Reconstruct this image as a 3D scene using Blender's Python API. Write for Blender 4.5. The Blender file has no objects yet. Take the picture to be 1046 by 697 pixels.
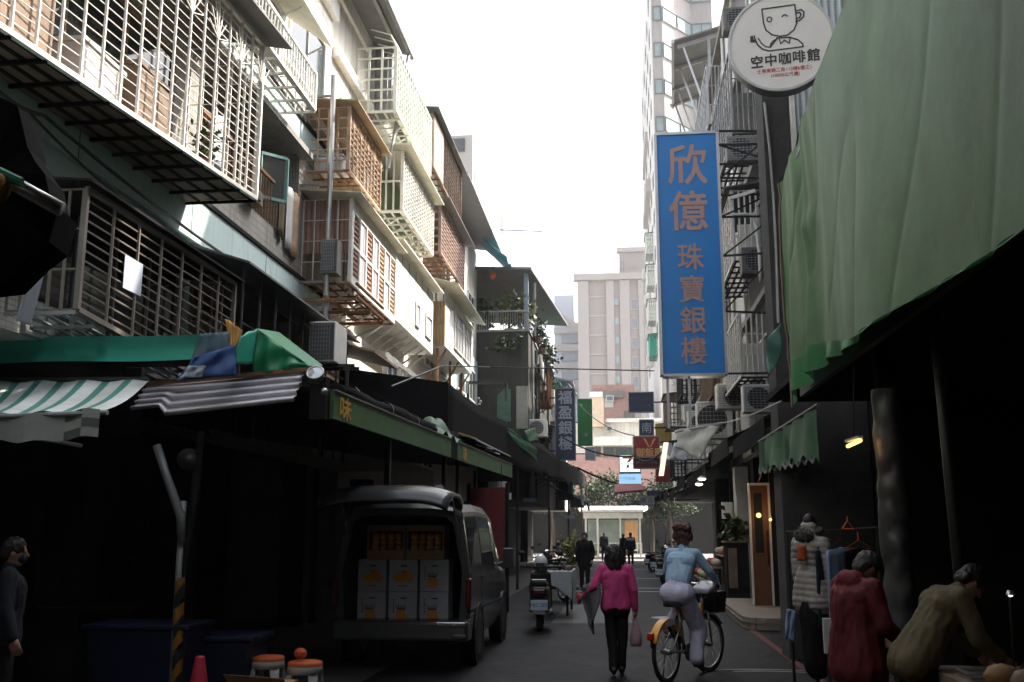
import bpy, bmesh, math, random
from mathutils import Vector, Matrix, noise
random.seed(7)
SC = bpy.context.scene
C = SC.collection
V = Vector
R = math.radians

# ------------------------------------------------------------------ camera
TH, PH, FPX, CAMZ = R(6.05), R(10.9), 1017.0, 1.65
cd = bpy.data.cameras.new("camera")
cd.sensor_width = 36.0
cd.lens = 36.0 * FPX / 1046.0
cd.clip_start, cd.clip_end = 0.1, 3000
cam = bpy.data.objects.new("camera", cd)
C.objects.link(cam)
cam.location = (0, 0, CAMZ)
cam.rotation_euler = (math.pi / 2 + PH, 0, TH)
SC.camera = cam
_F = V((-math.sin(TH) * math.cos(PH), math.cos(TH) * math.cos(PH), math.sin(PH)))
_R = V((math.cos(TH), math.sin(TH), 0))
_U = V((math.sin(TH) * math.sin(PH), -math.cos(TH) * math.sin(PH), math.cos(PH)))


def A(px, py, X=None, Y=None, Z=None):
    """where a measured line of sight meets a wall plane of the street"""
    d = _F + _R * ((px - 523) / FPX) + _U * ((348.5 - py) / FPX)
    t = X / d.x if X is not None else Y / d.y if Y is not None else (Z - CAMZ) / d.z
    return V((0, 0, CAMZ)) + d * t


# ------------------------------------------------------------------ light
SKY_GAIN = 1.35
SUN_AZ, SUN_EL = R(60), R(47)          # azimuth from +Y towards +X
w = bpy.data.worlds.new("World")
SC.world = w
w.use_nodes = True
nt = w.node_tree
bg = nt.nodes["Background"]
sky = nt.nodes.new("ShaderNodeTexSky")
sky.sky_type = 'NISHITA'
sky.sun_disc = False
sky.sun_elevation = SUN_EL
sky.sun_rotation = SUN_AZ
sky.air_density = 1.0
sky.dust_density = 6.0
sky.ozone_density = 1.0
veil = nt.nodes.new("ShaderNodeHueSaturation")       # thin bright cloud veil over the whole sky
veil.inputs["Saturation"].default_value = 0.35
veil.inputs["Value"].default_value = SKY_GAIN
nt.links.new(sky.outputs[0], veil.inputs["Color"])
nt.links.new(veil.outputs[0], bg.inputs[0])
bg.inputs[1].default_value = 0.15
sd = bpy.data.lights.new("sun", 'SUN')
sd.energy = 5.0
sd.angle = R(0.6)
sd.color = (1.0, 0.91, 0.77)
sun = bpy.data.objects.new("sun", sd)
C.objects.link(sun)
sun.rotation_euler = V((-math.sin(SUN_AZ) * math.cos(SUN_EL), -math.cos(SUN_AZ) * math.cos(SUN_EL), -math.sin(SUN_EL))).to_track_quat('-Z', 'Y').to_euler()
vs = SC.view_settings
vs.view_transform = 'Standard'
vs.look = 'None'
vs.gamma = 1.0
vs.use_curve_mapping = False
vs.exposure = 1.35
SC.cycles.max_bounces = 8
SC.cycles.diffuse_bounces = 4
SC.cycles.caustics_reflective = False
SC.cycles.caustics_refractive = False

# ------------------------------------------------------------------ materials
_M = {}


def mat(name, col, rough=0.7, metal=0.0, var=0.12, scale=3.0, dirt=0.0, bump=0.0, trans=0.0, tile=None, emit=0.0, streak=0.0):
    """painted / weathered surface: base colour broken up by noise, stains running down, optional tiles"""
    if name in _M:
        return _M[name]
    m = bpy.data.materials.new(name)
    m.use_nodes = True
    n, l = m.node_tree.nodes, m.node_tree.links
    b = n["Principled BSDF"]
    b.inputs["Roughness"].default_value = rough
    b.inputs["Metallic"].default_value = metal
    tc = n.new("ShaderNodeTexCoord")
    c = n.new("ShaderNodeRGB")
    c.outputs[0].default_value = (*col, 1)
    out = c.outputs[0]

    def mixc(fac, other, amount, blend='MIX'):
        nonlocal out
        x = n.new("ShaderNodeMix")
        x.data_type = 'RGBA'
        x.blend_type = blend
        mm = n.new("ShaderNodeMath")
        mm.operation = 'MULTIPLY'
        mm.inputs[1].default_value = amount
        mm.use_clamp = True
        l.new(fac, mm.inputs[0])
        l.new(mm.outputs[0], x.inputs[0])
        l.new(out, x.inputs[6])
        if isinstance(other, tuple):
            x.inputs[7].default_value = (*other, 1)
        else:
            l.new(other, x.inputs[7])
        out = x.outputs[2]

    if tile:
        tw, th, grout, gc = tile
        sp = n.new("ShaderNodeSeparateXYZ")
        l.new(tc.outputs["Object"], sp.inputs[0])
        ad = n.new("ShaderNodeMath")
        ad.operation = 'ADD'
        l.new(sp.outputs[0], ad.inputs[0])
        l.new(sp.outputs[1], ad.inputs[1])
        cb = n.new("ShaderNodeCombineXYZ")
        l.new(ad.outputs[0], cb.inputs[0])
        l.new(sp.outputs[2], cb.inputs[1])
        br = n.new("ShaderNodeTexBrick")
        br.offset = 0.0
        br.inputs["Scale"].default_value = 1.0
        br.inputs["Brick Width"].default_value = tw
        br.inputs["Row Height"].default_value = th
        br.inputs["Mortar Size"].default_value = grout
        br.inputs["Color1"].default_value = (*[x * 0.86 for x in col], 1)
        br.inputs["Color2"].default_value = (*[min(1, x * 1.12) for x in col], 1)
        br.inputs["Mortar"].default_value = (*gc, 1)
        l.new(cb.outputs[0], br.inputs["Vector"])
        out = br.outputs[0]
    if var > 0:
        nz = n.new("ShaderNodeTexNoise")
        nz.inputs["Scale"].default_value = scale
        nz.inputs["Detail"].default_value = 8
        nz.inputs["Roughness"].default_value = 0.65
        l.new(tc.outputs["Object"], nz.inputs["Vector"])
        mr = n.new("ShaderNodeMapRange")
        mr.inputs[1].default_value, mr.inputs[2].default_value = 0.35, 0.7
        l.new(nz.outputs[0], mr.inputs[0])
        mixc(mr.outputs[0], tuple(x * (1 - 2.2 * var) if 1 - 2.2 * var > 0 else x * .1 for x in col), 0.85)
    if dirt > 0 or streak > 0:
        mp = n.new("ShaderNodeMapping")
        mp.inputs["Scale"].default_value = (6, 6, 0.35) if streak else (0.9, 0.9, 0.9)
        l.new(tc.outputs["Object"], mp.inputs[0])
        n2 = n.new("ShaderNodeTexNoise")
        n2.inputs["Scale"].default_value = 1.3
        n2.inputs["Detail"].default_value = 10
        n2.inputs["Roughness"].default_value = 0.7
        l.new(mp.outputs[0], n2.inputs["Vector"])
        m2 = n.new("ShaderNodeMapRange")
        m2.inputs[1].default_value, m2.inputs[2].default_value = 0.48, 0.72
        l.new(n2.outputs[0], m2.inputs[0])
        mixc(m2.outputs[0], (0.07, 0.06, 0.05), max(dirt, streak))
    l.new(out, b.inputs["Base Color"])
    if bump > 0:
        nb = n.new("ShaderNodeTexNoise")
        nb.inputs["Scale"].default_value = scale * 6
        nb.inputs["Detail"].default_value = 6
        l.new(tc.outputs["Object"], nb.inputs["Vector"])
        bp = n.new("ShaderNodeBump")
        bp.inputs["Strength"].default_value = bump
        bp.inputs["Distance"].default_value = 0.02
        l.new(nb.outputs[0], bp.inputs["Height"])
        l.new(bp.outputs[0], b.inputs["Normal"])
    if trans > 0:                                        # thin sheet that lets light through
        tr = n.new("ShaderNodeBsdfTranslucent")
        l.new(out, tr.inputs[0])
        mx = n.new("ShaderNodeMixShader")
        mx.inputs[0].default_value = trans
        l.new(b.outputs[0], mx.inputs[1])
        l.new(tr.outputs[0], mx.inputs[2])
        l.new(mx.outputs[0], n["Material Output"].inputs[0])
    if emit > 0:
        b.inputs["Emission Color"].default_value = (*col, 1)
        b.inputs["Emission Strength"].default_value = emit
    _M[name] = m
    return m


def stripes(name, c1, c2, period, axis, duty=0.5, rough=0.6, trans=0.0):
    """woven / printed stripes along one local axis"""
    if name in _M:
        return _M[name]
    m = mat(name, c1, rough, trans=trans, var=0.1, scale=4, dirt=0.35)
    n, l = m.node_tree.nodes, m.node_tree.links
    tc = n.new("ShaderNodeTexCoord")
    sp = n.new("ShaderNodeSeparateXYZ")
    l.new(tc.outputs["Object"], sp.inputs[0])
    dv = n.new("ShaderNodeMath")
    dv.operation = 'DIVIDE'
    dv.inputs[1].default_value = period
    l.new(sp.outputs[axis], dv.inputs[0])
    fr = n.new("ShaderNodeMath")
    fr.operation = 'FRACT'
    l.new(dv.outputs[0], fr.inputs[0])
    gt = n.new("ShaderNodeMath")
    gt.operation = 'GREATER_THAN'
    gt.inputs[1].default_value = duty
    l.new(fr.outputs[0], gt.inputs[0])
    rgb = [x for x in n if x.type == 'RGB'][0]
    mx = n.new("ShaderNodeMix")
    mx.data_type = 'RGBA'
    mx.inputs[6].default_value = (*c1, 1)
    mx.inputs[7].default_value = (*c2, 1)
    l.new(gt.outputs[0], mx.inputs[0])
    for lk in list(rgb.outputs[0].links):
        l.new(mx.outputs[2], lk.to_socket)
    return m


def glass(name, col=(0.03, 0.04, 0.045), rough=0.06):
    if name in _M:
        return _M[name]
    m = mat(name, col, rough, var=0.05, scale=1.5)
    m.node_tree.nodes["Principled BSDF"].inputs["Specular IOR Level"].default_value = 0.8
    return m


M = dict(
    asphalt=mat("asphalt", (0.011, 0.012, 0.0145), 0.62, var=0.32, scale=1.1, bump=0.7, dirt=0.35),
    concrete=mat("concrete", (0.27, 0.265, 0.25), 0.85, var=0.18, scale=2, dirt=0.4, bump=0.2),
    pave=mat("pave", (0.04, 0.04, 0.04), 0.8, var=0.15, tile=(0.3, 0.3, 0.008, (0.05, 0.05, 0.05)), dirt=0.4),
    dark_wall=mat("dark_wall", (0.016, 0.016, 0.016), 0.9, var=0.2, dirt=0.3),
    cream=mat("cream", (0.75, 0.72, 0.66), 0.8, var=0.07, scale=1.2, streak=0.35),
    white_wall=mat("white_wall", (0.80, 0.79, 0.76), 0.75, var=0.06, scale=1.5, streak=0.3),
    teal=mat("teal", (0.54, 0.69, 0.70), 0.7, var=0.07, scale=1.0, streak=0.22),
    grey_tile=mat("grey_tile", (0.38, 0.37, 0.345), 0.6, tile=(0.055, 0.11, 0.006, (0.13, 0.12, 0.11)), var=0.12, streak=0.45),
    white_tile=mat("white_tile", (0.62, 0.61, 0.58), 0.45, tile=(0.11, 0.055, 0.005, (0.25, 0.24, 0.22)), var=0.08, streak=0.4),
    white_metal=mat("white_metal", (0.80, 0.79, 0.76), 0.45, var=0.1, scale=5, dirt=0.25),
    cream_metal=mat("cream_metal", (0.78, 0.77, 0.71), 0.5, var=0.1, scale=5, dirt=0.3),
    green_white=mat("green_white", (0.72, 0.76, 0.69), 0.5, var=0.08, dirt=0.2),
    grey_metal=mat("grey_metal", (0.32, 0.33, 0.34), 0.45, metal=0.3, var=0.15, dirt=0.3),
    steel=mat("steel", (0.5, 0.5, 0.5), 0.35, metal=0.8, var=0.12, dirt=0.25),
    rust=mat("rust", (0.30, 0.15, 0.07), 0.8, var=0.25, scale=6, dirt=0.3),
    wood_orange=mat("wood_orange", (0.52, 0.36, 0.25), 0.6, var=0.2, scale=4, streak=0.25),
    brown=mat("brown", (0.25, 0.17, 0.12), 0.7, var=0.2, dirt=0.3),
    black_metal=mat("black_metal", (0.018, 0.018, 0.018), 0.5, var=0.1),
    black_cloth=mat("black_cloth", (0.012, 0.012, 0.013), 1.0, var=0.1),
    grey_roof=mat("grey_roof", (0.17, 0.172, 0.175), 0.7, var=0.12, dirt=0.3),
    orange_roof=mat("orange_roof", (0.46, 0.36, 0.23), 0.6, var=0.15, trans=0.15, dirt=0.3),
    cream_roof=mat("cream_roof", (0.70, 0.68, 0.58), 0.6, var=0.1, trans=0.2, dirt=0.2),
    pink_sheet=mat("pink_sheet", (0.55, 0.36, 0.29), 0.7, var=0.15, trans=0.35, streak=0.25),
    wood_sheet=mat("wood_sheet", (0.50, 0.36, 0.20), 0.7, var=0.2, trans=0.3, streak=0.4),
    green_tarp=mat("green_tarp", (0.125, 0.225, 0.125), 0.55, var=0.16, scale=1.6, dirt=0.25, bump=0.12),
    green_tarp_lo=mat("green_tarp_lo", (0.05, 0.25, 0.09), 0.5, var=0.12, dirt=0.2, trans=0.3),
    green_dark=mat("green_dark", (0.025, 0.13, 0.055), 0.5, var=0.15, dirt=0.3, trans=0.1),
    green_vivid=mat("green_vivid", (0.012, 0.24, 0.10), 0.5, var=0.1, dirt=0.15, trans=0.1),
    teal_green=mat("teal_green", (0.03, 0.37, 0.27), 0.5, var=0.06, dirt=0.12),
    blue_tarp=mat("blue_tarp", (0.05, 0.12, 0.36), 0.45, var=0.1, dirt=0.15),
    bluegrey=mat("bluegrey", (0.10, 0.17, 0.22), 0.6, var=0.12, dirt=0.2),
    ochre=mat("ochre", (0.48, 0.24, 0.05), 0.7, var=0.12),
    fascia=mat("fascia", (0.075, 0.19, 0.07), 0.6, var=0.18, scale=4, dirt=0.35),
    yellow=mat("yellow", (0.62, 0.36, 0.03), 0.5, var=0.12, dirt=0.25),
    corr=mat("corr", (0.68, 0.66, 0.73), 0.55, metal=0.0, var=0.15, dirt=0.3),
    window=glass("window"),
    blue_glass=glass("blue_glass", (0.10, 0.17, 0.24), 0.1),
    moldy=mat("moldy", (0.036, 0.039, 0.035), 0.9, var=0.3, scale=1.6, streak=0.6, bump=0.3),
    tower=mat("tower", (0.37, 0.345, 0.34), 0.8, var=0.06, scale=0.5, streak=0.3),
    tan=mat("tan", (0.43, 0.385, 0.37), 0.8, var=0.05, scale=0.2),
    tan_trim=mat("tan_trim", (0.50, 0.46, 0.44), 0.8, var=0.05),
    pale_blue=mat("pale_blue", (0.55, 0.60, 0.68), 0.8, var=0.06),
    pink=mat("pink", (0.50, 0.30, 0.27), 0.8, var=0.06, tile=(0.3, 0.15, 0.01, (0.4, 0.3, 0.28))),
    sign_blue=mat("sign_blue", (0.012, 0.21, 0.62), 0.35, var=0.05, scale=1.0),
    sign_copper=mat("sign_copper", (0.46, 0.30, 0.27), 0.6, var=0.05),
    sign_navy=mat("sign_navy", (0.02, 0.035, 0.085), 0.4, var=0.08),
    sign_pale=mat("sign_pale", (0.42, 0.47, 0.58), 0.5, var=0.05),
    sign_white=mat("sign_white", (0.82, 0.79, 0.77), 0.4, var=0.04),
    sign_ink=mat("sign_ink", (0.05, 0.045, 0.045), 0.6, var=0.02),
    sign_redink=mat("sign_redink", (0.60, 0.10, 0.07), 0.6, var=0.02),
    sign_red=mat("sign_red", (0.27, 0.018, 0.022), 0.45, var=0.08),
    sign_gold=mat("sign_gold", (0.62, 0.36, 0.14), 0.5, var=0.05),
    sign_green=mat("sign_green", (0.02, 0.20, 0.05), 0.45, var=0.08),
    skin=mat("skin", (0.42, 0.24, 0.17), 0.55, var=0.06, scale=12),
    hair=mat("hair", (0.018, 0.013, 0.011), 0.5, var=0.2, scale=20),
    hair_brown=mat("hair_brown", (0.10, 0.035, 0.02), 0.5, var=0.25, scale=18),
    hair_grey=mat("hair_grey", (0.045, 0.043, 0.042), 0.6, var=0.25, scale=20),
    pink_cloth=mat("pink_cloth", (0.62, 0.06, 0.24), 0.75, var=0.1, scale=6, bump=0.15),
    black_trouser=mat("black_trouser", (0.014, 0.014, 0.016), 0.85, var=0.1),
    blue_top=mat("blue_top", (0.36, 0.55, 0.74), 0.8, var=0.06, scale=6, bump=0.1),
    lilac=mat("lilac", (0.56, 0.55, 0.72), 0.8, var=0.07, scale=5, bump=0.15),
    red_cloth=mat("red_cloth", (0.13, 0.006, 0.013), 0.75, var=0.12, scale=5),
    tan_cloth=mat("tan_cloth", (0.115, 0.088, 0.042), 0.8, var=0.1, scale=5),
    navy_cloth=mat("navy_cloth", (0.007, 0.009, 0.02), 0.85, var=0.1),
    down=mat("down", (0.36, 0.335, 0.315), 0.6, var=0.1, scale=5),
    orange=mat("orange", (0.48, 0.09, 0.02), 0.6, var=0.08),
    denim=mat("denim", (0.28, 0.40, 0.62), 0.8, var=0.15),
    van_paint=mat("van_paint", (0.06, 0.065, 0.07), 0.22, metal=0.3, var=0.06, scale=2, dirt=0.12),
    plastic_black=mat("plastic_black", (0.015, 0.015, 0.016), 0.45, var=0.1),
    rubber=mat("rubber", (0.014, 0.014, 0.014), 0.85, var=0.1),
    chrome=mat("chrome", (0.75, 0.75, 0.76), 0.18, metal=1.0, var=0.05),
    carton=mat("carton", (0.36, 0.36, 0.41), 0.75, var=0.06, scale=3),
    cardboard=mat("cardboard", (0.36, 0.22, 0.11), 0.85, var=0.12),
    pine=mat("pine", (0.62, 0.26, 0.02), 0.7, var=0.2, scale=30),
    leaf=mat("leaf", (0.05, 0.10, 0.03), 0.6, var=0.3, scale=4),
    leaf_dark=mat("leaf_dark", (0.022, 0.042, 0.018), 0.7, var=0.3, scale=3),
    leaf_lite=mat("leaf_lite", (0.14, 0.16, 0.06), 0.6, var=0.3, scale=3),
    bark=mat("bark", (0.09, 0.07, 0.05), 0.9, var=0.25, scale=8, bump=0.4),
    lamp=mat("lamp", (1.0, 0.92, 0.8), 0.5, var=0, emit=6.0),
    tube_warm=mat("tube_warm", (1.0, 0.55, 0.12), 0.5, var=0, emit=1.6),
    red_plastic=mat("red_plastic", (0.50, 0.03, 0.06), 0.45, var=0.08),
    white_plastic=mat("white_plastic", (0.62, 0.62, 0.64), 0.5, var=0.08),
    blue_bin=mat("blue_bin", (0.003, 0.008, 0.04), 0.5, var=0.1),
    line_white=mat("line_white", (0.45, 0.45, 0.44), 0.7, var=0.2, scale=6, dirt=0.4),
    line_red=mat("line_red", (0.16, 0.035, 0.03), 0.75, var=0.25, scale=5, dirt=0.4),
    plastic_film=mat("plastic_film", (0.34, 0.34, 0.36), 0.25, var=0.3, scale=4, dirt=0.3),
)


# ------------------------------------------------------------------ mesh helpers
class MB:
    def __init__(s):
        s.v, s.f, s.m = [], [], []

    def poly(s, pts, mi=0):
        b = len(s.v)
        s.v += [tuple(p) for p in pts]
        s.f.append(tuple(range(b, b + len(pts))))
        s.m.append(mi)
        return s

    def box(s, x0, x1, y0, y1, z0, z1, mi=0):
        return s.hexa([(x0, y0, z0), (x1, y0, z0), (x1, y1, z0), (x0, y1, z0), (x0, y0, z1), (x1, y0, z1), (x1, y1, z1), (x0, y1, z1)], mi)

    def hexa(s, p, mi=0):
        b = len(s.v)
        s.v += [tuple(q) for q in p]
        for f in ((3, 2, 1, 0), (4, 5, 6, 7), (0, 1, 5, 4), (1, 2, 6, 5), (2, 3, 7, 6), (3, 0, 4, 7)):
            s.f.append(tuple(b + i for i in f))
            s.m.append(mi)
        return s

    def bar(s, p, q, w, h=None, mi=0, up=(0, 0, 1)):
        p, q = V(p), V(q)
        h = h or w
        d = (q - p).normalized()
        a = d.cross(V(up))
        if a.length < 1e-4:
            a = d.cross(V((0, 1, 0)))
        a.normalize()
        c = a.cross(d)
        a, c = a * w / 2, c * h / 2
        return s.hexa([p - a - c, p + a - c, q + a - c, q - a - c, p - a + c, p + a + c, q + a + c, q - a + c], mi)

    def tube(s, pts, r, n=6, mi=0, cap=True):
        pts = [V(p) for p in pts]
        k = len(pts)
        rs = r if isinstance(r, (list, tuple)) else [r] * k
        b = len(s.v)
        a = None
        for i, p in enumerate(pts):
            d = (pts[min(i + 1, k - 1)] - pts[max(i - 1, 0)]).normalized()
            if a is None:
                a = d.cross(V((0.13, 0.2, 1)))
                if a.length < 0.05:
                    a = d.cross(V((1, 0, 0)))
            a = (a - d * a.dot(d)).normalized()
            c = d.cross(a)
            for j in range(n):
                t = 2 * math.pi * (j + .5) / n
                s.v.append(tuple(p + (a * math.cos(t) + c * math.sin(t)) * rs[i]))
        for i in range(k - 1):
            for j in range(n):
                j2 = (j + 1) % n
                s.f.append((b + i * n + j, b + i * n + j2, b + (i + 1) * n + j2, b + (i + 1) * n + j))
                s.m.append(mi)
        if cap:
            s.f.append(tuple(b + j for j in reversed(range(n))))
            s.f.append(tuple(b + (k - 1) * n + j for j in range(n)))
            s.m += [mi, mi]
        return s

    def lathe(s, prof, c=(0, 0, 0), n=20, mi=0, axis=(0, 0, 1)):
        """prof: (radius, height) pairs about an axis through c"""
        ax = V(axis).normalized()
        a = ax.cross(V((0, 1, 0)))
        if a.length < 1e-3:
            a = ax.cross(V((1, 0, 0)))
        a.normalize()
        d = ax.cross(a)
        b = len(s.v)
        c = V(c)
        for r, h in prof:
            for j in range(n):
                t = 2 * math.pi * j / n
                s.v.append(tuple(c + ax * h + (a * math.cos(t) + d * math.sin(t)) * max(r, 1e-4)))
        for i in range(len(prof) - 1):
            for j in range(n):
                j2 = (j + 1) % n
                s.f.append((b + i * n + j, b + i * n + j2, b + (i + 1) * n + j2, b + (i + 1) * n + j))
                s.m.append(mi)
        return s

    def ball(s, c, r, n=10, mi=0, sc=(1, 1, 1)):
        b = len(s.v)
        k = max(4, n // 2)
        for i in range(k + 1):
            t = math.pi * i / k
            for j in range(n):
                u = 2 * math.pi * j / n
                s.v.append((c[0] + r * sc[0] * math.sin(t) * math.cos(u), c[1] + r * sc[1] * math.sin(t) * math.sin(u), c[2] + r * sc[2] * math.cos(t)))
        for i in range(k):
            for j in range(n):
                j2 = (j + 1) % n
                s.f.append((b + i * n + j, b + (i + 1) * n + j, b + (i + 1) * n + j2, b + i * n + j2))
                s.m.append(mi)
        return s

    def grid(s, fn, nu, nv, mi=0):
        b = len(s.v)
        for i in range(nu + 1):
            for j in range(nv + 1):
                s.v.append(tuple(fn(i / nu, j / nv)))
        for i in range(nu):
            for j in range(nv):
                q = b + i * (nv + 1) + j
                s.f.append((q, q + 1, q + nv + 2, q + nv + 1))
                s.m.append(mi)
        return s

    def move(s, d, rz=0.0, start=0):
        c, n = math.cos(rz), math.sin(rz)
        for i in range(start, len(s.v)):
            x, y, z = s.v[i]
            s.v[i] = (x * c - y * n + d[0], x * n + y * c + d[1], z + d[2])
        return s

    def build(s, name, mats, parent=None, smooth=False, bevel=0.0, thick=0.0):
        me = bpy.data.meshes.new(name)
        me.from_pydata(s.v, [], s.f)
        mats = mats if isinstance(mats, (list, tuple)) else [mats]
        for m in mats:
            me.materials.append(M[m] if isinstance(m, str) else m)
        for p, i in zip(me.polygons, s.m):
            p.material_index = i
            p.use_smooth = smooth
        me.validate()
        me.update()
        return link(name, me, parent, bevel, thick)


def link(name, me, parent=None, bevel=0.0, thick=0.0):
    o = bpy.data.objects.new(name, me)
    C.objects.link(o)
    if bevel:
        b = o.modifiers.new("bevel", 'BEVEL')
        b.width = bevel
        b.segments = 2
        b.limit_method = 'ANGLE'
        b.harden_normals = False
    if thick:
        t = o.modifiers.new("thick", 'SOLIDIFY')
        t.thickness = thick
        t.offset = 0
    if parent is not None:
        o.parent = parent
        w0 = parent.location if parent.type == 'EMPTY' else V((0, 0, 0))
        o.matrix_parent_inverse = Matrix.Translation(-w0)
    return o


def tag(o, label=None, cat=None, group=None, kind=None):
    for k, v in (("label", label), ("category", cat), ("group", group), ("kind", kind)):
        if v:
            o[k] = v
    return o


def thing(name, label, cat, loc=(0, 0, 0), group=None):
    o = bpy.data.objects.new(name, None)
    o.empty_display_size = 0.2
    C.objects.link(o)
    o.location = loc
    return tag(o, label, cat, group)


def copy_tree(o, parent=None):
    c = o.copy()
    C.objects.link(c)
    if parent is not None:
        c.parent = parent
    for ch in [x for x in bpy.data.objects if x.parent == o]:
        copy_tree(ch, c)
    return c


def text(name, s, size, mats, parent, origin, ux, uy, thick=0.004, align='CENTER', xs=1.0, ys=1.0, bold=0.0, fat=0.0):
    """lettering as a mesh, laid on the plane (ux, uy) with its middle at origin"""
    cu = bpy.data.curves.new(name, 'FONT')
    cu.body = s
    cu.size = size
    cu.align_x = align
    cu.align_y = 'CENTER'
    cu.extrude = thick / 2
    cu.offset = 0
    fat = max(fat, bold)
    cu.resolution_u = 3
    tmp = bpy.data.objects.new(name, cu)
    C.objects.link(tmp)
    bpy.context.view_layer.update()
    me = bpy.data.meshes.new_from_object(tmp.evaluated_get(bpy.context.evaluated_depsgraph_get()))
    bpy.data.objects.remove(tmp)
    ux, uy = V(ux).normalized(), V(uy).normalized()
    uz = ux.cross(uy)
    xsn = [v.co.x for v in me.vertices] or [0]
    ysn = [v.co.y for v in me.vertices] or [0]
    cx, cy = (min(xsn) + max(xsn)) / 2, (min(ysn) + max(ysn)) / 2
    if align != 'CENTER':
        cx = 0
    for v in me.vertices:
        v.co = V(origin) + ux * (v.co.x - cx) * xs + uy * (v.co.y - cy) * ys + uz * v.co.z
    if fat > 0:                                         # heavier strokes: the same outline laid again, shifted a stroke's breadth
        vv, ff = [v.co.copy() for v in me.vertices], [tuple(f.vertices) for f in me.polygons]
        V2, F2 = [], []
        for k, (a, b) in enumerate(((-1, -.6), (1, .6), (-.6, 1), (.6, -1))):
            F2 += [tuple(i + len(V2) for i in f) for f in ff]
            V2 += [tuple(q + ux * a * fat + uy * b * fat + uz * .0004 * k) for q in vv]
        me = bpy.data.meshes.new(name)
        me.from_pydata(V2, [], F2)
    me.materials.clear()
    me.materials.append(M[mats] if isinstance(mats, str) else mats)
    return link(name, me, parent)


def lerp(a, b, t):
    return a + (b - a) * t


for _k in ("asphalt", "black_cloth", "dark_wall", "black_trouser"):
    M[_k].node_tree.nodes["Principled BSDF"].inputs["Specular IOR Level"].default_value = 0.12
M["green_tarp"].node_tree.nodes["Principled BSDF"].inputs["Specular IOR Level"].default_value = 0.25


# ================================================================== SETTING
def struct(name, mb, m, thick=0):
    o = mb.build(name, m, thick=thick)
    o["kind"] = "structure"
    return o


struct("ground", MB().box(-400, 400, -120, 600, -0.3, -0.02), "concrete")
struct("road", MB().poly([(-2.9, -40, 0.004), (2.7, -40, 0.004), (2.7, 61.5, 0.004), (-2.9, 61.5, 0.004)]), "asphalt")
struct("cross_road", MB().poly([(-120, 61.5, 0.0), (120, 61.5, 0.0), (120, 80, 0.0), (-120, 80, 0.0)]), mat("pale_road", (0.22, 0.22, 0.22), 0.7, var=0.15, dirt=0.2))
struct("pavement_west", MB().box(-16, -2.9, -40, 61.3, -0.1, 0.012), "pave")
struct("pavement_east", MB().box(2.7, 16, -40, 61.3, -0.1, 0.012), "pave")
struct("red_line", MB().poly([(2.18, -20, 0.009), (2.28, -20, 0.009), (2.28, 58, 0.009), (2.18, 58, 0.009)]), "line_red")
for yy in (29.2, 31.0, 37.5, 47):
    struct("road_line", MB().poly([(-1.4, yy, 0.009), (1.7, yy, 0.009), (1.7, yy + 0.3, 0.009), (-1.4, yy + 0.3, 0.009)]), "line_white")
mb = MB()
for r0 in (0.62, 0.9):
    arc = [(1.75 + r0 * 1.1 * math.cos(t), 12.45 + r0 * .55 * math.sin(t)) for t in [math.pi * (0.08 + 0.62 * k / 14) for k in range(15)]]
    arc2 = [(1.75 + (r0 + .05) * 1.1 * math.cos(t), 12.45 + (r0 + .1) * .55 * math.sin(t)) for t in [math.pi * (0.08 + 0.62 * k / 14) for k in range(15)]]
    for k in range(14):
        mb.poly([(*arc[k], 0.009), (*arc2[k], 0.009), (*arc2[k + 1], 0.009), (*arc[k + 1], 0.009)])
struct("road_marking", mb, "line_white")
struct("road_patch", MB().poly([(-1.3, 19, 0.008), (0.2, 19.2, 0.008), (0.25, 24, 0.008), (-1.25, 24, 0.008)]), mat("asphalt_patch", (0.016, 0.016, 0.018), 0.55, var=0.2, bump=0.5))
mb = MB()
mb.lathe([(0.31, 0.008), (0.0, 0.0085)], (0.9, 20.5, 0), n=24)
struct("manhole_surface", mb, "grey_metal")


# ================================================================== reusable pieces
def window(parent, x, y0, y1, z0, z1, nx=-1, frame="white_metal", pane="window", mull=1, rail=False):
    """window on a wall of the street: nx=+1 looks to +X"""
    s = 1 if nx > 0 else -1
    f = MB()
    fw = 0.05
    xa, xb = (x - 0.02 * s, x + 0.05 * s)
    lo, hi = min(xa, xb), max(xa, xb)
    f.box(lo, hi, y0, y1, z0, z0 + fw).box(lo, hi, y0, y1, z1 - fw, z1)
    f.box(lo, hi, y0, y0 + fw, z0 + fw, z1 - fw).box(lo, hi, y1 - fw, y1, z0 + fw, z1 - fw)
    for k in range(mull):
        c = lerp(y0, y1, (k + 1) / (mull + 1))
        f.box(lo, hi - 0.01, c - 0.02, c + 0.02, z0 + fw, z1 - fw)
    if rail:
        f.box(lo, hi - 0.012, y0 + fw, y1 - fw, lerp(z0, z1, .65), lerp(z0, z1, .65) + 0.035)
    fo = f.build("window", frame, parent)
    MB().box(min(x, x + 0.012 * s), max(x, x + 0.012 * s), y0 + fw, y1 - fw, z0 + fw, z1 - fw).build("pane", pane, fo)
    return fo


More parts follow.
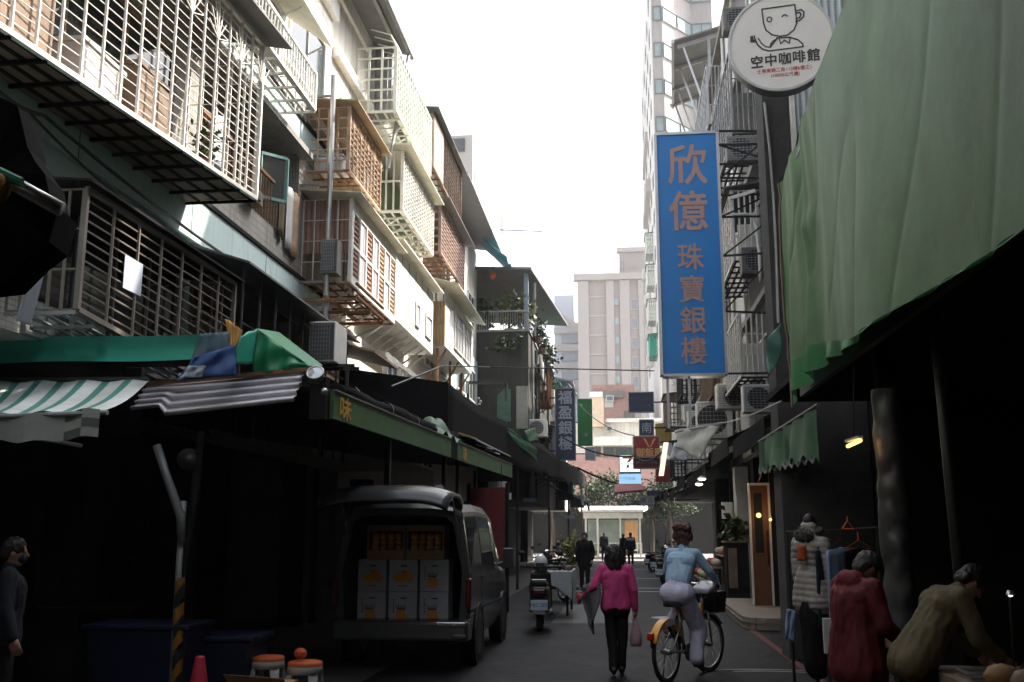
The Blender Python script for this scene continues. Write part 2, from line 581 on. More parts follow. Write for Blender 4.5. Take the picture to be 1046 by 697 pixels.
def ac_unit(label, c, face, size=(0.8, 0.3, 0.56), m="white_metal", group="air conditioners on the street walls", grid=False):
    """outdoor air conditioner; face = rotation about Z of its fan side (0 looks to -Y)"""
    w_, d_, h_ = size
    t = thing("air_conditioner", label, "air conditioner", c, group)
    st = len(MB().v)
    b = MB().box(-w_ / 2, w_ / 2, -d_ / 2, d_ / 2, 0, h_)
    b.move(c, face)
    b.build("casing", m, t, bevel=0.015)
    g = MB()
    for k in range(9):
        z = 0.06 + (h_ - 0.12) * k / 8
        g.box(-w_ * .44, w_ * .30, -d_ / 2 - 0.02, -d_ / 2 - 0.008, z - 0.006, z + 0.006)
    for k in range(8):
        x = -w_ * .44 + w_ * .74 * k / 7
        g.box(x - 0.005, x + 0.005, -d_ / 2 - 0.028, -d_ / 2 - 0.02, 0.05, h_ - 0.05)
    g.move(c, face)
    g.build("fan_grille", "grey_metal", t)
    if grid:
        f = MB().box(-w_ * .48, w_ * .46, -d_ / 2 - .006, -d_ / 2 - .002, .03, h_ - .03)
        for k in range(14):
            z = .06 + (h_ - .12) * k / 13
            f.box(-w_ * .48, w_ * .46, -d_ / 2 - .016, -d_ / 2 - .0061, z - .008, z + .008)
        f.move(c, face)
        f.build("louvre_panel", mat("ac_grey", (.14, .15, .16), .6, dirt=.3), t)
        return t
    f = MB().lathe([(0.0, 0), (h_ * .40, 0.0), (h_ * .40, 0.004), (0.0, 0.006)], (-w_ * .07, -d_ / 2 - 0.007, h_ / 2), n=20, axis=(0, 1, 0))
    f.move(c, face)
    f.build("fan_opening", "plastic_black", t)
    return t


def cage(label, X0, X1, Y0, Y1, z0, z1, m="white_metal", nv=8, nh=12, pair=False, X1n=None, roof=None, over=0.15, tray="grey_metal",
         brackets=0, fans=False, side=True, ns=4, rs=5, front=True, group="window cages over the street", zb=0.0, rv=0.014, rh=0.009, roof_drop=0.12, z0n=None):
    """steel window cage bolted to a facade: X0 wall plane, X1 outer plane (X1n at the near end)"""
    X1n = X1 if X1n is None else X1n
    z0n = z0 if z0n is None else z0n
    s = 1 if X1 > X0 else -1
    t = thing("window_cage", label, "window cage", ((X0 + X1) / 2, (Y0 + Y1) / 2, z0), group)

    def P(u, v, out=0.0):
        return V((lerp(X1n, X1, u) + out * s, lerp(Y0, Y1, u), lerp(lerp(z0n, z0, u), z1, v)))
    if front:
        g = MB()
        for e in ((0, 0, 0, 1), (1, 0, 1, 1)):
            g.bar(P(e[0], e[1]), P(e[2], e[3]), 0.045)
        g.bar(P(0, 0.0, .002), P(1, 0.0, .002), 0.05).bar(P(0, 1, .002), P(1, 1, .002), 0.05)
        for k in range(1, nv):
            u = k / nv
            for du in ((-0.011, 0.011) if pair and k % 2 == 0 else (0,)):
                g.tube([P(u + du, 0), P(u + du, 1)], rv, 5)
        for k in range(1, nh):
            g.tube([P(0, k / nh, -.012), P(1, k / nh, -.012)], rh, 5)
        if fans:
            for k in range(0, nv, 2):
                c0 = P((k + 1) / nv, 0.74, .012)
                for a in range(7):
                    an = math.pi * (0.08 + 0.84 * a / 6)
                    dy = math.cos(an) * (Y1 - Y0) / nv * .9
                    g.tube([c0, c0 + V((0, dy, math.sin(an) * (z1 - z0) * .22))], 0.008, 4)
        g.build("front_grille", m, t)
    if side:
        for u in (0, 1):
            g = MB()
            xo = X1n if u == 0 else X1
            y = lerp(Y0, Y1, u)
            zz = z0n if u == 0 else z0
            for k in range(ns + 1):
                x = lerp(X0, xo, k / ns * 0.96)
                g.tube([(x, y, zz), (x, y, z1)], rv, 5)
            for k in range(rs + 1):
                z = lerp(zz, z1, k / rs)
                g.tube([(X0, y + .01, z), (xo, y + .01, z)], rh * 1.1, 5)
            g.build("side_grille", m, t)
    if tray:
        g = MB()
        n = max(6, int((Y1 - Y0) / 0.45))
        for k in range(n + 1):
            u = k / n
            y = lerp(Y0, Y1, u)
            z = lerp(z0n, z0, u)
            g.bar((X0, y, z - 0.03), (lerp(X1n, X1, u), y, z - 0.03), 0.035)
        for k in range(1, 5):
            a = V((lerp(X0, X1n, k / 4.3), Y0, z0n - 0.005))
            b = V((lerp(X0, X1, k / 4.3), Y1, z0 - 0.005))
            g.bar(a, b, 0.05, 0.012)
        g.build("floor_tray", tray, t)
    if roof:
        g = MB()
        a, b = 0.06, over
        g.hexa([(X0, Y0 - b, z1 + roof_drop), (X1n + b * s, Y0 - b, z1 + .035), (X1 + b * s, Y1 + b, z1 + .035), (X0, Y1 + b, z1 + roof_drop),
                (X0, Y0 - b, z1 + roof_drop + .03), (X1n + b * s, Y0 - b, z1 + .06), (X1 + b * s, Y1 + b, z1 + .06), (X0, Y1 + b, z1 + roof_drop + .03)])
        g.build("roof_panel", roof, t)
    for k in range(brackets):
        u = (k + 0.5) / brackets
        y = lerp(Y0, Y1, u)
        z = lerp(z0n, z0, u)
        MB().tube([(X0, y, z - (abs(X1 - X0) * .55)), (lerp(X1n, X1, u) - 0.08 * s, y, z - 0.05)], 0.02, 5).build("bracket", m, t)
    return t


def plant(name, label, c, h, rad, n, mats=("leaf",), seed=0, cat="plant", group=None, leaf=0.09, stems=5, pot=None, droop=0.0):
    rnd = random.Random(seed)
    t = thing(name, label, cat, c, group)
    st = MB()
    tips = []
    for k in range(stems):
        a = rnd.uniform(0, 6.28)
        q = V(c) + V((math.cos(a) * rad * rnd.uniform(.1, .7), math.sin(a) * rad * rnd.uniform(.1, .7), h * rnd.uniform(.55, .95)))
        mid = V(c).lerp(q, .5) + V((rnd.uniform(-.1, .1) * rad, rnd.uniform(-.1, .1) * rad, 0))
        st.tube([c, mid, q], [0.02 * max(h, .5), 0.014 * max(h, .5), 0.006], 5)
        tips += [q, mid]
    st.build("stem", "bark", t)
    f = MB()
    for k in range(n):
        b = rnd.choice(tips)
        d = V((rnd.gauss(0, 1), rnd.gauss(0, 1), rnd.gauss(0, .8)))
        p = b + d * rad * .33
        p.z = max(p.z - droop * d.length * .2, c[2] + 0.02)
        L = leaf * rnd.uniform(.6, 1.4)
        a = V((rnd.gauss(0, 1), rnd.gauss(0, 1), rnd.gauss(-.2, .7))).normalized()
        e = a.cross(V((rnd.gauss(0, 1), rnd.gauss(0, 1), rnd.gauss(0, 1)))).normalized() * L * .32
        f.poly([p, p + a * L * .5 + e, p + a * L, p + a * L * .5 - e], rnd.randrange(len(mats)))
    f.build("foliage", list(mats), t)
    if pot:
        MB().lathe([(0.0, 0), (pot * .75, 0), (pot, pot * 1.4), (pot * .9, pot * 1.4), (pot * .85, pot * 1.2), (0, pot * 1.2)], V(c) - V((0, 0, pot * 1.1)), 14).build("pot", "rust", t)
    return t


def wire(name, label, pts, r=0.012, m="black_metal", sag=0.0, group="cables strung along the street"):
    out = []
    for a, b in zip(pts[:-1], pts[1:]):
        a, b = V(a), V(b)
        for k in range(12):
            t = k / 12
            out.append(a.lerp(b, t) - V((0, 0, sag * 4 * t * (1 - t))))
    out.append(V(pts[-1]))
    return tag(MB().tube(out, r, 5).build(name, m), label, "cable", group)


# ================================================================== LEFT SIDE OF THE STREET
XL = -5.6
b1 = thing("apartment_building", "grey tiled block with two pale teal bands at near left", "building", (XL, 11, 0))
mb = MB()                                                        # 2F wall, leaving the dark open bay beside the lower cage
mb.box(-14, -7.2, 12.3, 17.6, 3.45, 5.5).box(-14, XL, 17.6, 18.2, 3.45, 5.5)
mb.build("wall", "white_tile", b1)
MB().box(-14, XL, 3.5, 12.3, 3.85, 5.5).build("wall", "teal", b1)
MB().box(-14, XL, 3.5, 12.3, 3.5, 3.848).build("tile_strip", "white_tile", b1)
mb = MB().box(-14, XL, 3.5, 18.2, 5.502, 6.06)
mb.box(-14, XL, 3.5, 12.2, 6.06, 8.36).box(-14, XL, 12.2, 18.2, 6.06, 6.62).box(-14, -7.0, 12.2, 16.5, 6.62, 8.36).box(-14, XL, 16.5, 18.2, 6.62, 8.36)
mb.box(-14, XL, 3.5, 18.2, 8.36, 9.35)
mb.build("wall", "grey_tile", b1)
MB().box(-14, XL, 3.5, 18.2, 9.352, 11.9).build("wall", "white_wall", b1)
MB().box(XL + .003, XL + .06, 3.5, 18.15, 5.46, 6.04).build("teal_band", "teal", b1)
MB().box(XL + .003, XL + .09, 3.5, 18.18, 6.05, 6.11).build("ledge", "dark_wall", b1)
MB().box(XL + .003, XL + .06, 3.5, 18.15, 8.40, 8.93).build("teal_band", "teal", b1)
MB().box(XL + .003, XL + .22, 11.9, 16.6, 8.28, 8.385).build("ledge", "concrete", b1)
MB().box(XL + .003, XL + .10, 3.5, 18.18, 8.94, 9.0).build("ledge", "dark_wall", b1)
MB().box(-5.75, XL + .12, 3.4, 18.25, 11.9, 12.25).build("parapet", "white_wall", b1)
for y in (6.5, 9.3, 12.1, 14.9):                                 # joints in the bands
    MB().box(XL + .0605, XL + .064, y, y + .012, 5.47, 6.03).build("band_joint", "dark_wall", b1)
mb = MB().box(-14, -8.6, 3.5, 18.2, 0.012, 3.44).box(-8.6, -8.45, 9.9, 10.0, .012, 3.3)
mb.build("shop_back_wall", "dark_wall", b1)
MB().box(-14, XL - .1, 3.4, 3.5, 0.012, 11.9).build("end_wall", "concrete", b1)
for y in (10.2, 14.2, 17.8):
    MB().box(-6.1, XL - .05, y, y + .4, 0.012, 2.85).build("pillar", "dark_wall", b1)
# 3F open balcony
g = MB().bar((XL + .02, 12.3, 7.35), (XL + .02, 16.5, 7.35), 0.05)
for k in range(34):
    y = 12.3 + 4.2 * k / 33
    g.tube([(XL + .02, y, 6.6), (XL + .02, y, 7.35)], 0.011, 5)
g.build("balcony_railing", "rust", b1)
f = MB()
for a, b_ in (((12.9, 6.75), (12.9, 8.15)), ((12.9, 8.15), (14.2, 8.15)), ((14.2, 8.15), (14.2, 6.75)), ((13.55, 6.75), (13.55, 8.15))):
    f.bar((-6.98, a[0], a[1]), (-6.98, b_[0], b_[1]), .06)
fo = f.build("window", "teal_green", b1)
MB().box(-6.999, -6.99, 12.9, 14.2, 6.7, 8.15).build("pane", "window", fo)
f = MB()
p4 = [(-5.75, 15.0, 7.05), (-5.42, 15.35, 7.05), (-5.42, 15.35, 7.8), (-5.75, 15.0, 7.8)]
for k in range(4):
    f.bar(p4[k], p4[(k + 1) % 4], 0.06, 0.05)
fo = f.build("open_sash", mat("sash_teal", (0.22, 0.42, 0.41), 0.5), b1)
MB().poly([V(p) for p in p4]).build("pane", mat("sash_glass", (0.12, 0.13, 0.13), 0.08, metal=0.5, var=0.1), fo)
window(b1, XL, 12.2, 15.1, 9.37, 10.4, 1, mull=2)
window(b1, XL, 15.6, 17.7, 9.7, 11.1, 1, mull=1)
window(b1, XL, 5.2, 8.0, 9.6, 11.1, 1, mull=1)
window(b1, XL, 6.4, 11.4, 6.2, 7.7, 1, "brown", mull=3)
window(b1, XL, 8.7, 11.9, 3.5, 5.0, 1, "grey_metal", mull=3)
# awning over the 4F window and its flower rack
aw = thing("window_awning", "cream sheet awning over the upper window of the teal banded block", "awning", (-5.2, 13.8, 10.9))
MB().hexa([(XL, 11.4, 10.5), (-4.75, 11.4, 9.85), (-4.75, 15.5, 9.85), (XL, 15.5, 10.5), (XL, 11.4, 10.53), (-4.75, 11.4, 9.88), (-4.75, 15.5, 9.88), (XL, 15.5, 10.53)]).build("awning_sheet", "cream_roof", aw)
for y in (11.5, 12.8, 14.1, 15.4):
    MB().tube([(XL, y, 9.5), (-4.85, y, 9.86)], .018, 5).build("strut", "white_metal", aw)
cage("open white flower rack below the cream window awning", XL, -4.95, 11.9, 15.25, 8.62, 9.26, "white_metal", nv=26, nh=3, ns=4, rs=3, tray="white_metal")

# A: big sunlit cage top left, with a solid dark underside
ca = cage("long white sunburst cage with a dark solid floor at top left", XL, -4.6, 5.2, 11.9, 5.9, 8.05, "white_metal", nv=21, nh=20, X1n=-5.05, fans=True, ns=5, rs=8, tray="dark_wall", z0n=5.62, rv=.017, rh=.0065)
MB().hexa([(XL, 5.2, 5.62), (-5.04, 5.2, 5.62), (-4.61, 11.9, 5.9), (XL, 11.9, 5.9), (XL, 5.2, 5.66), (-5.04, 5.2, 5.66), (-4.61, 11.9, 5.94), (XL, 11.9, 5.94)]).build("floor_panel", "brown", ca)
MB().hexa([(XL, 4.9, 8.35), (-4.75, 4.9, 8.12), (-4.3, 12.2, 8.12), (XL, 12.2, 8.35), (XL, 4.9, 8.38), (-4.75, 4.9, 8.15), (-4.3, 12.2, 8.15), (XL, 12.2, 8.38)]).build("roof_panel", "grey_roof", ca)
plant("potted_plant", "leafy pot plant behind the bars of the sunlit sunburst cage", (-4.95, 11.0, 6.05), 0.55, 0.22, 110, ("leaf",), 3, pot=.12, group=None)
for k, (y, h, m_) in enumerate(((6.4, .7, "cardboard"), (7.6, .9, "brown"), (8.9, .55, "white_plastic"), (10.0, .8, "brown"))):
    q = thing("storage_box", ("brown carton stored in the sunburst cage at its near end", "tall brown crate stored in the sunburst cage", "white tub stored in the middle of the sunburst cage", "brown crate stored by the pot plant in the sunburst cage")[k], "box", (-5.25, y, 5.98), "boxes stored in the sunburst cage")
    z = lerp(5.66, 5.94, (y - 5.2) / 6.7) + .015
    MB().box(-5.5, -5.1, y - .4, y + .4, z, z + h).build("carton", m_, q, bevel=.02)
    MB().box(-5.52, -5.08, y - .42, y + .42, z + h, z + h + .04).build("lid", m_, q)
# B: dark 2F cage
cb = cage("dark rusty cage with a pale sheet of paper, over the striped awning", XL, -4.9, 8.43, 12.1, 3.38, 4.82, mat("cage_dark", (0.20, 0.17, 0.15), 0.6, var=.2), nv=7, nh=12, ns=5, rs=3, roof="dark_wall", over=.1, rv=.017, rh=.011, roof_drop=.1, z0n=3.66)
pp = A(131, 282, X=-4.93)
MB().box(-4.882, -4.876, pp.y - .19, pp.y + .19, pp.z - .17, pp.z + .17).build("paper_sheet", "sign_pale", cb)
# canopy strip and dark bay beside it
aw = thing("window_awning", "thin dark awning strip under the lower teal band", "awning", (-5, 15, 5.2))
MB().hexa([(XL, 12.2, 5.4), (-4.75, 12.2, 5.12), (-4.75, 17.9, 5.12), (XL, 17.9, 5.4), (XL, 12.2, 5.43), (-4.75, 12.2, 5.15), (-4.75, 17.9, 5.15), (XL, 17.9, 5.43)]).build("awning_sheet", "grey_roof", aw)
g = MB()
for k in range(9):
    y = 12.5 + 5.2 * k / 8
    g.tube([(-4.95, y, 2.9), (-4.95, y, 5.13)], .02, 5)
for z in (3.7, 4.4):
    g.tube([(-4.95, 12.5, z), (-4.95, 17.7, z)], .016, 5)
g.build("support_frame", "black_metal", aw)
window(b1, -7.2, 13, 14.2, 3.3, 4.8, 1, "wood_orange")
window(b1, -7.2, 14.9, 16.9, 3.3, 4.8, 1, "brown")
cage("orange slatted cage end lit by the sun under the dark awning strip", XL, -5.05, 16.4, 17.5, 4.35, 5.0, "wood_orange", nv=5, nh=5, ns=3, rs=4, group="window cages over the street")

# laundry on the balcony
for k, (y, m_, h) in enumerate(((15.55, "tan_cloth", 1.0), (15.95, "white_plastic", 1.1), (16.25, "wood_orange", 1.15), (12.75, "sign_pale", .8))):
    g = MB().grid(lambda u, v, y=y, h=h: (XL + .06 + .03 * math.sin(u * 9 + y), y - .16 + .32 * u, 7.5 - h * v + .02 * math.sin(u * 7)), 8, 6)
    tag(g.build("hanging_cloth", m_, smooth=True, thick=.006), ("tan towel hanging over the tiled balcony", "white towel hanging over the tiled balcony", "orange cloth hanging at the end of the tiled balcony", "pale blue cloth hanging beside the sunburst cage")[k], "laundry", "laundry on the tiled balcony")
ac_unit("small dusty air conditioner sitting on the tiled balcony wall", (XL + .06, 14.1, 6.63), R(90), (.5, .22, .22), "brown")

# tall steel downpipe
pl = thing("drain_pipe", "tall thin steel pole running up between the tiled and the cream block", "pipe", (-5.2, 17.0, 3))
MB().tube([(-5.05, 16.6, 2.95), (-5.05, 16.6, 9.9)], .05, 10).build("pole", "steel", pl)
for z in (4.2, 6.0, 7.8, 9.5):
    MB().bar((-5.6, 16.6, z), (-5.1, 16.6, z), .04).build("clamp", "grey_metal", pl)

# ---- B2 cream block
b2 = thing("apartment_building", "cream painted block crowded with projecting window cages", "building", (XL, 24, 0))
MB().box(-14, XL - .01, 18.2, 30.2, 3.5, 12.6).build("wall", "cream", b2)
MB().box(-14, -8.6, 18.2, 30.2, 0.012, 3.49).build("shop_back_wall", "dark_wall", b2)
for z in (5.55, 8.35, 11.15):
    MB().box(XL - .01, XL + .14, 18.25, 30.15, z, z + .22).build("ledge", "white_wall", b2)
MB().box(XL - .3, XL + .06, 18.2, 30.2, 12.6, 13.2).build("parapet", "white_wall", b2)
for y in (18.6, 22.4, 26.2):
    MB().box(-6.1, XL - .05, y, y + .45, 0.012, 2.85).build("pillar", "dark_wall", b2)
for z in (3.5, 6.5, 9.3):
    for y in (18.9, 21.4, 24.0, 26.6, 28.4):
        window(b2, XL - .01, y, y + 1.5, z, z + 1.3, 1, mull=1)
window(b2, XL - .01, 23.6, 24.8, 8.75, 9.35, 1, "white_metal", "window")
ph = thing("rooftop_shed", "grey sheet metal rooftop shed with a dark overhanging roof", "shed", (-5.5, 19, 11.2))
MB().box(-7.4, -5.19, 21.3, 21.42, 11.0, 12.7).build("end_wall", "grey_metal", ph)
MB().box(-7.4, -5.2, 21.43, 29, 12.2, 13.2).build("side_wall", "grey_metal", ph)
MB().hexa([(-7.6, 16.2, 13.4), (-4.75, 16.2, 12.8), (-4.75, 21.6, 12.8), (-7.6, 21.6, 13.4), (-7.6, 16.2, 13.46), (-4.75, 16.2, 12.86), (-4.75, 21.6, 12.86), (-7.6, 21.6, 13.46)]).build("roof", "grey_roof", ph)
for x in (-6.9, -5.9, -4.95):
    MB().bar((x, 16.3, 13.0 - (x + 5.9) * .21), (x, 21.5, 13.0 - (x + 5.9) * .21), .08, .1).build("roof_beam", "grey_metal", ph)
for x in (-5.5, -5.1):
    MB().bar((x, 21.2, 11.0), (x, 21.2, 12.85), .08).build("post", "grey_metal", ph)
MB().tube([(-4.72, 21.45, 12.8), (-4.95, 20.6, 9.6)], .04, 8).build("gutter_pipe", "grey_metal", ph)
MB().tube([(-4.70, 16.2, 12.78), (-4.70, 21.7, 12.78)], .05, 8).build("gutter", "grey_metal", ph)

# E orange slatted cage
cage("rusty orange slatted cage with an ochre rim roof", XL, -4.82, 16.95, 19.35, 8.2, 9.42, "wood_orange", nv=9, nh=11, fans=True, ns=4, rs=6, roof="orange_roof", over=.2, tray="rust", rv=.02, rh=.016)
for k in range(3):
    q = thing("storage_box", ("white bundle inside the orange slatted cage, nearest end", "brown box in the middle of the orange slatted cage", "grey box at the far end of the orange slatted cage")[k], "box", (-5.2, 16.6 + k, 8.07), "boxes stored in the orange cage")
    MB().box(-5.5, -4.95, 17.0 + .75 * k, 17.6 + .75 * k, 8.24, 8.5 + .15 * k).build("carton", ("white_plastic", "brown", "grey_metal")[k], q, bevel=.03)
    MB().box(-5.51, -4.94, 16.99 + .75 * k, 17.61 + .75 * k, 8.502 + .15 * k, 8.53 + .15 * k).build("lid", ("sign_pale", "brown", "grey_metal")[k], q)
# F corrugated pink end, white front with louvred windows
cf = cage("enclosed white balcony with louvred windows and a pink corrugated end", XL, -4.7, 16.85, 20.4, 6.05, 7.6, "white_metal", nv=4, nh=1, ns=4, rs=4, roof="cream_roof", over=.22, tray="rust", brackets=4)
g = MB().grid(lambda u, v: (lerp(XL, -4.75, u), 16.9 + .02 * math.sin(u * 60), lerp(6.6, 7.62, v)), 60, 1)
g.build("end_sheet", "pink_sheet", cf)
g = MB()
for k in range(7):
    y0 = lerp(16.9, 20.35, k / 7)
    y1 = lerp(16.9, 20.35, (k + 1) / 7)
    g.box(-4.73, -4.67, y0 - .03, y0 + .03, 6.05, 7.6)
g.box(-4.735, -4.675, 16.9, 20.35, 6.06, 6.18).box(-4.735, -4.675, 16.9, 20.35, 7.36, 7.6).box(-4.735, -4.675, 16.9, 20.35, 6.72, 6.78)
g.build("front_frame", "white_metal", cf)
for k in range(7):
    y0 = lerp(16.9, 20.35, k / 7) + .035
    y1 = lerp(16.9, 20.35, (k + 1) / 7) - .035
    if k % 2 == 0:
        g = MB()
        for j in range(13):
            z = 6.2 + 1.15 * j / 12
            g.box(-4.73, -4.69, y0, y1, z - .03, z + .01)
        g.build("louvre", "wood_orange" if k in (4, 6) else "pink_sheet", cf)
        MB().box(-4.80, -4.78, y0, y1, 6.2, 7.35).build("shade_board", "brown", cf)
    else:
        MB().box(-4.72, -4.70, y0, y1, 6.19, 6.71).build("pane", mat("frosted", (0.52, 0.47, 0.52), .3, var=.08), cf)
        MB().box(-4.72, -4.70, y0, y1, 6.79, 7.35).build("pane", "frosted" if False else M.get("frosted", _M["frosted"]), cf)
ac_unit("white air conditioner sitting at the pink end of the enclosed balcony", (-4.98, 16.62, 6.12), 0, (.30, .3, .62), "concrete", grid=True)
rk = thing("steel_rack", "rusty open steel rack projecting below the enclosed white balcony", "rack", (-5, 17, 5.6))
for y in (16.4, 17.4, 18.4):
    MB().bar((XL, y, 5.62), (-4.45, y, 5.62), .05).build("cross_beam", "rust", rk)
for x in (-4.45, -5.0):
    MB().bar((x, 16.4, 5.68), (x, 18.4, 5.68), .05).build("long_beam", "rust", rk)
MB().bar((-4.45, 16.4, 5.9), (-4.45, 18.4, 5.9), .04).build("long_beam", "rust", rk)
MB().hexa([(XL, 17.6, 5.2), (-4.4, 17.6, 4.9), (-4.4, 19.6, 4.9), (XL, 19.6, 5.2), (XL, 17.6, 5.24), (-4.4, 17.6, 4.94), (-4.4, 19.6, 4.94), (XL, 19.6, 5.24)]).build("orange_shelf", "wood_orange", rk)
# G white lattice cage with pale green inside
cg = cage("white lattice cage with green sheet inside and a cream roof", XL, -4.7, 21.0, 24.7, 8.75, 10.15, "cream_metal", nv=16, nh=14, ns=5, rs=2, roof="cream_roof", over=.25, tray="cream_metal", brackets=6, rv=.026, rh=.022)
MB().box(-4.76, -4.75, 21.05, 24.65, 8.8, 10.12).build("glare_sheet", "white_metal", cg)  # white sheet added so the sunlit front looks overexposed
MB().box(XL + .25, XL + .27, 21.2, 24.5, 8.8, 10.1).build("back_sheet", mat("pale_green", (.42, .56, .36), .7, trans=.3), cg)
# H top white cage
ch = cage("white rooftop cage with bent bars along the top edge", XL, -4.7, 20.1, 24.2, 10.75, 12.25, "green_white", nv=18, nh=10, ns=3, rs=6, tray="green_white", brackets=7, rv=.028, rh=.02)
MB().box(-4.76, -4.75, 20.2, 24.15, 10.8, 12.0).build("glare_sheet", "white_metal", ch)  # added white backing that imitates the blown-out sunlit front
g = MB()
for k in range(13):
    y = lerp(20.1, 24.2, k / 12)
    g.tube([(-4.68, y, 12.25), (-4.85, y, 12.55), (-5.3, y, 12.7)], .014, 5)
g.tube([(-4.85, 20.1, 12.55), (-4.85, 24.2, 12.55)], .012, 5)
g.build("curved_bar", "green_white", ch)
# I brown cage
ci = cage("brown boarded cage under the rooftop edge next to the white rooftop cage", XL, -4.7, 24.4, 29.2, 11.1, 12.6, "brown", nv=14, nh=11, ns=4, rs=5, roof="grey_roof", over=.2, tray="rust")
MB().box(-4.69, -4.66, 24.45, 25.9, 11.1, 12.55).build("front_board", mat("brown_board", (.36, .27, .22), .7, streak=.3), ci)
MB().box(XL, -4.72, 24.36, 24.39, 11.1, 12.55).build("end_board", "brown_board" if False else _M["brown_board"], ci)
# J brown lattice
cj = cage("brown lattice cage with wide grey roof, below the brown boarded cage", XL, -4.7, 25.8, 30.0, 9.15, 10.55, mat("brown_lattice", (.42, .30, .25), .6, var=.15), nv=10, nh=12, ns=4, rs=6, roof="grey_roof", over=.3, tray="rust", rv=.03, rh=.03)
MB().box(XL + .2, XL + .22, 25.9, 29.9, 9.2, 10.5).build("back_sheet", "brown", cj)
# K white panelled box
ck = thing("enclosed_balcony", "plain white panelled balcony box on row of slanted brackets", "balcony", (-5.2, 23.5, 6.3))
MB().box(XL, -4.85, 21.0, 25.7, 6.3, 7.95).build("panel_box", "white_wall", ck, bevel=.01)
for k in range(1, 6):
    y = 21.0 + 4.7 * k / 6
    MB().box(-4.849, -4.84, y - .012, y + .012, 6.3, 7.95).build("panel_joint", "concrete", ck)
for y0, y1 in ((23.3, 23.8), (24.6, 25.4)):
    window(ck, -4.85, y0, y1, 6.6, 7.2, 1, "white_metal", M["white_metal"], mull=0)
for k in range(8):
    y = 21.2 + 4.3 * k / 7
    MB().tube([(XL, y, 5.85), (-4.95, y, 6.28)], .025, 5).build("bracket", "cream_metal", ck)
MB().hexa([(XL, 20.8, 8.2), (-4.6, 20.8, 8.0), (-4.6, 25.9, 8.0), (XL, 25.9, 8.2), (XL, 20.8, 8.24), (-4.6, 20.8, 8.04), (-4.6, 25.9, 8.04), (XL, 25.9, 8.24)]).build("roof_panel", "cream_roof", ck)
ac_unit("white air conditioner on a rack between the lattice cages", (-5.3, 24.95, 8.36), 0, (.5, .34, .5))
# L wood ended box
cl = thing("enclosed_balcony", "balcony box with wooden board end and grey gridded windows", "balcony", (-5.2, 29, 6.9))
MB().box(XL, -4.72, 26.75, 31.9, 6.75, 8.35).build("panel_box", "white_wall", cl)
g = MB().grid(lambda u, v: (lerp(XL, -4.7, u), 26.72 + .012 * math.sin(u * 75), lerp(6.72, 8.0, v)), 60, 1)
g.build("end_board", "wood_sheet", cl)
g = MB()
for k in range(5):
    g.box(lerp(XL, -4.75, k / 4) - .02, lerp(XL, -4.75, k / 4) + .02, 26.69, 26.71, 6.7, 8.4)
g.box(XL, -4.7, 26.67, 26.688, 7.35, 7.4)
g.build("end_frame", "brown", cl)
for y0, y1 in ((28.3, 29.9), (30.0, 31.6)):
    window(cl, -4.72, y0, y1, 6.95, 8.1, 1, "white_metal", mat("grey_pane", (.36, .36, .40), .3, var=.08), mull=2, rail=True)
MB().hexa([(XL, 26.5, 8.75), (-4.3, 26.5, 8.42), (-4.3, 32.2, 8.42), (XL, 32.2, 8.75), (XL, 26.5, 8.78), (-4.3, 26.5, 8.45), (-4.3, 32.2, 8.45), (XL, 32.2, 8.78)]).build("roof_panel", "cream_roof", cl)
for y in (27.2, 29.4, 31.6):
    MB().bar((-5.0, y, 4.7), (-5.0, y, 6.75), .07).build("post", "rust", cl)
    MB().tube([(-5.5, y, 5.4), (-4.75, y, 6.72)], .03, 5).build("bracket", "rust", cl)
# N 2F balcony with balusters
bn = thing("balustrade_balcony", "cream balcony with slim balusters above the market canopy", "balcony", (-5.2, 24, 4.6))
MB().box(XL, -4.9, 20.5, 27.5, 4.38, 4.52).build("floor_slab", "cream", bn)
MB().box(-5.0, -4.88, 20.5, 27.5, 5.35, 5.46).build("top_rail", "cream", bn)
for k in range(24):
    y = 20.6 + 6.8 * k / 23
    MB().lathe([(.028, 0), (.04, .12), (.055, .26), (.03, .45), (.03, .6), (.045, .83)], (-4.94, y, 4.52), 8).build("baluster", "cream_metal", bn)
window(bn, -4.9, 20.55, 21.6, 4.6, 5.33, 1, "white_metal", mull=1)
ac_unit("grey fronted air conditioner above the round lamp at the canopy corner", (-4.68, 15.6, 4.33), 0, (.44, .7, .66), grid=True)
ar = thing("steel_rack", "small steel bracket shelf carrying the grey fronted air conditioner", "rack", (-5, 15.7, 4.2))
MB().bar((-5.6, 15.5, 4.3), (-4.2, 15.5, 4.3), .05).build("cross_beam", "black_metal", ar)
MB().bar((-5.6, 15.8, 4.3), (-4.2, 15.8, 4.3), .05).build("cross_beam", "black_metal", ar)
MB().bar((-4.3, 15.45, 3.4), (-4.3, 15.45, 4.32), .04).build("post", "black_metal", ar)

# ---- B3 and the mouldy projecting block
b3 = thing("apartment_building", "pale block behind the brown cages with teal painted base", "building", (XL, 35, 0))
MB().box(-14, XL - .02, 30.2, 39.3, 2.85, 12.9).build("wall", "cream", b3)
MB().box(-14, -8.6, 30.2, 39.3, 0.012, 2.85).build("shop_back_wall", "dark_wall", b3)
MB().box(XL - .02, XL + .05, 32.0, 39.2, 4.0, 8.4).build("teal_panel", "teal", b3)
MB().hexa([(-9, 30, 13.6), (-4.6, 30, 12.95), (-4.6, 39.2, 12.95), (-9, 39.2, 13.6), (-9, 30, 13.66), (-4.6, 30, 13.01), (-4.6, 39.2, 13.01), (-9, 39.2, 13.66)]).build("roof", "grey_roof", b3)
for y in (31, 34, 36.8):
    for z in (6.6, 9.6):
        window(b3, XL - .02 + (.07 if z < 8 and y > 32 else 0), y, y + 1.6, z, z + 1.2, 1, mull=1)

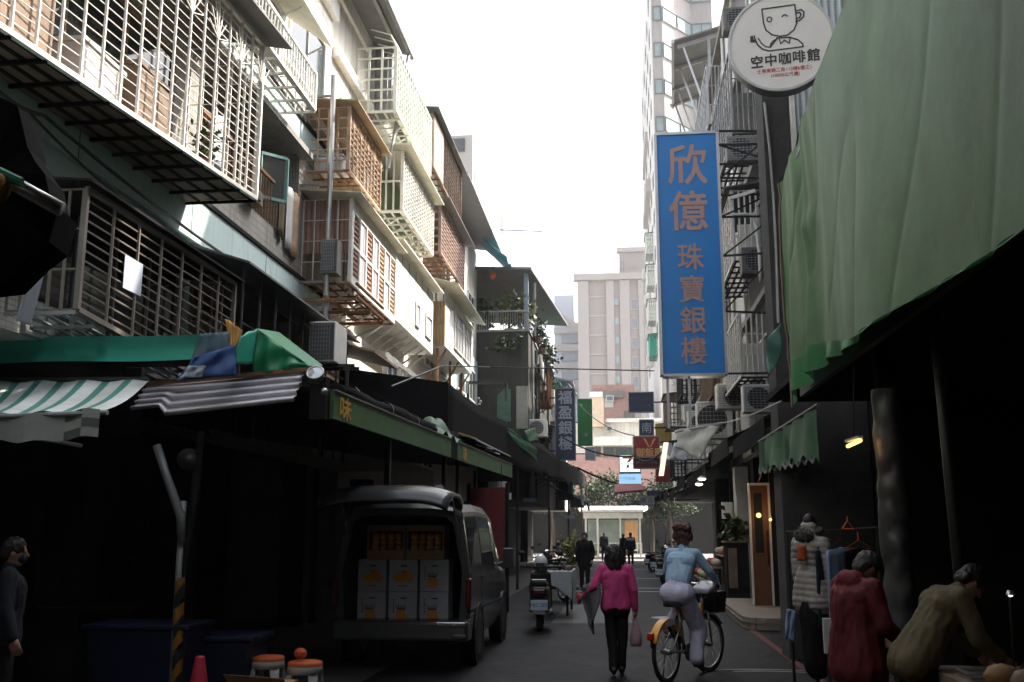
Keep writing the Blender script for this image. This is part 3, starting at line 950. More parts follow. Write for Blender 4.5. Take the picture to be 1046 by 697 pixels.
b4 = thing("apartment_building", "dark mouldy block jutting out with a roof terrace under a sheet roof", "building", (-3.5, 47, 0))
MB().box(-14, -3.5, 39.3, 49.8, 2.9, 9.65).build("wall", "moldy", b4)
MB().box(-14, -5.6, 39.3, 49.8, 0.012, 2.9).build("shop_back_wall", "dark_wall", b4)
MB().box(-3.6, -3.44, 39.24, 49.8, 9.65, 9.72).build("coping", "concrete", b4)
MB().box(-14, -3.6, 39.22, 39.36, 9.65, 9.72).build("coping", "concrete", b4)
g = MB()
for k in range(22):
    x = -5.6 + 2.05 * k / 21
    g.tube([(x, 39.3, 9.7), (x, 39.3, 10.5)], .015, 5)
g.bar((-5.7, 39.3, 10.5), (-3.5, 39.3, 10.5), .06)
for k in range(18):
    y = 39.4 + 9.8 * k / 17
    g.tube([(-3.52, y, 9.7), (-3.52, y, 10.5)], .015, 5)
g.bar((-3.52, 39.3, 10.51), (-3.52, 49.5, 10.51), .05)
g.build("railing", "grey_metal", b4)
MB().box(-12, -6.5, 42, 49.5, 9.66, 11.9).build("terrace_room", "moldy", b4)
MB().hexa([(-9, 38.9, 12.35), (-3.35, 38.9, 12.12), (-2.4, 49.5, 11.95), (-9, 49.5, 12.35), (-9, 38.9, 12.45), (-3.35, 38.9, 12.22), (-2.4, 49.5, 12.05), (-9, 49.5, 12.45)]).build("roof", "grey_roof", b4)
MB().box(-3.7, -3.52, 39.5, 39.68, 9.7, 12.15).build("roof_post", mat("post_blue", (.20, .27, .36), .5), b4)
MB().box(-3.4, -3.3, 40.6, 40.7, 9.7, 12.0).build("roof_post", "grey_metal", b4)
for z in (4.2, 7.3):
    for y in (41, 43.6, 46.2):
        window(b4, -3.5, y, y + 1.6, z, z + 1.4, 1, "grey_metal", mull=1)
MB().box(-4.75, -4.2, 39.2, 39.29, 6.0, 7.3).build("green_shutter", mat("mesh_green", (.06, .14, .11), .7, var=.3, scale=9), b4)
MB().box(-3.98, -3.52, 39.2, 39.28, 5.7, 7.4).build("white_board", "concrete", b4)
tp = thing("blue_tarpaulin", "teal blue tarpaulin slung over the terrace roof edge", "tarpaulin", (-5.1, 38.5, 12.6))
MB().grid(lambda u, v: (lerp(-5.9, -4.15, u), lerp(37.2, 39.4, v), 14.1 - 1.9 * u ** .9 + .12 * math.sin(v * 7 + u * 3) - .25 * math.sin(u * 3.1)), 18, 10).build("sheet", mat("tarp_teal", (.07, .25, .31), .5, var=.15, trans=.25), tp, smooth=True, thick=.02)
MB().tube([(-5.3, 38.0, 13.6), (-2.85, 38.4, 13.55)], .02, 5).build("rope_pole", "black_metal", tp)
bg_ = thing("hanging_bag", "orange bag hanging under the teal blue tarpaulin", "bag", (-4.9, 38.9, 12))
MB().ball((-4.9, 38.9, 11.9), .13, 10, sc=(1, .7, 1.3)).build("bag", "orange", bg_, smooth=True)
MB().tube([(-4.9, 38.9, 12.15), (-4.9, 38.9, 12.5)], .02, 5).build("strap", "black_metal", bg_)
for k, (x, y, h) in enumerate(((-5.35, 39.7, 1.3), (-4.3, 39.6, 1.7), (-3.85, 39.7, 1.5))):
    plant("terrace_plant", ("dark leafy plant behind the terrace railing by the blue tarpaulin", "large pale leafy plant in the middle of the terrace railing", "leafy plant beside the blue post of the terrace")[k], (x, y, 9.75), h, .55, 260, ("leaf", "leaf_lite") if k else ("leaf_dark", "leaf"), 10 + k, leaf=.22, pot=.22, group="plants on the roof terrace")
plant("wall_creeper", "dark creeper hanging over the mouldy terrace wall", (-4.5, 39.25, 8.9), .9, .8, 260, ("leaf_dark", "leaf"), 21, leaf=.16, droop=1.4)
plant("street_tree", "leafy branches leaning out past the far corner of the terrace", (-3.4, 46.5, 8.4), 1.6, .7, 260, ("leaf_dark",), 22, leaf=.22, cat="tree")

b5 = thing("apartment_building", "narrow grey block with green louvred awning next to the mouldy block", "building", (-3.6, 54, 0))
MB().box(-14, -3.6, 49.8, 57.5, 2.9, 9.5).build("wall", "concrete", b5)
MB().box(-14, -5.6, 49.8, 57.5, 0.012, 2.9).build("shop_back_wall", "dark_wall", b5)
for z in (4.2, 6.9):
    for y in (50.3, 52.6, 54.9):
        window(b5, -3.6, y, y + 1.6, z, z + 1.5, 1, "white_metal" if y > 52 else "grey_metal", "blue_glass", mull=1)
aw = thing("louvred_awning", "green slatted awning sloping from the narrow grey block", "awning", (-3.5, 51.5, 10.6))
g = MB()
for k in range(12):
    u = k / 11
    a, b_ = V((lerp(-4.7, -2.75, u), 49.9, lerp(11.5, 8.9, u))), V((lerp(-4.7, -2.75, u), 53.5, lerp(11.5, 8.9, u)))
    g.bar(a, b_, .19, .03)
g.build("slats", mat("awning_teal", (.06, .22, .17), .5, var=.12), aw)
for y in (50.0, 51.6, 53.3):
    MB().bar((-4.75, y, 11.5), (-2.7, y, 8.78), .05).build("rafter", "black_metal", aw)
aw = thing("sheet_roof", "weathered blue sheet roof over the narrow grey block", "awning", (-3, 56, 10.2))
MB().hexa([(-6, 53.8, 11.1), (-2.6, 53.8, 9.6), (-2.3, 58, 9.6), (-6, 58, 11.1), (-6, 53.8, 11.16), (-2.6, 53.8, 9.66), (-2.3, 58, 9.66), (-6, 58, 11.16)]).build("sheet", "bluegrey", aw)
MB().bar((-2.62, 53.9, 9.55), (-3.6, 53.9, 8.8), .05).build("strut", "grey_metal", aw)
b6 = thing("apartment_building", "low pale block at the far left corner of the lane", "building", (-3.1, 59.4, 0))
MB().box(-14, -3.1, 57.5, 61.2, 2.9, 10.4).build("wall", "cream", b6)
MB().box(-14, -5.2, 57.5, 61.2, 0.012, 2.9).build("shop_back_wall", "dark_wall", b6)
MB().hexa([(-6, 57.2, 11.0), (-2.5, 57.2, 10.2), (-2.5, 61.4, 10.2), (-6, 61.4, 11.0), (-6, 57.2, 11.1), (-2.5, 57.2, 10.3), (-2.5, 61.4, 10.3), (-6, 61.4, 11.1)]).build("roof", "grey_roof", b6)
for z in (4.0, 6.8):
    window(b6, -3.1, 58.2, 60.4, z, z + 1.5, 1, "brown", mull=3)
cage("tan caged window on the low pale far left block", -3.1, -2.55, 57.7, 60.9, 8.2, 9.9, "tan_cloth", nv=10, nh=5, ns=3, rs=4, roof="grey_roof", tray="rust")
# clutter on the far left fronts
CL = ((40.2, 3.3, 1.7, "black_metal", "black barred cage lowest on the mouldy block"), (42.6, 6.6, 1.7, "rust", "rusty cage in the middle of the mouldy block front"), (45.6, 4.1, 1.9, "grey_metal", "grey cage on the far end of the mouldy block front"), (50.2, 6.6, 1.8, "white_metal", "white cage on the narrow grey block"), (53.4, 4.0, 1.9, "brown", "brown cage low on the narrow grey block"), (54.6, 7.0, 1.5, "black_metal", "black cage high on the narrow grey block"))
for y, z, h, m_, lab in CL:
    cage(lab, -3.5 if y < 49 else -3.6, -2.95, y, y + 2.3, z + .6, z + h + .4, m_, nv=9, nh=6, ns=3, rs=4, roof="grey_roof" if int(y) % 2 else "bluegrey", tray="rust", rv=.03, rh=.02, brackets=2, group="window cages on the far left fronts")
for k, (y, z) in enumerate(((39.9, 5.4), (44.9, 7.3), (48.6, 6.0), (52.8, 5.6), (56.6, 8.2))):
    ac_unit(("white air conditioner at the near corner of the mouldy block", "white air conditioner high on the mouldy block front", "white air conditioner at the far edge of the mouldy block", "white air conditioner low on the narrow grey block", "white air conditioner at the top of the narrow grey block")[k], (-3.15, y, z), 0, (.7, .8, .7), group="air conditioners on the far left fronts")
for k, (y, x) in enumerate(((40.05, -3.42), (42.2, -3.44), (49.6, -3.42), (50.0, -3.5), (57.2, -3.5))):
    tag(MB().tube([(x, y, 3), (x + .03, y, 6), (x, y + .1, 9.4)], .05, 6).build("drain_pipe", "black_metal" if k % 2 else "concrete"), ("pale drain pipe at the near corner of the mouldy block", "black drain pipe on the mouldy block front", "pale drain pipe at the far end of the mouldy block", "black drain pipe at the near edge of the narrow grey block", "pale drain pipe at the far edge of the narrow grey block")[k], "pipe", "drain pipes on the far left fronts")
for k in range(9):
    y = 39.9 + k * .42
    tag(MB().grid(lambda u, v, y=y, k=k: (-3.1 + .03 * math.sin(u * 9), y + .34 * u, 8.75 - (.7 + .25 * math.sin(k * 2.2)) * v), 5, 5).build("hanging_cloth", ("navy_cloth", "moldy", "brown", "concrete", "denim")[k % 5], smooth=True, thick=.01), "small washing item hung out along the mouldy block front", "laundry", "washing hung along the mouldy block")
MB().tube([(-3.1, 39.8, 8.77), (-3.1, 43.8, 8.77)], .015, 5).build("x", "steel").name = "washing_line"
tag(bpy.data.objects["washing_line"], "thin steel rail carrying washing along the mouldy block", "rail")
for k, y in enumerate((41.2, 44.0, 47.2)):
    plant("wall_plant", ("dark bushy pot plant nearest on the mouldy block ledge", "dark bushy pot plant in the middle of the mouldy block ledge", "dark bushy pot plant farthest on the mouldy block ledge")[k], (-3.3, y, 9.75), .9, .45, 200, ("leaf_dark", "leaf"), 70 + k, leaf=.18, droop=.6, pot=.18, group="pot plants on the mouldy block ledge")
bw = thing("apartment_building", "tall plain grey white tower rising behind the left roofs", "building", (-12, 62, 0))
MB().box(-16, A(483, 140, Y=62).x, 62, 80, 0, A(478, 138, Y=62).z).build("wall", "tan_trim", bw)
MB().box(-16, A(489, 140, Y=62).x - .2, 62.6, 79, 0, A(489, 170, Y=62).z).build("wall", "white_wall", bw)
q = A(478, 146, Y=62)
MB().box(q.x - 2, q.x - .2, 61.9, 61.99, q.z - .6, q.z + .3).build("opening", "window", bw)
MB().box(-16, A(483, 215, Y=62).x + .1, 61.85, 61.95, A(480, 215, Y=62).z, A(480, 215, Y=62).z + .25).build("ledge", "white_wall", bw)


# ================================================================== LEFT MARKET CANOPIES
mc = thing("market_canopy", "corner market canopy with corrugated front and faded green fascia", "canopy", (-4, 12, 3))
fnf = lambda u, v: (lerp(-4.72, -3.08, u), 9.5 - .28 * v + .03 * math.sin(v * 26) + .02 * math.sin(u * 5), lerp(lerp(3.10, 3.21, u), lerp(2.74, 2.89, u) + .05 * math.sin(u * 4) * 0 + (.09 if u < .2 else 0), v))
MB().grid(fnf, 24, 40).build("corrugated_front", "corr", mc, smooth=True, thick=.008)
MB().bar((-4.95, 9.47, 3.10), (-3.0, 9.47, 3.24), .05, .04).build("front_rail", "rust", mc)
MB().hexa([(-8.4, 9.56, 3.4), (-2.84, 9.56, 3.02), (-2.84, 26.4, 3.3), (-8.4, 26.4, 3.7), (-8.4, 9.56, 3.44), (-2.84, 9.56, 3.06), (-2.84, 26.4, 3.34), (-8.4, 26.4, 3.74)]).build("roof_sheet", "dark_wall", mc)
e0, e1, e2 = 9.56, 16.6, 17.3
zt = lambda y: lerp(3.03, 3.42, (y - 9.56) / 16.86)
zb = lambda y: lerp(2.76, 3.08, (y - 9.56) / 16.86)
for a, b_ in ((e0, e1), (e2, 26.4)):
    MB().hexa([(-2.83, a, zb(a)), (-2.79, a, zb(a)), (-2.79, b_, zb(b_)), (-2.83, b_, zb(b_)), (-2.83, a, zt(a)), (-2.79, a, zt(a)), (-2.79, b_, zt(b_)), (-2.83, b_, zt(b_))]).build("fascia_board", "fascia", mc)
    MB().hexa([(-2.80, a, zt(a) + .002), (-2.77, a, zt(a) + .002), (-2.77, b_, zt(b_) + .002), (-2.80, b_, zt(b_) + .002), (-2.80, a, zt(a) + .02), (-2.77, a, zt(a) + .02), (-2.77, b_, zt(b_) + .02), (-2.80, b_, zt(b_) + .02)]).build("edge_trim", "concrete", mc)
    text("yellow_lettering", "味", .25 if a < 10 else .3, "yellow", mc, (-2.783, a + (.42 if a < 10 else .8), (zb(a) + zt(a)) / 2 + .01), (0, 1, .02), (0, 0, 1), xs=1.9 if a < 10 else 1.8, bold=.008)
    for k in range(2):
        yy = a + 1.5 + k * 1.3
MB().hexa([(-2.84, e1, zb(e1)), (-2.80, e1, zb(e1)), (-2.80, e2, zb(e2)), (-2.84, e2, zb(e2)), (-2.84, e1, zt(e1)), (-2.80, e1, zt(e1)), (-2.80, e2, zt(e2)), (-2.84, e2, zt(e2))]).build("gap_board", "dark_wall", mc)
MB().box(-8.4, -4.8, 9.55, 9.62, 2.6, 3.3).build("side_board", "dark_wall", mc)
for y in (13.5, 18, 22, 26):
    MB().box(-3.2, -3.12, y, y + .08, .02, 3.0).build("post", "black_metal", mc)
# rolled tarps and clutter lying on the canopy edge
rt = thing("rolled_tarpaulin", "black rolled tarpaulin lying along the green fascia edge", "tarpaulin", (-3, 14, 3.2))
MB().tube([(-3.02 + .05 * math.sin(k * 1.7), 10.4 + k * .62, zt(10.4 + k * .62) + .11 + .05 * noise.noise(V((k * 1.7, 3, 1)))) for k in range(15)], [.085 + .06 * abs(noise.noise(V((k * .9, 7, 1)))) for k in range(15)], 10).build("roll", "black_cloth", rt, smooth=True)
for k in range(5):
    y = 11 + k * 1.7
    MB().lathe([(.125, -.02), (.125, .02)], (-3.02, y, zt(y) + .11), 12, axis=(0, 1, 0)).build("tie", "grey_metal", rt)
rt = thing("folded_tarpaulin", "dark green folded tarpaulin heaped where the green fascia is broken", "tarpaulin", (-3, 17, 3.5))
MB().grid(lambda u, v: (lerp(-3.4, -2.78, v), lerp(15.7, 17.9, u), zt(16.5) + .04 + .34 * math.sin(math.pi * u) * math.sin(math.pi * min(1, v * 1.1)) + .05 * math.sin(u * 19 + v * 5)), 24, 12).build("heap", "green_dark", rt, smooth=True, thick=.02)
ru = thing("corrugated_sheet", "narrow corrugated offcut edged with white spots on the canopy roof", "sheet", (-3, 22, 3.5))
MB().grid(lambda u, v: (lerp(-3.5, -2.75, v), lerp(19.3, 25.6, u), lerp(3.42, 3.56, u) + .22 * (1 - v) + .025 * math.sin(u * 150)), 150, 1).build("sheet", "dark_wall", ru, thick=.01)
for k in range(34):
    y = 19.4 + 6.1 * k / 33
    if k % 1 == 0:
        pass
g = MB()
for k in range(40):
    y = 19.4 + 6.1 * k / 39
    g.ball((-2.75, y, lerp(3.43, 3.57, k / 39)), .022, 6)
g.build("edge_beads", "steel", ru)
for k, (y, m_) in enumerate(((18.6, "cardboard"), (21.0, "sign_pale"), (22.4, "white_plastic"))):
    q = tag(MB().hexa([(-3.0, y, 3.48), (-2.75, y, 3.40), (-2.75, y + .9, 3.44), (-3.0, y + .9, 3.52), (-3.0, y, 3.52), (-2.75, y, 3.44), (-2.75, y + .9, 3.48), (-3.0, y + .9, 3.56)]).build("loose_board", m_, bevel=.01), ("brown loose board lying on the canopy edge", "pale blue loose board on the canopy edge", "white loose board on the canopy edge farthest along")[k], "board", "loose boards on the canopy")

# round flood lamp at the corner
fl = thing("flood_lamp", "round glass faced flood lamp at the corner of the corrugated canopy", "lamp", (-2.92, 9.42, 3.0))
q = A(322, 381, Y=9.4)
ax = V((.05, -.75, .5))
MB().lathe([(.0, -.2), (.045, -.2), (.075, -.1), (.088, .0), (.088, .012), (.078, .012), (.074, .004)], q, 20, axis=ax).build("housing", "steel", fl, smooth=True)
MB().lathe([(.074, .004), (.0, .012)], q, 20, axis=ax).build("lens", mat("lens", (.55, .62, .66), .08, metal=.4), fl)
MB().box(q.x - .06, q.x + .1, 9.44, 9.56, 2.74, q.z - .04).build("bracket", "dark_wall", fl)
MB().ball((q.x + .11, 9.36, q.z - .19), .035, 10).build("knob", "steel", fl, smooth=True)

# teal beam, tarps, striped awning
tb = thing("fabric_beam", "long plain teal green fabric beam above the striped awning", "awning", (-5.5, 9, 3.3))
MB().grid(lambda u, v: (lerp(-7.6, -3.82 - .18 * v, u), 9.0 + .05 * math.sin(math.pi * v), lerp(3.52, 3.275, v) + .008 * math.sin(u * 13)), 30, 8).build("fabric_front", "teal_green", tb, smooth=True)
MB().box(-7.6, -4.05, 9.06, 9.3, 3.26, 3.50).build("core", "dark_wall", tb)
MB().box(-7.6, -4.78, 9.1, 9.16, 2.9, 3.26).build("under_board", "dark_wall", tb)


def sheet(name, label, m, pts, nu=14, nv=10, fold=.03, seed=0, parent=None, cat="tarpaulin", thick=.008):
    """a draped cloth through four corners, with folds"""
    rnd = random.Random(seed)
    p = [V(q) for q in pts]
    n = (p[1] - p[0]).cross(p[3] - p[0]).normalized()
    ph = [rnd.uniform(0, 6) for _ in range(6)]

    def fn(u, v):
        b = p[0].lerp(p[1], u).lerp(p[3].lerp(p[2], u), v)
        d = math.sin(u * 11 + ph[0] + v * 2) * .5 + math.sin(u * 23 + ph[1] - v * 3) * .3 + math.sin(v * 9 + u * 5 + ph[2]) * .35
        return b + n * fold * d
    o = MB().grid(fn, nu, nv).build(name, m, parent, smooth=True, thick=thick)
    if label:
        tag(o, label, cat)
    return o


Y9 = 8.96
sheet("tarpaulin", "blue grey tarpaulin wrapped round the end of the teal beam", "bluegrey", [A(204, 341, Y=Y9), A(234, 339, Y=Y9 + .1), A(237, 373, Y=Y9 + .1), A(191, 381, Y=Y9)], seed=1, fold=.02)
sheet("tarpaulin", "bright blue tarpaulin corner hanging below the blue grey one", "blue_tarp", [A(199, 365, Y=Y9 - .03), A(240, 352, Y=Y9 + .05), A(242, 384, Y=Y9 + .05), A(180, 389, Y=Y9 - .03)], seed=2, fold=.03)
sheet("tarpaulin", "pale clear plastic scrap on the blue tarpaulin corner", "sign_pale", [A(192, 374, Y=Y9 - .07), A(210, 374, Y=Y9 - .07), A(206, 385, Y=Y9 - .07), A(184, 387, Y=Y9 - .07)], seed=3, fold=.02)
sheet("hanging_cloth", "ochre yellow cloth peeking out between blue and green tarpaulins", "ochre", [A(230, 325, Y=9.1), A(248, 338, Y=9.15), A(240, 362, Y=9.1), A(236, 360, Y=9.05)], seed=4, fold=.02, cat="cloth")
gt = thing("green_tarpaulin", "vivid green tarpaulin pitched like a tent behind the corrugated front", "tarpaulin", (-3.6, 9.7, 3.2))
MB().grid(lambda u, v: (A(lerp(262, 316, u), lerp(336, 374, u), Y=9.5).lerp(A(lerp(258, 316, u), 383 - 8 * u, Y=9.46), v)) + V((0, .03 * math.sin(u * 17) + .02 * math.sin(v * 7 + u * 9), 0)), 22, 10).build("front_face", "green_vivid", gt, smooth=True, thick=.01)
MB().grid(lambda u, v: (A(lerp(262, 246, u), lerp(336, 343, u), Y=lerp(9.5, 9.05, u)).lerp(A(lerp(259, 240, u), 372, Y=lerp(9.5, 9.02, u)), v)) + V((0, .02 * math.sin(u * 9 + v * 4), 0)), 12, 10).build("side_face", "teal_green", gt, smooth=True, thick=.01)
MB().hexa([A(262, 336, Y=9.52), A(316, 374, Y=9.5), A(330, 374, Y=13), A(285, 340, Y=13), A(262, 335.5, Y=9.52), A(316, 373.5, Y=9.5), A(330, 373.5, Y=13), A(285, 339.5, Y=13)]).build("top_face", "green_vivid", gt)

sa = thing("striped_awning", "green and white striped awning with a checked valance at left", "awning", (-5.5, 8, 2.9))
s0, s1, s2, s3 = V((-9.5, 9.0, 3.13)), A(152, 388, Y=9.0), A(104, 419, Y=7.6), V((-8.2, 7.6, 2.52))


def fsa(u, v):
    a = s0.lerp(s1, u)
    b = s3.lerp(s2, u)
    return a.lerp(b, v) - V((0, 0, .05 * math.sin(math.pi * v) + .012 * math.sin(u * 70)))


mb = MB()
NU = 66
for k in range(NU):
    mb.grid(lambda u, v, k=k: fsa((k + u) / NU, v), 2, 8, 0 if k % 3 else 1)
mb.build("awning_sheet", [mat("awn_white", (.66, .71, .72), .6, trans=.15, dirt=.25), mat("awn_green", (.05, .22, .19), .6, dirt=.2)], sa, smooth=True)
mb = MB()
for k in range(26):
    for j in range(3):
        mi = (k + j) % 2 if k < 20 or k > 23 else 1
        mb.grid(lambda u, v, k=k, j=j: fsa(min(1, (k + u) / 26), 1.0) + V((0, -.01 + .02 * math.sin((k + u) * 1.9), -.225 * (j + v) / 3 - .012 * math.sin((k + u) * .9))), 3, 2, mi)
mb.build("valance", [mat("val_dark", (.12, .14, .13), .8, dirt=.4), mat("val_pale", (.42, .44, .42), .8, dirt=.4)], sa, smooth=True)
MB().tube([s3 + V((0, 0, -.02)), s2 + V((.05, 0, -.02))], .022, 8).build("front_bar", "grey_metal", sa)
MB().tube([s0, s1], .03, 8).build("rear_bar", "black_metal", sa)
for x in (-6.9, -5.3):
    MB().tube([(x, 7.62, 2.5), (x, 9.4, 2.5)], .02, 6).build("arm", "grey_metal", sa)

# foreground black awning end with its pipe, top left
fb = thing("furled_awning", "black furled awning end on a metal pipe at the upper left edge", "awning", (-2.6, 4, 3.6))
pts = [(-30, 85), (18, 108), (28, 150), (36, 165), (46, 178), (52, 205), (60, 212), (50, 247), (30, 262), (4, 288), (-30, 292)]
c0 = A(0, 190, Y=4.2)
mb = MB()
for k in range(len(pts) - 1):
    a, b_ = A(*pts[k], Y=4.2), A(*pts[k + 1], Y=4.2)
    w_ = .25
    mb.poly([c0 + V((0, -.12, 0)), a, b_]).poly([a, a + V((-.05, w_, 0)), b_ + V((-.05, w_, 0)), b_]).poly([c0 + V((0, w_ + .1, 0)), b_ + V((-.05, w_, 0)), a + V((-.05, w_, 0))])
mb.build("furled_cloth", "black_cloth", fb)
a, b_ = A(-25, 166, Y=4.0), A(62, 214, Y=4.05)
MB().tube([a, b_], .034, 12).build("pipe", "steel", fb, smooth=True)
MB().tube([A(-20, 168, Y=3.95), A(22, 186, Y=3.97)], [.03, .02], 8).build("cord", "teal_green", fb)
MB().ball(A(-2, 192, Y=3.95), .055, 10, sc=(1, 1, 1.3)).build("knot", "ochre", fb, smooth=True)
tag(MB().bar(A(24, 330, Y=6), A(45, 250, Y=6), .14, .02).build("leaning_board", "sign_pale", bevel=.004), "pale narrow board standing beside the dark rusty cage", "board")

# pole with hazard stripes
hp = thing("hazard_pole", "steel stall pole wrapped with yellow and black hazard tape", "pole", (-4.15, 9.3, 0))
MB().tube([(-4.165, 9.3, .012), (-4.16, 9.3, 1.95)], .032, 10).build("pole", "grey_metal", hp, smooth=True)
MB().tube([A(206, 440, Y=9.35), A(197, 520, Y=9.33), A(184, 600, Y=9.33), (-4.12, 9.34, .03)], .04, 10).build("pole", "dark_wall", hp, smooth=True)
mb = MB()
q0, q1 = A(184, 590, Y=9.30), V((-4.12, 9.31, .03))
for k in range(9):
    a, b_ = q0.lerp(q1, k / 9), q0.lerp(q1, (k + 1) / 9)
    n0 = len(mb.v)
    mb.tube([a, b_], .048, 12, mi=k % 2, cap=False)
    for i in range(n0, len(mb.v)):
        x, y, z = mb.v[i]
        mb.v[i] = (x, y, max(.03, min(q0.z, z + (x - a.x) * 1.3 + .02 * math.sin(k * 2.1))))
mb.build("tape", [mat("tape_yellow", (.34, .15, .015), .5, var=.2, scale=12, dirt=.35), "plastic_black"], hp, smooth=True)
MB().tube([A(160, 455, Y=9.25), A(172, 492, Y=9.25), A(185, 528, Y=9.27), A(185, 555, Y=9.27)], [.04, .04, .045, .035], 10).build("duct", "grey_metal", hp, smooth=True)
MB().lathe([(.0, 0), (.10, .01), (.11, .03), (0, .05)], A(193, 470, Y=9.32), 16, axis=(.3, -1, .1)).build("round_plate", mat("plate_dark", (.05, .05, .05), .4, var=.3, scale=8), hp, smooth=True)

# stall floor things
for k, (px, py, ww, hh, lab) in enumerate(((150, 660, 1.0, .75, "dark blue tub standing left of the hazard pole"), (225, 650, .8, .6, "dark blue tub standing behind the red traffic cone"))):
    q = A(px, 690, Y=9.6 + k * .5)
    t = thing("storage_tub", lab, "tub", (q.x, q.y, .012), "blue tubs beside the hazard pole")
    MB().hexa([(q.x - ww / 2 + .06, q.y - .25, .02), (q.x + ww / 2 - .06, q.y - .25, .02), (q.x + ww / 2 - .06, q.y + .25, .02), (q.x - ww / 2 + .06, q.y + .25, .02), (q.x - ww / 2, q.y - .3, hh), (q.x + ww / 2, q.y - .3, hh), (q.x + ww / 2, q.y + .3, hh), (q.x - ww / 2, q.y + .3, hh)]).build("body", "blue_bin", t, bevel=.03)
    MB().box(q.x - ww / 2 - .03, q.x + ww / 2 + .03, q.y - .33, q.y + .33, hh + .002, hh + .05).build("rim", "blue_bin", t, bevel=.012)
q = A(203, 697, Y=9.15)
tc_ = thing("traffic_cone", "red traffic cone with pale band at the foot of the pole", "traffic cone", (q.x, q.y, .012))
MB().lathe([(.12, .03), (.104, .14), (.082, .30), (.045, .52), (.038, .54), (0, .55)], (q.x, q.y, 0), 18).build("cone", "red_plastic", tc_, smooth=True)
MB().lathe([(.109, .14), (.087, .30)], (q.x, q.y, 0), 18).build("band", "white_plastic", tc_, smooth=True)
MB().box(q.x - .19, q.x + .19, q.y - .19, q.y + .19, .014, .045).build("base", "red_plastic", tc_, bevel=.02)


def stool(label, x, y, group="plastic stools by the van"):
    t = thing("plastic_stool", label, "stool", (x, y, .012), group)
    MB().lathe([(0, .44), (.15, .44), (.165, .43), (.165, .40)], (x, y, 0), 20).build("seat", "orange", t, smooth=True)
    MB().lathe([(.163, .40), (.175, .33), (.165, .33), (.15, .39)], (x, y, 0), 20).build("apron", "white_plastic", t, smooth=True)
    for k in range(4):
        an = R(45 + 90 * k)
        c, s_ = math.cos(an), math.sin(an)
        MB().hexa([(x + c * .21 - s_ * .035 - .01, y + s_ * .21 + c * .035, .014), (x + c * .21 + s_ * .035, y + s_ * .21 - c * .035, .014), (x + c * .18 + s_ * .03, y + s_ * .18 - c * .03, .014), (x + c * .18 - s_ * .03, y + s_ * .18 + c * .03, .014),
                   (x + c * .165 - s_ * .05, y + s_ * .165 + c * .05, .34), (x + c * .165 + s_ * .05, y + s_ * .165 - c * .05, .34), (x + c * .14 + s_ * .045, y + s_ * .14 - c * .045, .34), (x + c * .14 - s_ * .045, y + s_ * .14 + c * .045, .34)]).build("leg", "white_plastic", t)


q1, q2 = A(267, 697, Y=9.9), A(311, 697, Y=9.7)
stool("white stool with red seat behind the brown carton", q1.x, q1.y + .15)
stool("white stool with red seat nearest to the van", q2.x, q2.y)
MB().ball((q2.x - .05, q2.y, .51), .06, 10, sc=(1.1, .8, .9)).build("x", "orange").name = "orange_fruit"
tag(bpy.data.objects["orange_fruit"], "dark orange fruit resting on the stool nearest the van", "fruit")
q = A(270, 697, Y=9.3)
bxo = thing("carton_box", "open brown cardboard carton in front of the stool", "box", (q.x, q.y, .012))
MB().box(q.x - .26, q.x + .26, q.y - .18, q.y + .18, .014, .30).build("carton", "cardboard", bxo)
MB().hexa([(q.x - .27, q.y - .19, .302), (q.x + .27, q.y - .19, .302), (q.x + .27, q.y - .18, .302), (q.x - .27, q.y - .18, .302), (q.x - .29, q.y - .27, .40), (q.x + .27, q.y - .27, .37), (q.x + .27, q.y - .26, .37), (q.x - .29, q.y - .26, .40)]).build("flap", "cardboard", bxo)
# pale round bundles on a stall shelf
for k, (px, py) in enumerate(((50, 606), (57, 597), (65, 606))):
    q = A(px, py, Y=10.5)
    tag(MB().ball(q, .07, 12, sc=(1, 1, .95)).build("melon", "concrete", smooth=True), ("pale melon at the left of the pile in the dark stall", "pale melon on top of the pile in the dark stall", "pale melon at the right of the pile in the dark stall")[k], "melon", "melons in the dark stall")
q = A(57, 612, Y=10.5)
st = thing("stall_table", "dark table in the stall carrying pale melons", "table", (q.x, 10.5, 0))
MB().box(q.x - .9, q.x + .9, 10.1, 10.9, q.z - .11, q.z - .06).build("tabletop", "dark_wall", st)
for sx in (-.8, .8):
    for sy in (10.2, 10.8):
        MB().box(q.x + sx - .03, q.x + sx + .03, sy - .03, sy + .03, .012, q.z - .112).build("leg", "dark_wall", st)

# dark canopies farther along the left
dk = thing("market_canopy", "long sagging black canopy farther along the left side", "canopy", (-3, 30, 4))
c0_, c1_ = V((-3.25, 18.8, 4.5)), V((-2.0, 60.0, 5.2))


def fdk(u, v):
    e = c0_.lerp(c1_, u)
    return V((lerp(e.x, -5.55, v), e.y, e.z + .35 * v - .12 * math.sin(v * math.pi) - .10 * abs(math.sin(u * 15))))


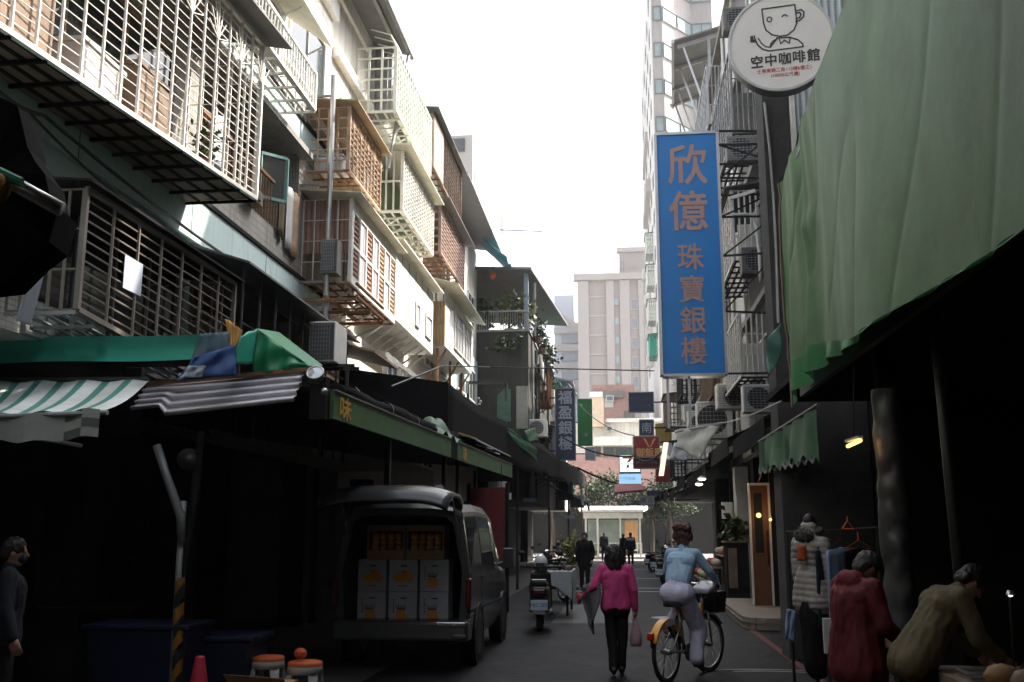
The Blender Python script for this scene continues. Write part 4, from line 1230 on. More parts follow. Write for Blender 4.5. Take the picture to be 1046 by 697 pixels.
MB().grid(fdk, 40, 6).build("canopy_sheet", "black_cloth", dk, smooth=True, thick=.02)
MB().grid(lambda u, v: c0_.lerp(c1_, u) + V((.01, 0, -.10 * abs(math.sin(u * 15)) - lerp(1.15, .9, u) * v + .04 * math.sin(u * 60) * v)), 60, 5).build("hanging_side", "black_cloth", dk, smooth=True, thick=.01)
MB().grid(lambda u, v: V((lerp(-5.5, c0_.x, u), 18.8, lerp(4.85, 4.5, u) - 1.3 * v)), 10, 4).build("hanging_end", "black_cloth", dk, thick=.01)
for k in range(5):
    e = c0_.lerp(c1_, .04 + .23 * k)
    MB().tube([(e.x - .1, e.y, .012), (e.x - .1, e.y, e.z - .15)], .04, 8).build("post", "black_metal", dk)
for k, (pa, pb, pc, pd, yy, lab) in enumerate((((517, 436), (548, 458), (549, 472), (520, 446), 27, "green triangular awning flap hanging from the long black canopy"), ((536, 440), (546, 437), (551, 450), (540, 452), 30, "small green tarpaulin scrap above the triangular flap"))):
    sheet("awning_flap", lab, "green_dark", [A(*pa, Y=yy), A(*pb, Y=yy + 3), A(*pc, Y=yy + 3), A(*pd, Y=yy)], seed=7 + k, cat="awning", thick=.02)
for k, (px, py, yy) in enumerate(((489, 403, 24), (491, 406, 24.2), (490, 409, 24.1))):
    tag(MB().ball(A(px, py + 4, Y=yy), .035, 8).build("light_bulb", "white_plastic", smooth=True), ("small white bulb highest in the cluster over the black canopy", "small white bulb in the middle of the cluster over the black canopy", "small white bulb lowest in the cluster over the black canopy")[k], "bulb", "bulbs over the black canopy")
fr = thing("steel_rack", "black steel frame standing on the black canopy before the white board", "rack", (-4, 36, 5.5))
for a, b_ in (((478, 391), (517, 391)), ((478, 391), (478, 420)), ((517, 391), (517, 410)), ((508, 402), (517, 393))):
    MB().bar(A(*a, Y=36), A(*b_, Y=36), .1).build("frame_bar", "black_metal", fr)
MB().bar(A(477, 389, Y=35.9), A(477, 402, Y=35.9), .09).build("pale_post", "concrete", fr)
for k, (px, py, yy) in enumerate(((505, 478, 30), (508, 495, 24), (512, 507, 22), (541, 511, 34), (582, 528, 46))):
    q = A(px, py, Y=yy)
    t = thing("price_board", ("thin grey board under the black canopy, highest", "small pale board under the black canopy", "small white board next to the red shutter", "narrow board above the parked scooter", "small blue and white board near the far man")[k], "sign", q, "small boards under the left canopies")
    MB().box(q.x - .22, q.x + .22, yy, yy + .03, q.z - .07, q.z + .07).build("board", ("concrete", "sign_white", "sign_white", "bluegrey", "sign_pale")[k], t)
    MB().tube([(q.x, yy + .015, q.z + .07), (q.x, yy + .015, q.z + .7)], .008, 5).build("hanger", "black_metal", t)
rs = thing("shutter_panel", "dull red shutter panel beyond the grey van", "shutter", (-2.9, 21.5, 0))
MB().box(-3.2, -2.4, 21.5, 21.58, 1.05, 2.6).build("panel", mat("red_board", (.24, .03, .025), .7, var=.2), rs)
MB().box(-3.25, -3.18, 21.45, 21.6, .012, 2.7).build("post", "dark_wall", rs)
MB().box(-2.42, -2.35, 21.45, 21.6, .012, 2.7).build("post", "dark_wall", rs)

# ================================================================== RIGHT SIDE OF THE STREET
r0 = thing("apartment_building", "dark near right building hidden behind the huge green tarpaulin", "building", (3.4, 4, 0))
MB().box(3.4, 16, -14, 13.9, 3.5, 15.3).build("wall", "concrete", r0)
MB().box(6.0, 16, -14, 13.9, 0.012, 3.5).build("shop_back_wall", "dark_wall", r0)
MB().box(3.4, 6.0, 13.6, 13.9, 0.012, 3.498).build("side_wall", "dark_wall", r0)
for z in (6.6, 9.6, 12.6):
    for y in (-8, -4, 0, 4, 8.5):
        window(r0, 3.4, y, y + 2.0, z, z + 1.4, -1, mull=1)
pier = tag(MB().box(2.2, 3.395, 13.95, 14.6, 0.012, 8.6).build("concrete_pier", mat("black_wall", (.06, .06, .062), .9, var=.25, streak=.4, bump=.3)), "dark concrete pier behind the round cup sign", "pier")  # very dark base colour with streaks
sh = thing("corrugated_screen", "pale corrugated screen rising between the round cup sign and the tarpaulin", "screen", (2.6, 13, 7))
MB().grid(lambda u, v: (lerp(2.62, 3.4, u), 13.9 - .04 + .02 * math.sin(u * 50), lerp(6.2, 11.5, v)), 60, 1).build("sheet", mat("pale_sheet", (.50, .55, .60), .5, var=.08, streak=.2), sh, thick=.01)
MB().box(2.58, 2.64, 13.82, 13.93, 6.0, 11.5).build("post", "white_metal", sh)

blocker_roof = thing("market_canopy", "unseen dark roof added over the viewpoint to block skylight", "canopy", (0, -10, 5.4))  # added out of view to keep skylight off the lane and stalls
MB().hexa([(-4.6, -24, 5.5), (3.3, -24, 5.4), (3.3, 4.6, 5.4), (-4.6, 4.6, 5.5), (-4.6, -24, 5.55), (3.3, -24, 5.45), (3.3, 4.6, 5.45), (-4.6, 4.6, 5.55)]).build("roof_sheet", "black_cloth", blocker_roof)
for x in (-2.9, 2.6):
    for y in (-28, -15, -2):
        MB().box(x, x + .1, y, y + .1, .012, 5.4).build("post", "black_metal", blocker_roof)
sky_block = thing("apartment_building", "plain concrete blocks added unseen behind the viewpoint to cut skylight", "building", (-8, -15, 0))  # unseen masses added to close off the sky behind
MB().box(-16, -5.65, -40, 3.3, 0.013, 12.5).build("wall", "concrete", sky_block)
MB().box(-16, 16, -56, -40.1, 0.013, 13).build("end_wall", "concrete", sky_block)
MB().box(3.45, 16, -40, -14.1, 0.013, 12.5).build("side_wall", "concrete", sky_block)
# huge green tarp
gt = thing("green_tarpaulin", "huge pale green tarpaulin curtain hanging over the right stalls", "tarpaulin", (1.8, 7, 3))
rnd = random.Random(5)


def ftarp(u, v):
    y = lerp(10.75, 2.2, u)
    k_ = min(1, max(0, (u - .12) / .3))
    z = lerp(5.46 + .5 * min(.6, u), lerp(3.36, 3.04, k_ * k_ * (3 - 2 * k_)), v) + .03 * math.sin(u * 5)
    s_ = u * 8.5
    wl = math.exp(-(s_ / 2.0) ** 2)                      # gathered near its tied end, taut elsewhere
    x = 1.83 + .045 * math.sin(1.25 * s_ + .5 * v) * (.4 + .6 * v)
    x += .032 * math.sin(1.9 * s_ - 3.2 * v + .6) * (.3 + .7 * math.sin(.9 * s_ + 1.4 * v) ** 2)
    x += .010 * noise.noise(V((s_ * .9 + v * 1.1, v * 1.7 - s_ * .4, 3.3))) + .004 * noise.noise(V((s_ * 2.3 + v * 1.5, v * 4, 7.1)))
    x += wl * (.038 * math.sin(s_ * 7.5 + 1.2 * v) * (.4 + .6 * v) + .014 * math.sin(s_ * 16 - 2.5 * v) * math.sin(2.2 * v + s_))
    x += (.35 + .65 * wl) * .024 * (1 - abs(noise.noise(V((s_ * .9 + v * 1.2, v * .9, 9.2))))) ** 18
    x -= .07 * math.exp(-((s_ - 1.25 - .12 * v) / .07) ** 2) * (.4 + .6 * v) + .04 * math.exp(-((s_ - 1.35) / .4) ** 2 - ((v - .47) / .07) ** 2)
    return V((x, y, z))


MB().grid(ftarp, 420, 80).build("curtain", "green_tarp", gt, smooth=True)
MB().grid(lambda u, v: ftarp(u, 1.0) + V((-.012 + .03 * math.sin(u * 70) * v, (-.05 if u < .02 else 0), -.06 * max(0, 1 - 2.4 * u) - .33 * v * max(0.03, 1 - 2.4 * u) + .03 * max(0, 1 - 2.4 * u) * math.sin(u * 33) * v + .066 * (1 - v) * max(0, 1 - 2.4 * u))), 150, 6).build("hem", "green_tarp_lo", gt, smooth=True)
MB().grid(lambda u, v: ftarp(0, v).lerp(ftarp(0, v) + V((.35, .22, -.05)), u) + V((0, .03 * math.sin(v * 9), 0)), 6, 30).build("end_fold", "green_dark", gt, smooth=True)
MB().tube([ftarp(0, k / 12) + V((-.012, .03, 0)) for k in range(13)] + [ftarp(0, 1) + V((-.01, .03, -.40))], .014, 5).build("edge_cord", "brown", gt)
MB().grid(lambda u, v: ftarp(u, 0).lerp(V((3.39, lerp(10.75, 2.2, u), 6.0)), v), 20, 4).build("top_sheet", "green_tarp", gt, smooth=True)
MB().tube([(1.90, 2.2, 5.66), (1.90, 6.5, 5.66), (1.90, 10.8, 5.36)], .03, 8).build("top_pipe", "grey_metal", gt)
for y in (2.6, 5.2, 8.0, 10.6):
    MB().bar((1.92, y, 5.3), (3.4, y, 5.2), .05).build("support_arm", "black_metal", gt)
st = thing("stall_roof", "dark stall roof and frame under the huge green tarpaulin", "canopy", (3, 6, 3.4))
MB().box(1.98, 6.0, -6, 13.5, 3.36, 3.44).build("roof_board", "dark_wall", st)
MB().box(1.98, 2.04, -6, 11.0, 3.1, 3.355).build("front_beam", "black_metal", st)
for y in (2, 4.5):
    MB().box(2.0, 2.08, y, y + .08, .012, 3.1).build("post", "black_metal", st)
q = A(735, 440, Y=10.9)
tag(MB().grid(lambda u, v: A(lerp(800, 785, u) - 2, lerp(330, 346, u), Y=11.0).lerp(A(lerp(800, 786, u) - 2, lerp(366, 386, u), Y=11.0), v) + V((0, .05 * math.sin(u * 5 + v * 7), 0)), 8, 12).build("tarpaulin_flap", mat("flap_teal", (.12, .26, .22), .4, var=.15), smooth=True, thick=.01), "dark teal flap curling out behind the far edge of the huge tarpaulin", "tarpaulin")
# small green tarp
sg = thing("green_tarpaulin", "small ragged dark green tarpaulin below the huge one", "tarpaulin", (2.2, 13, 2.5))
t0, t1 = A(834, 416, Y=11.3), A(776, 452, Y=15.6)
b0, b1_ = A(832, 468, Y=11.3), A(775, 482, Y=15.6)
MB().grid(lambda u, v: t0.lerp(t1, u).lerp(b0.lerp(b1_, u), v) + V((.05 * math.sin(u * 14 + v * 1.5) * v + .025 * math.sin(u * 37), 0, -.025 * v * math.sin(u * 41) - (.04 * math.sin(u * 90) if v > .95 else 0))), 60, 14).build("sheet", "green_dark", sg, smooth=True)
MB().tube([t0 + V((0, -.1, .02)), t1 + V((0, .1, .02))], .018, 6).build("top_pole", "grey_metal", sg)
MB().poly([A(777, 482, Y=15.55), A(783, 478, Y=15.5), A(774, 494, Y=15.55)]).build("orange_corner", "rust", sg, thick=.01)
MB().grid(lambda u, v: b0.lerp(b1_, u) + V((-.004, 0, .02 - .05 * v - .03 * math.sin(u * 61))), 50, 2).build("frayed_edge", "plastic_film", sg, smooth=True)

# R1
XR = 3.2
r1 = thing("apartment_building", "tall dim right block behind blue vertical sign, hung with cages", "building", (XR, 26, 0))
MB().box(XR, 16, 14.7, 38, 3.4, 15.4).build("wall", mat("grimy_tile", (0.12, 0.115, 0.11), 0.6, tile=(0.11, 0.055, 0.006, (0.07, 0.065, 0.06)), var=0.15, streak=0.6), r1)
MB().box(XR - .08, XR - .003, 24.0, 25.6, 3.5, 15.6).build("tiled_strip", "white_tile", r1)
MB().box(XR - .14, XR - .003, 30.5, 37.5, 7.5, 15.6).build("plaster_strip", mat("pale_plaster", (.58, .60, .47), .8, var=.08, streak=.35), r1)
MB().box(XR - .06, XR - .003, 14.8, 23.2, 3.5, 9.0).build("dark_panel", "black_wall" if False else _M["black_wall"], r1)
MB().box(XR, 16, 18.5, 22.0, 15.4, 18.6).build("roof_room", "concrete", r1)
MB().box(5.5, 16, 14.7, 38, 0.012, 3.4).build("shop_back_wall", "dark_wall", r1)
for z in (6.4, 9.4, 12.4, 15.2):
    MB().box(XR - .2, XR - .003, 14.8, 37.9, z, z + .14).build("ledge", "concrete", r1)
for z in (4.3, 7.2, 10.3, 13.2):
    for y in (15.6, 20.2, 26.2, 28.6, 32.0, 34.8):
        window(r1, XR - (.065 if y < 23 and z < 9 else .145 if y > 30 and z > 7 else 0), y, y + 1.5, z, z + 1.4, -1, mull=1)
for z in (3.42,):
    for y in (14.8, 19.4, 24.2, 29, 33.6):
        MB().box(XR - .02, XR + .4, y, y + .5, .012, 3.39).build("pillar", "dark_wall", r1)
ro = thing("rooftop_canopy", "grey steel canopy jutting from the right roofs beside the cup sign", "canopy", (2.6, 27, 16.5))
z0 = 18.7
MB().hexa([(2.2, 33.0, z0), (5, 33.0, z0 + .8), (5, 38.6, z0 + .8), (2.5, 38.6, z0 - .0), (2.2, 33.0, z0 + .06), (5, 33.0, z0 + .86), (5, 38.6, z0 + .86), (2.5, 38.6, z0 + .06)]).build("roof", "grey_roof", ro)
for y in (33.3, 35, 36.8, 38.3):
    MB().bar((2.4, y, z0 - .06), (5, y, z0 + .7), .09, .12).build("beam", "grey_metal", ro)
    MB().bar((2.6, y, z0 - .05), (3.3, y, z0 - 2.4), .06).build("strut", "steel", ro)
    MB().bar((3.5, y, 15.4), (3.5, y, z0 + .2), .1).build("post", "grey_metal", ro)
MB().bar((2.22, 33.0, z0 + .02), (2.52, 38.6, z0 + .02), .1, .14).build("edge_beam", "steel", ro)
for k, (z0c, z1c, y0c, y1c, x1, m_, lab) in enumerate((
        (10.1, 12.0, 20.6, 24.5, 2.6, "grey_metal", "grey barred cage highest on the right block near the cup sign"),
        (7.35, 8.9, 20.9, 24.2, 2.55, "cream_metal", "cream barred cage on the right block at mid height"),
        (4.85, 6.2, 20.9, 24.4, 2.6, "cream_metal", "cream barred cage lowest on the right block"),
        (8.1, 9.3, 26.0, 29.5, 2.6, "grey_metal", "grey cage beyond the cream ones on the right block"),
        (12.6, 14.3, 26.0, 30.0, 2.65, "steel", "pale grey cage under the rooftop canopy on the right block"),
        (5.2, 6.8, 26.4, 29.9, 2.5, "brown", "brown cage low on the right block behind the sign"))):
    cage(lab, XR - .02, x1, y0c, y1c, z0c, z1c, m_, nv=9, nh=7, ns=5, rs=3, roof="grey_roof" if k % 2 else None, tray="black_metal", rv=.02, rh=.014, group="window cages on the right block")
for k, (x, y, z, m_) in enumerate(((2.75, 20.3, 9.3, "concrete"), (2.9, 19.9, 6.75, "concrete"), (2.85, 20.2, 4.0, "cream_metal"), (2.8, 20.4, 12.3, "concrete"))):
    ac_unit(("grey air conditioner under the highest barred cage on the right block", "grey air conditioner under the middle cream cage on the right block", "cream air conditioner under the lowest cream cage on the right block", "grey air conditioner above the highest barred cage on the right block")[k], (x, y, z), 0, (.7, .35, .55), m_, group="air conditioners on the right block")
for k, (y, m_) in enumerate(((17.2, "concrete"), (19.0, "black_metal"), (20.0, "grey_metal"), (25.8, "cream_metal"))):
    tag(MB().tube([(3.08, y, 3.6), (3.06, y, 7), (3.1, y + .05, 11), (3.08, y, 15)], .05, 6).build("drain_pipe", m_, smooth=True), ("pale drain pipe nearest the pier on the right block", "black drain pipe beside the pale one on the right block", "grey drain pipe by the barred cages on the right block", "cream drain pipe beyond the white tiled strip on the right block")[k], "pipe", "drain pipes on the right block")
for k, (z, h) in enumerate(((10.15, 1.7), (7.4, 1.4), (4.9, 1.2))):
    tag(MB().box(2.66, 3.12, 20.75 if k == 0 else 21.0, 20.79 if k == 0 else 21.04, z, z + h * .55).build("shutter_panel", ("concrete", "cream_metal", "cream")[k]), ("grey sheet closing the end of the highest barred cage", "cream sheet closing the end of the middle cream cage", "cream sheet closing the end of the lowest cream cage")[k], "panel", "sheets closing the cage ends")
cv = thing("curved_pipe", "pale pipe bent over like a walking stick beside the blue sign", "pipe", (2.6, 19, 5))
pts = [A(*p, Y=19.2) for p in ((777, 288), (776, 262), (773, 232), (769, 221), (761, 219), (748, 220))]
MB().tube(pts, .035, 8).build("pipe", "white_metal", cv, smooth=True)
ctp = thing("curved_pipe", "thin grey conduit running down the pier edge", "pipe", (2.5, 14, 6))
MB().tube([A(*p, Y=13.9) for p in ((781, 105), (786, 150), (790, 200), (793, 260), (795, 330))], .02, 6).build("pipe", "grey_metal", ctp)
for k, (y, x, z, fz, lab) in enumerate(((27.5, 2.62, 4.15, 0, "white air conditioner closest of the pair below the blue sign"), (30.0, 2.55, 4.2, 0, "white air conditioner behind its twin below the blue sign"), (24.2, 2.85, 4.55, 0, "dusty cream air conditioner by the lowest cream cage"), (34, 2.7, 5.3, 0, "small white air conditioner farther behind the blue sign"))):
    ac_unit(lab, (x, y, z), 0, (.95, .5, 1.0 if k < 2 else .6), "cream_metal" if k == 2 else "white_metal", group="air conditioners on the right block")
# truss carrying the blue sign
tr = thing("sign_bracket", "black steel truss tying the blue vertical sign to the wall", "bracket", (2.6, 18.6, 7))
for ya, yb in ((134, 134), (148, 147), (168, 165), (182, 182), (200, 198), (222, 221), (262, 258), (318, 320), (382, 381)):
    MB().bar(A(734, ya, Y=18.62), A(792, yb, Y=18.72), .035).build("truss_bar", "black_metal", tr)
for a, b_ in (((734, 148), (790, 165)), ((736, 222), (788, 198)), ((736, 182), (792, 134)), ((738, 262), (790, 222)), ((738, 320), (790, 262))):
    MB().bar(A(*a, Y=18.68), A(*b_, Y=18.78), .03).build("truss_brace", "black_metal", tr)
MB().bar(A(745, 203, Y=18.5), A(771, 195, Y=18.55), .06).build("pale_bar", "white_metal", tr)

# blue vertical sign
bs = thing("vertical_sign", "tall bright blue vertical sign with copper characters", "sign", (1.4, 18.5, 4.5))
x0, x1, z0, z1 = .845, 2.03, 4.53, 9.27
MB().box(x0, x1, 18.5, 18.76, z0, z1).build("panel", "sign_blue", bs)
g = MB()
for a, b_ in (((x0, z0), (x0, z1)), ((x1, z0), (x1, z1))):
    g.box(a[0] - .025, a[0] + .025, 18.47, 18.79, z0, z1)
g.box(x0 + .025, x1 - .025, 18.474, 18.786, z1 - .02, z1 + .03).box(x0 + .025, x1 - .025, 18.474, 18.786, z0 - .03, z0 + .02)
g.build("frame", "steel", bs)
for ch, py, px, sz in (("欣", 168, 702, .78), ("億", 215, 703, .76), ("珠", 262, 705.5, .50), ("寶", 295, 707, .50), ("銀", 327, 708, .50), ("樓", 358, 708.5, .50)):
    q = A(px, py, Y=18.49)
    text("character", ch, sz, "sign_copper", bs, q, (1, 0, 0), (0, 0, 1), bold=.013 if sz > .7 else .007, xs=1.0, ys=1.1)
for x in (.95, 1.35):
    MB().bar((x, 18.63, 3.55), (x, 18.63, z0 - .03), .045).build("hanger_leg", "steel", bs)

# round cup sign
cs = thing("round_sign", "round white cafe sign with a winking cup drawing", "sign", (2.16, 12, 7.1))
cc = V((2.16, 12.0, 7.78))
rr = .655
nx_ = V((-.12, -1, -.06)).normalized()
ux_ = V((1, -.12, 0)).normalized()
uy_ = nx_.cross(ux_) * -1
if uy_.z < 0:
    uy_ = -uy_
MB().lathe([(0, -.24), (rr - .02, -.24), (rr, -.22), (rr, -.02)], cc, 64, axis=nx_).build("drum", mat("drum_grey", (.16, .16, .165), .5), cs, smooth=False)
MB().lathe([(rr, -.02), (rr, .012), (rr - .03, .016), (rr - .03, .0)], cc, 64, axis=nx_).build("rim", "white_plastic", cs)
MB().lathe([(rr - .03, .0), (0, .001)], cc, 64, axis=nx_).build("face_panel", "sign_white", cs)
S_ = rr / 53.0


def cpt(px, py):
    return cc + nx_ * .004 + ux_ * ((px - 797) * S_) + uy_ * ((42 - py) * S_)


def stroke(mb, pts, wd=.95):
    wd *= S_ * 1.45
    P_ = [cpt(*p) for p in pts]
    for a, b_ in zip(P_[:-1], P_[1:]):
        mb.bar(a, b_ + (b_ - a).normalized() * wd * .4, wd, .004, up=tuple(nx_))


g = MB()
stroke(g, [(780, 5), (813, 4), (814, 24), (811, 31), (804, 36), (797, 36.5), (789, 34), (783, 28), (781, 20), (780, 5)])
stroke(g, [(814, 11), (819, 10), (821.5, 13), (821, 18), (817, 21.5), (813, 22.5)])
stroke(g, [(814, 13.5), (817.5, 13), (818.5, 15.5), (817, 18.5), (813.5, 19.5)])
stroke(g, [(787 + 2.4 * math.cos(t), 17 + 2.6 * math.sin(t)) for t in [k * 6.2832 / 12 for k in range(13)]], .8)
stroke(g, [(799.5, 16), (801, 14.2), (803, 13.8), (805, 15.5)], .9)
stroke(g, [(794, 37), (792.5, 40), (786.5, 47), (787.5, 43), (790, 40.5), (795, 38), (806, 38.5), (814, 42), (818.5, 47), (819, 50), (785, 51), (779, 48.5), (774, 43), (771.5, 36), (771, 33)])
stroke(g, [(796, 39), (797, 44.5), (801, 41), (805.5, 45), (806.5, 40)], .8)
stroke(g, [(786.5, 47), (782, 46), (778, 42), (775, 36)], .8)
stroke(g, [(768.5, 33), (768.5, 38.5), (771, 38.5)], 2.2)
g.build("cup_drawing", "sign_ink", cs)
for k, ch in enumerate("空中咖啡館"):
    text("character", ch, .165, "sign_ink", cs, cpt(772.5 + 14 * k, 61.3 - .4 * k), ux_, uy_, bold=.0035, ys=1.05)
text("address_line", "士東東路二段112號6樓之1", .062, "sign_redink", cs, cpt(799, 72), ux_, uy_, xs=.95)
text("address_line", "(10000公尺處)", .058, "sign_redink", cs, cpt(800, 78), ux_, uy_)
MB().bar(cc - nx_ * .1 + ux_ * .5, (3.4, 12.8, 7.78), .08).build("arm", "black_metal", cs)

# more right-hand signs
def board(name, label, px0, py0, px1, py1, Y, m, frame="grey_metal", d=.16):
    a, b_ = A(px0, py0, Y=Y), A(px1, py1, Y=Y)
    x0, x1 = a.x, b_.x
    z0, z1 = b_.z, a.z
    t = thing(name, label, "sign", ((x0 + x1) / 2, Y, z0))
    MB().box(x0 + .02, x1 - .02, Y, Y + d, z0 + .02, z1 - .02).build("panel", m, t)
    MB().box(x0, x1, Y - .01, Y + d + .01, z1 - .019, z1 + .02).box(x0, x1, Y - .01, Y + d + .01, z0 - .02, z0 + .019).box(x0 - .02, x0 + .019, Y - .012, Y + d + .012, z0, z1).box(x1 - .019, x1 + .02, Y - .012, Y + d + .012, z0, z1).build("frame", frame, t)
    return t, (x0, x1, z0, z1)


t, (x0, x1, z0, z1) = board("hanging_sign", "flat navy sign with two faint lines high on the right", 642, 401, 668, 421, 45, "sign_navy")
for k, s_ in enumerate(("銀樓珠寶金飾", "修錶 配眼鏡")):
    text("lettering", s_, .17, mat("faint_blue", (.06, .09, .17), .5), t, ((x0 + x1) / 2, 44.99, z1 - .3 - .32 * k), (1, 0, 0), (0, 0, 1))
MB().bar((x1, 45.1, (z0 + z1) / 2), (3.3, 45.1, (z0 + z1) / 2), .06).build("arm", "black_metal", t)
t, (x0, x1, z0, z1) = board("hanging_sign", "small navy sign with one pale character under the flat navy sign", 653, 429, 668, 445, 43, "sign_navy")
text("character", "南", .48, "sign_pale", t, ((x0 + x1) / 2, 42.99, (z0 + z1) / 2), (1, 0, 0), (0, 0, 1))
MB().bar((x1, 43.1, (z0 + z1) / 2), (3.3, 43.1, (z0 + z1) / 2), .06).build("arm", "black_metal", t)
t, (x0, x1, z0, z1) = board("hanging_sign", "crimson sign with a gold winged mark and gold characters", 647, 446, 674, 467, 40, "sign_red")
text("character", "御飯屋", .36, "sign_gold", t, (lerp(x0, x1, .60), 39.99, lerp(z0, z1, .24)), (1, 0, 0), (0, 0, 1), bold=.008)
zc = lerp(z0, z1, .72)
xc = lerp(x0, x1, .62)
g = MB()
for s_ in (-1, 1):
    g.poly([(xc, 39.985, zc - .2), (xc + s_ * .05, 39.985, zc - .2), (xc + s_ * .26, 39.985, zc + .16), (xc + s_ * .16, 39.985, zc + .14), (xc + s_ * .1, 39.985, zc + .02)][::s_])
g.build("winged_mark", "sign_gold", t, thick=.004)
MB().bar((x1, 40.1, zc), (3.3, 40.1, zc), .06).build("arm", "black_metal", t)
t, (x0, x1, z0, z1) = board("hanging_sign", "dark crimson strip sign with a pale line under the gold marked sign", 647, 468, 674, 478.5, 40.3, mat("sign_maroon", (.12, .012, .016), .5))
text("lettering", "LAOBANNIANG", .19, "sign_pale", t, ((x0 + x1) / 2, 40.29, lerp(z0, z1, .62)), (1, 0, 0), (0, 0, 1), xs=.62)
MB().bar((x1, 40.4, lerp(z0, z1, .5)), (3.3, 40.4, lerp(z0, z1, .5)), .06).build("arm", "black_metal", t)
# small plain signs and awnings crowding the far end
for k, (x0_, x1_, zz, y, h, m_, lab) in enumerate(((-2.9, -2.2, 3.2, 49, .9, "sign_navy", "small navy box sign low on the far left"), (-2.7, -1.9, 3.0, 56, .7, "sign_pale", "small pale box sign low at the far left corner"), (2.2, 3.1, 5.2, 47, .6, "sign_white", "small white board on the far right row"), (1.9, 2.8, 4.2, 52, .8, "sign_red", "small red board on the far right row"), (2.1, 3.0, 6.4, 56, 1.2, "store_yel", "small ochre board high at the far right corner"), (1.6, 2.6, 3.5, 58, .5, "sign_navy", "low navy board at the far right corner"))):
    t = thing("shop_board", lab, "sign", ((x0_ + x1_) / 2, y, zz), "small boards at the far end")
    MB().box(x0_, x1_, y, y + .15, zz, zz + h).build("panel", mat("store_yel", (.40, .28, .06), .6) if m_ == "store_yel" else m_, t, bevel=.02)
    MB().bar((x0_ if x0_ > 0 else x0_, y + .07, zz + h), (3.3 if x0_ > 0 else -3.6, y + .07, zz + h + .1), .05).build("arm", "black_metal", t)
for k, (xa, xb, y, zz, m_, lab) in enumerate(((-3.6, -1.8, 50, 3.3, "green_dark", "dark green shop awning low on the far left"), (-3.3, -1.7, 57, 3.2, "black_cloth", "black shop awning at the far left corner"), (3.3, 1.5, 51, 3.3, "brown", "brown shop awning low on the far right"), (3.3, 1.4, 57.5, 3.4, "bluegrey", "blue grey shop awning at the far right corner"))):
    t = thing("shop_awning", lab, "awning", (xb, y, zz), "shop awnings at the far end")
    MB().hexa([(xa, y - 1.8, zz + .7), (xb, y - 1.8, zz), (xb, y + 1.8, zz), (xa, y + 1.8, zz + .7), (xa, y - 1.8, zz + .74), (xb, y - 1.8, zz + .04), (xb, y + 1.8, zz + .04), (xa, y + 1.8, zz + .74)]).build("awning_sheet", m_, t)
    MB().box(xb - .02, xb + .02, y - 1.8, y + 1.8, zz - .3, zz - .002).build("valance", m_, t)
# convenience store sign
g0, g1 = A(632, 464.5, Y=55), A(655, 494, Y=55)
t = thing("hanging_sign", "white and green convenience store sign with red and orange numeral", "sign", ((g0.x + g1.x) / 2, 55, g1.z))
zs = lerp(g1.z, g0.z, .34)
MB().box(g0.x, g1.x, 55, 55.2, zs, g0.z).build("frame", mat("store_green", (.01, .24, .13), .4), t)
MB().box(g0.x + .05, g1.x - .05, 54.985, 54.998, zs + .1, g0.z - .05).build("panel", mat("store_white", (.72, .80, .78), .4, emit=.7, var=0), t)
MB().box(g0.x, g1.x, 55, 55.18, g1.z, zs - .03).build("lower_panel", mat("store_blue", (.30, .55, .85), .4, emit=.45, var=0), t)
wd, xm = (g1.x - g0.x) * .72, lerp(g0.x, g1.x, .40)
zt_ = g0.z - .1
zm = zt_ - .30
g = MB()
yq = 54.975
g.poly([(xm - .32 * wd, yq, zt_), (xm - .32 * wd, yq, zt_ - .13), (xm + .34 * wd, yq, zt_ - .13), (xm + .34 * wd, yq, zt_)], 0)
g.poly([(xm + .10 * wd, yq - .003, zt_ - .135), (xm - .05 * wd, yq - .003, zm - .02), (xm + .10 * wd, yq - .003, zm - .02), (xm + .34 * wd, yq - .003, zt_ - .135)], 1)
g.poly([(xm - .05 * wd, yq - .003, zm - .16), (xm - .09 * wd, yq - .003, zm - .33), (xm + .08 * wd, yq - .003, zm - .33), (xm + .09 * wd, yq - .003, zm - .16)], 1)
g.build("numeral", [mat("store_orange", (.75, .22, .04), .5), mat("store_red", (.60, .03, .03), .5)], t)
text("lettering", "ELEVEn", .20, "store_green" if False else _M["store_green"], t, (xm, 54.97, zm - .09), (1, 0, 0), (0, 0, 1), xs=1.2)
text("lettering", "P 停車場", .22, "sign_white", t, (xm, 54.99, (g1.z + zs) / 2), (1, 0, 0), (0, 0, 1))
MB().bar((g1.x, 55.1, lerp(g1.z, g0.z, .7)), (3.3, 55.1, lerp(g1.z, g0.z, .7)), .06).build("arm", "black_metal", t)
t, (x0, x1, z0, z1) = board("hanging_sign", "small pale sign with dark characters low at the right corner", 654, 507, 668, 515, 42, "sign_pale")
text("lettering", "美容", .27, "sign_navy", t, ((x0 + x1) / 2, 41.99, (z0 + z1) / 2), (1, 0, 0), (0, 0, 1))
MB().bar((x1, 42.1, (z0 + z1) / 2), (3.3, 42.1, (z0 + z1) / 2), .05).build("arm", "black_metal", t)
aw = tag(MB().hexa([A(628, 497, Y=57), A(652, 494, Y=57), A(660, 502, Y=55), A(628, 505, Y=55), A(628, 495, Y=57), A(652, 492, Y=57), A(660, 500, Y=55), A(628, 503, Y=55)]).build("shop_awning", mat("awning_red", (.25, .03, .035), .7, var=.15)), "dull red shop awning below the convenience store sign", "awning")
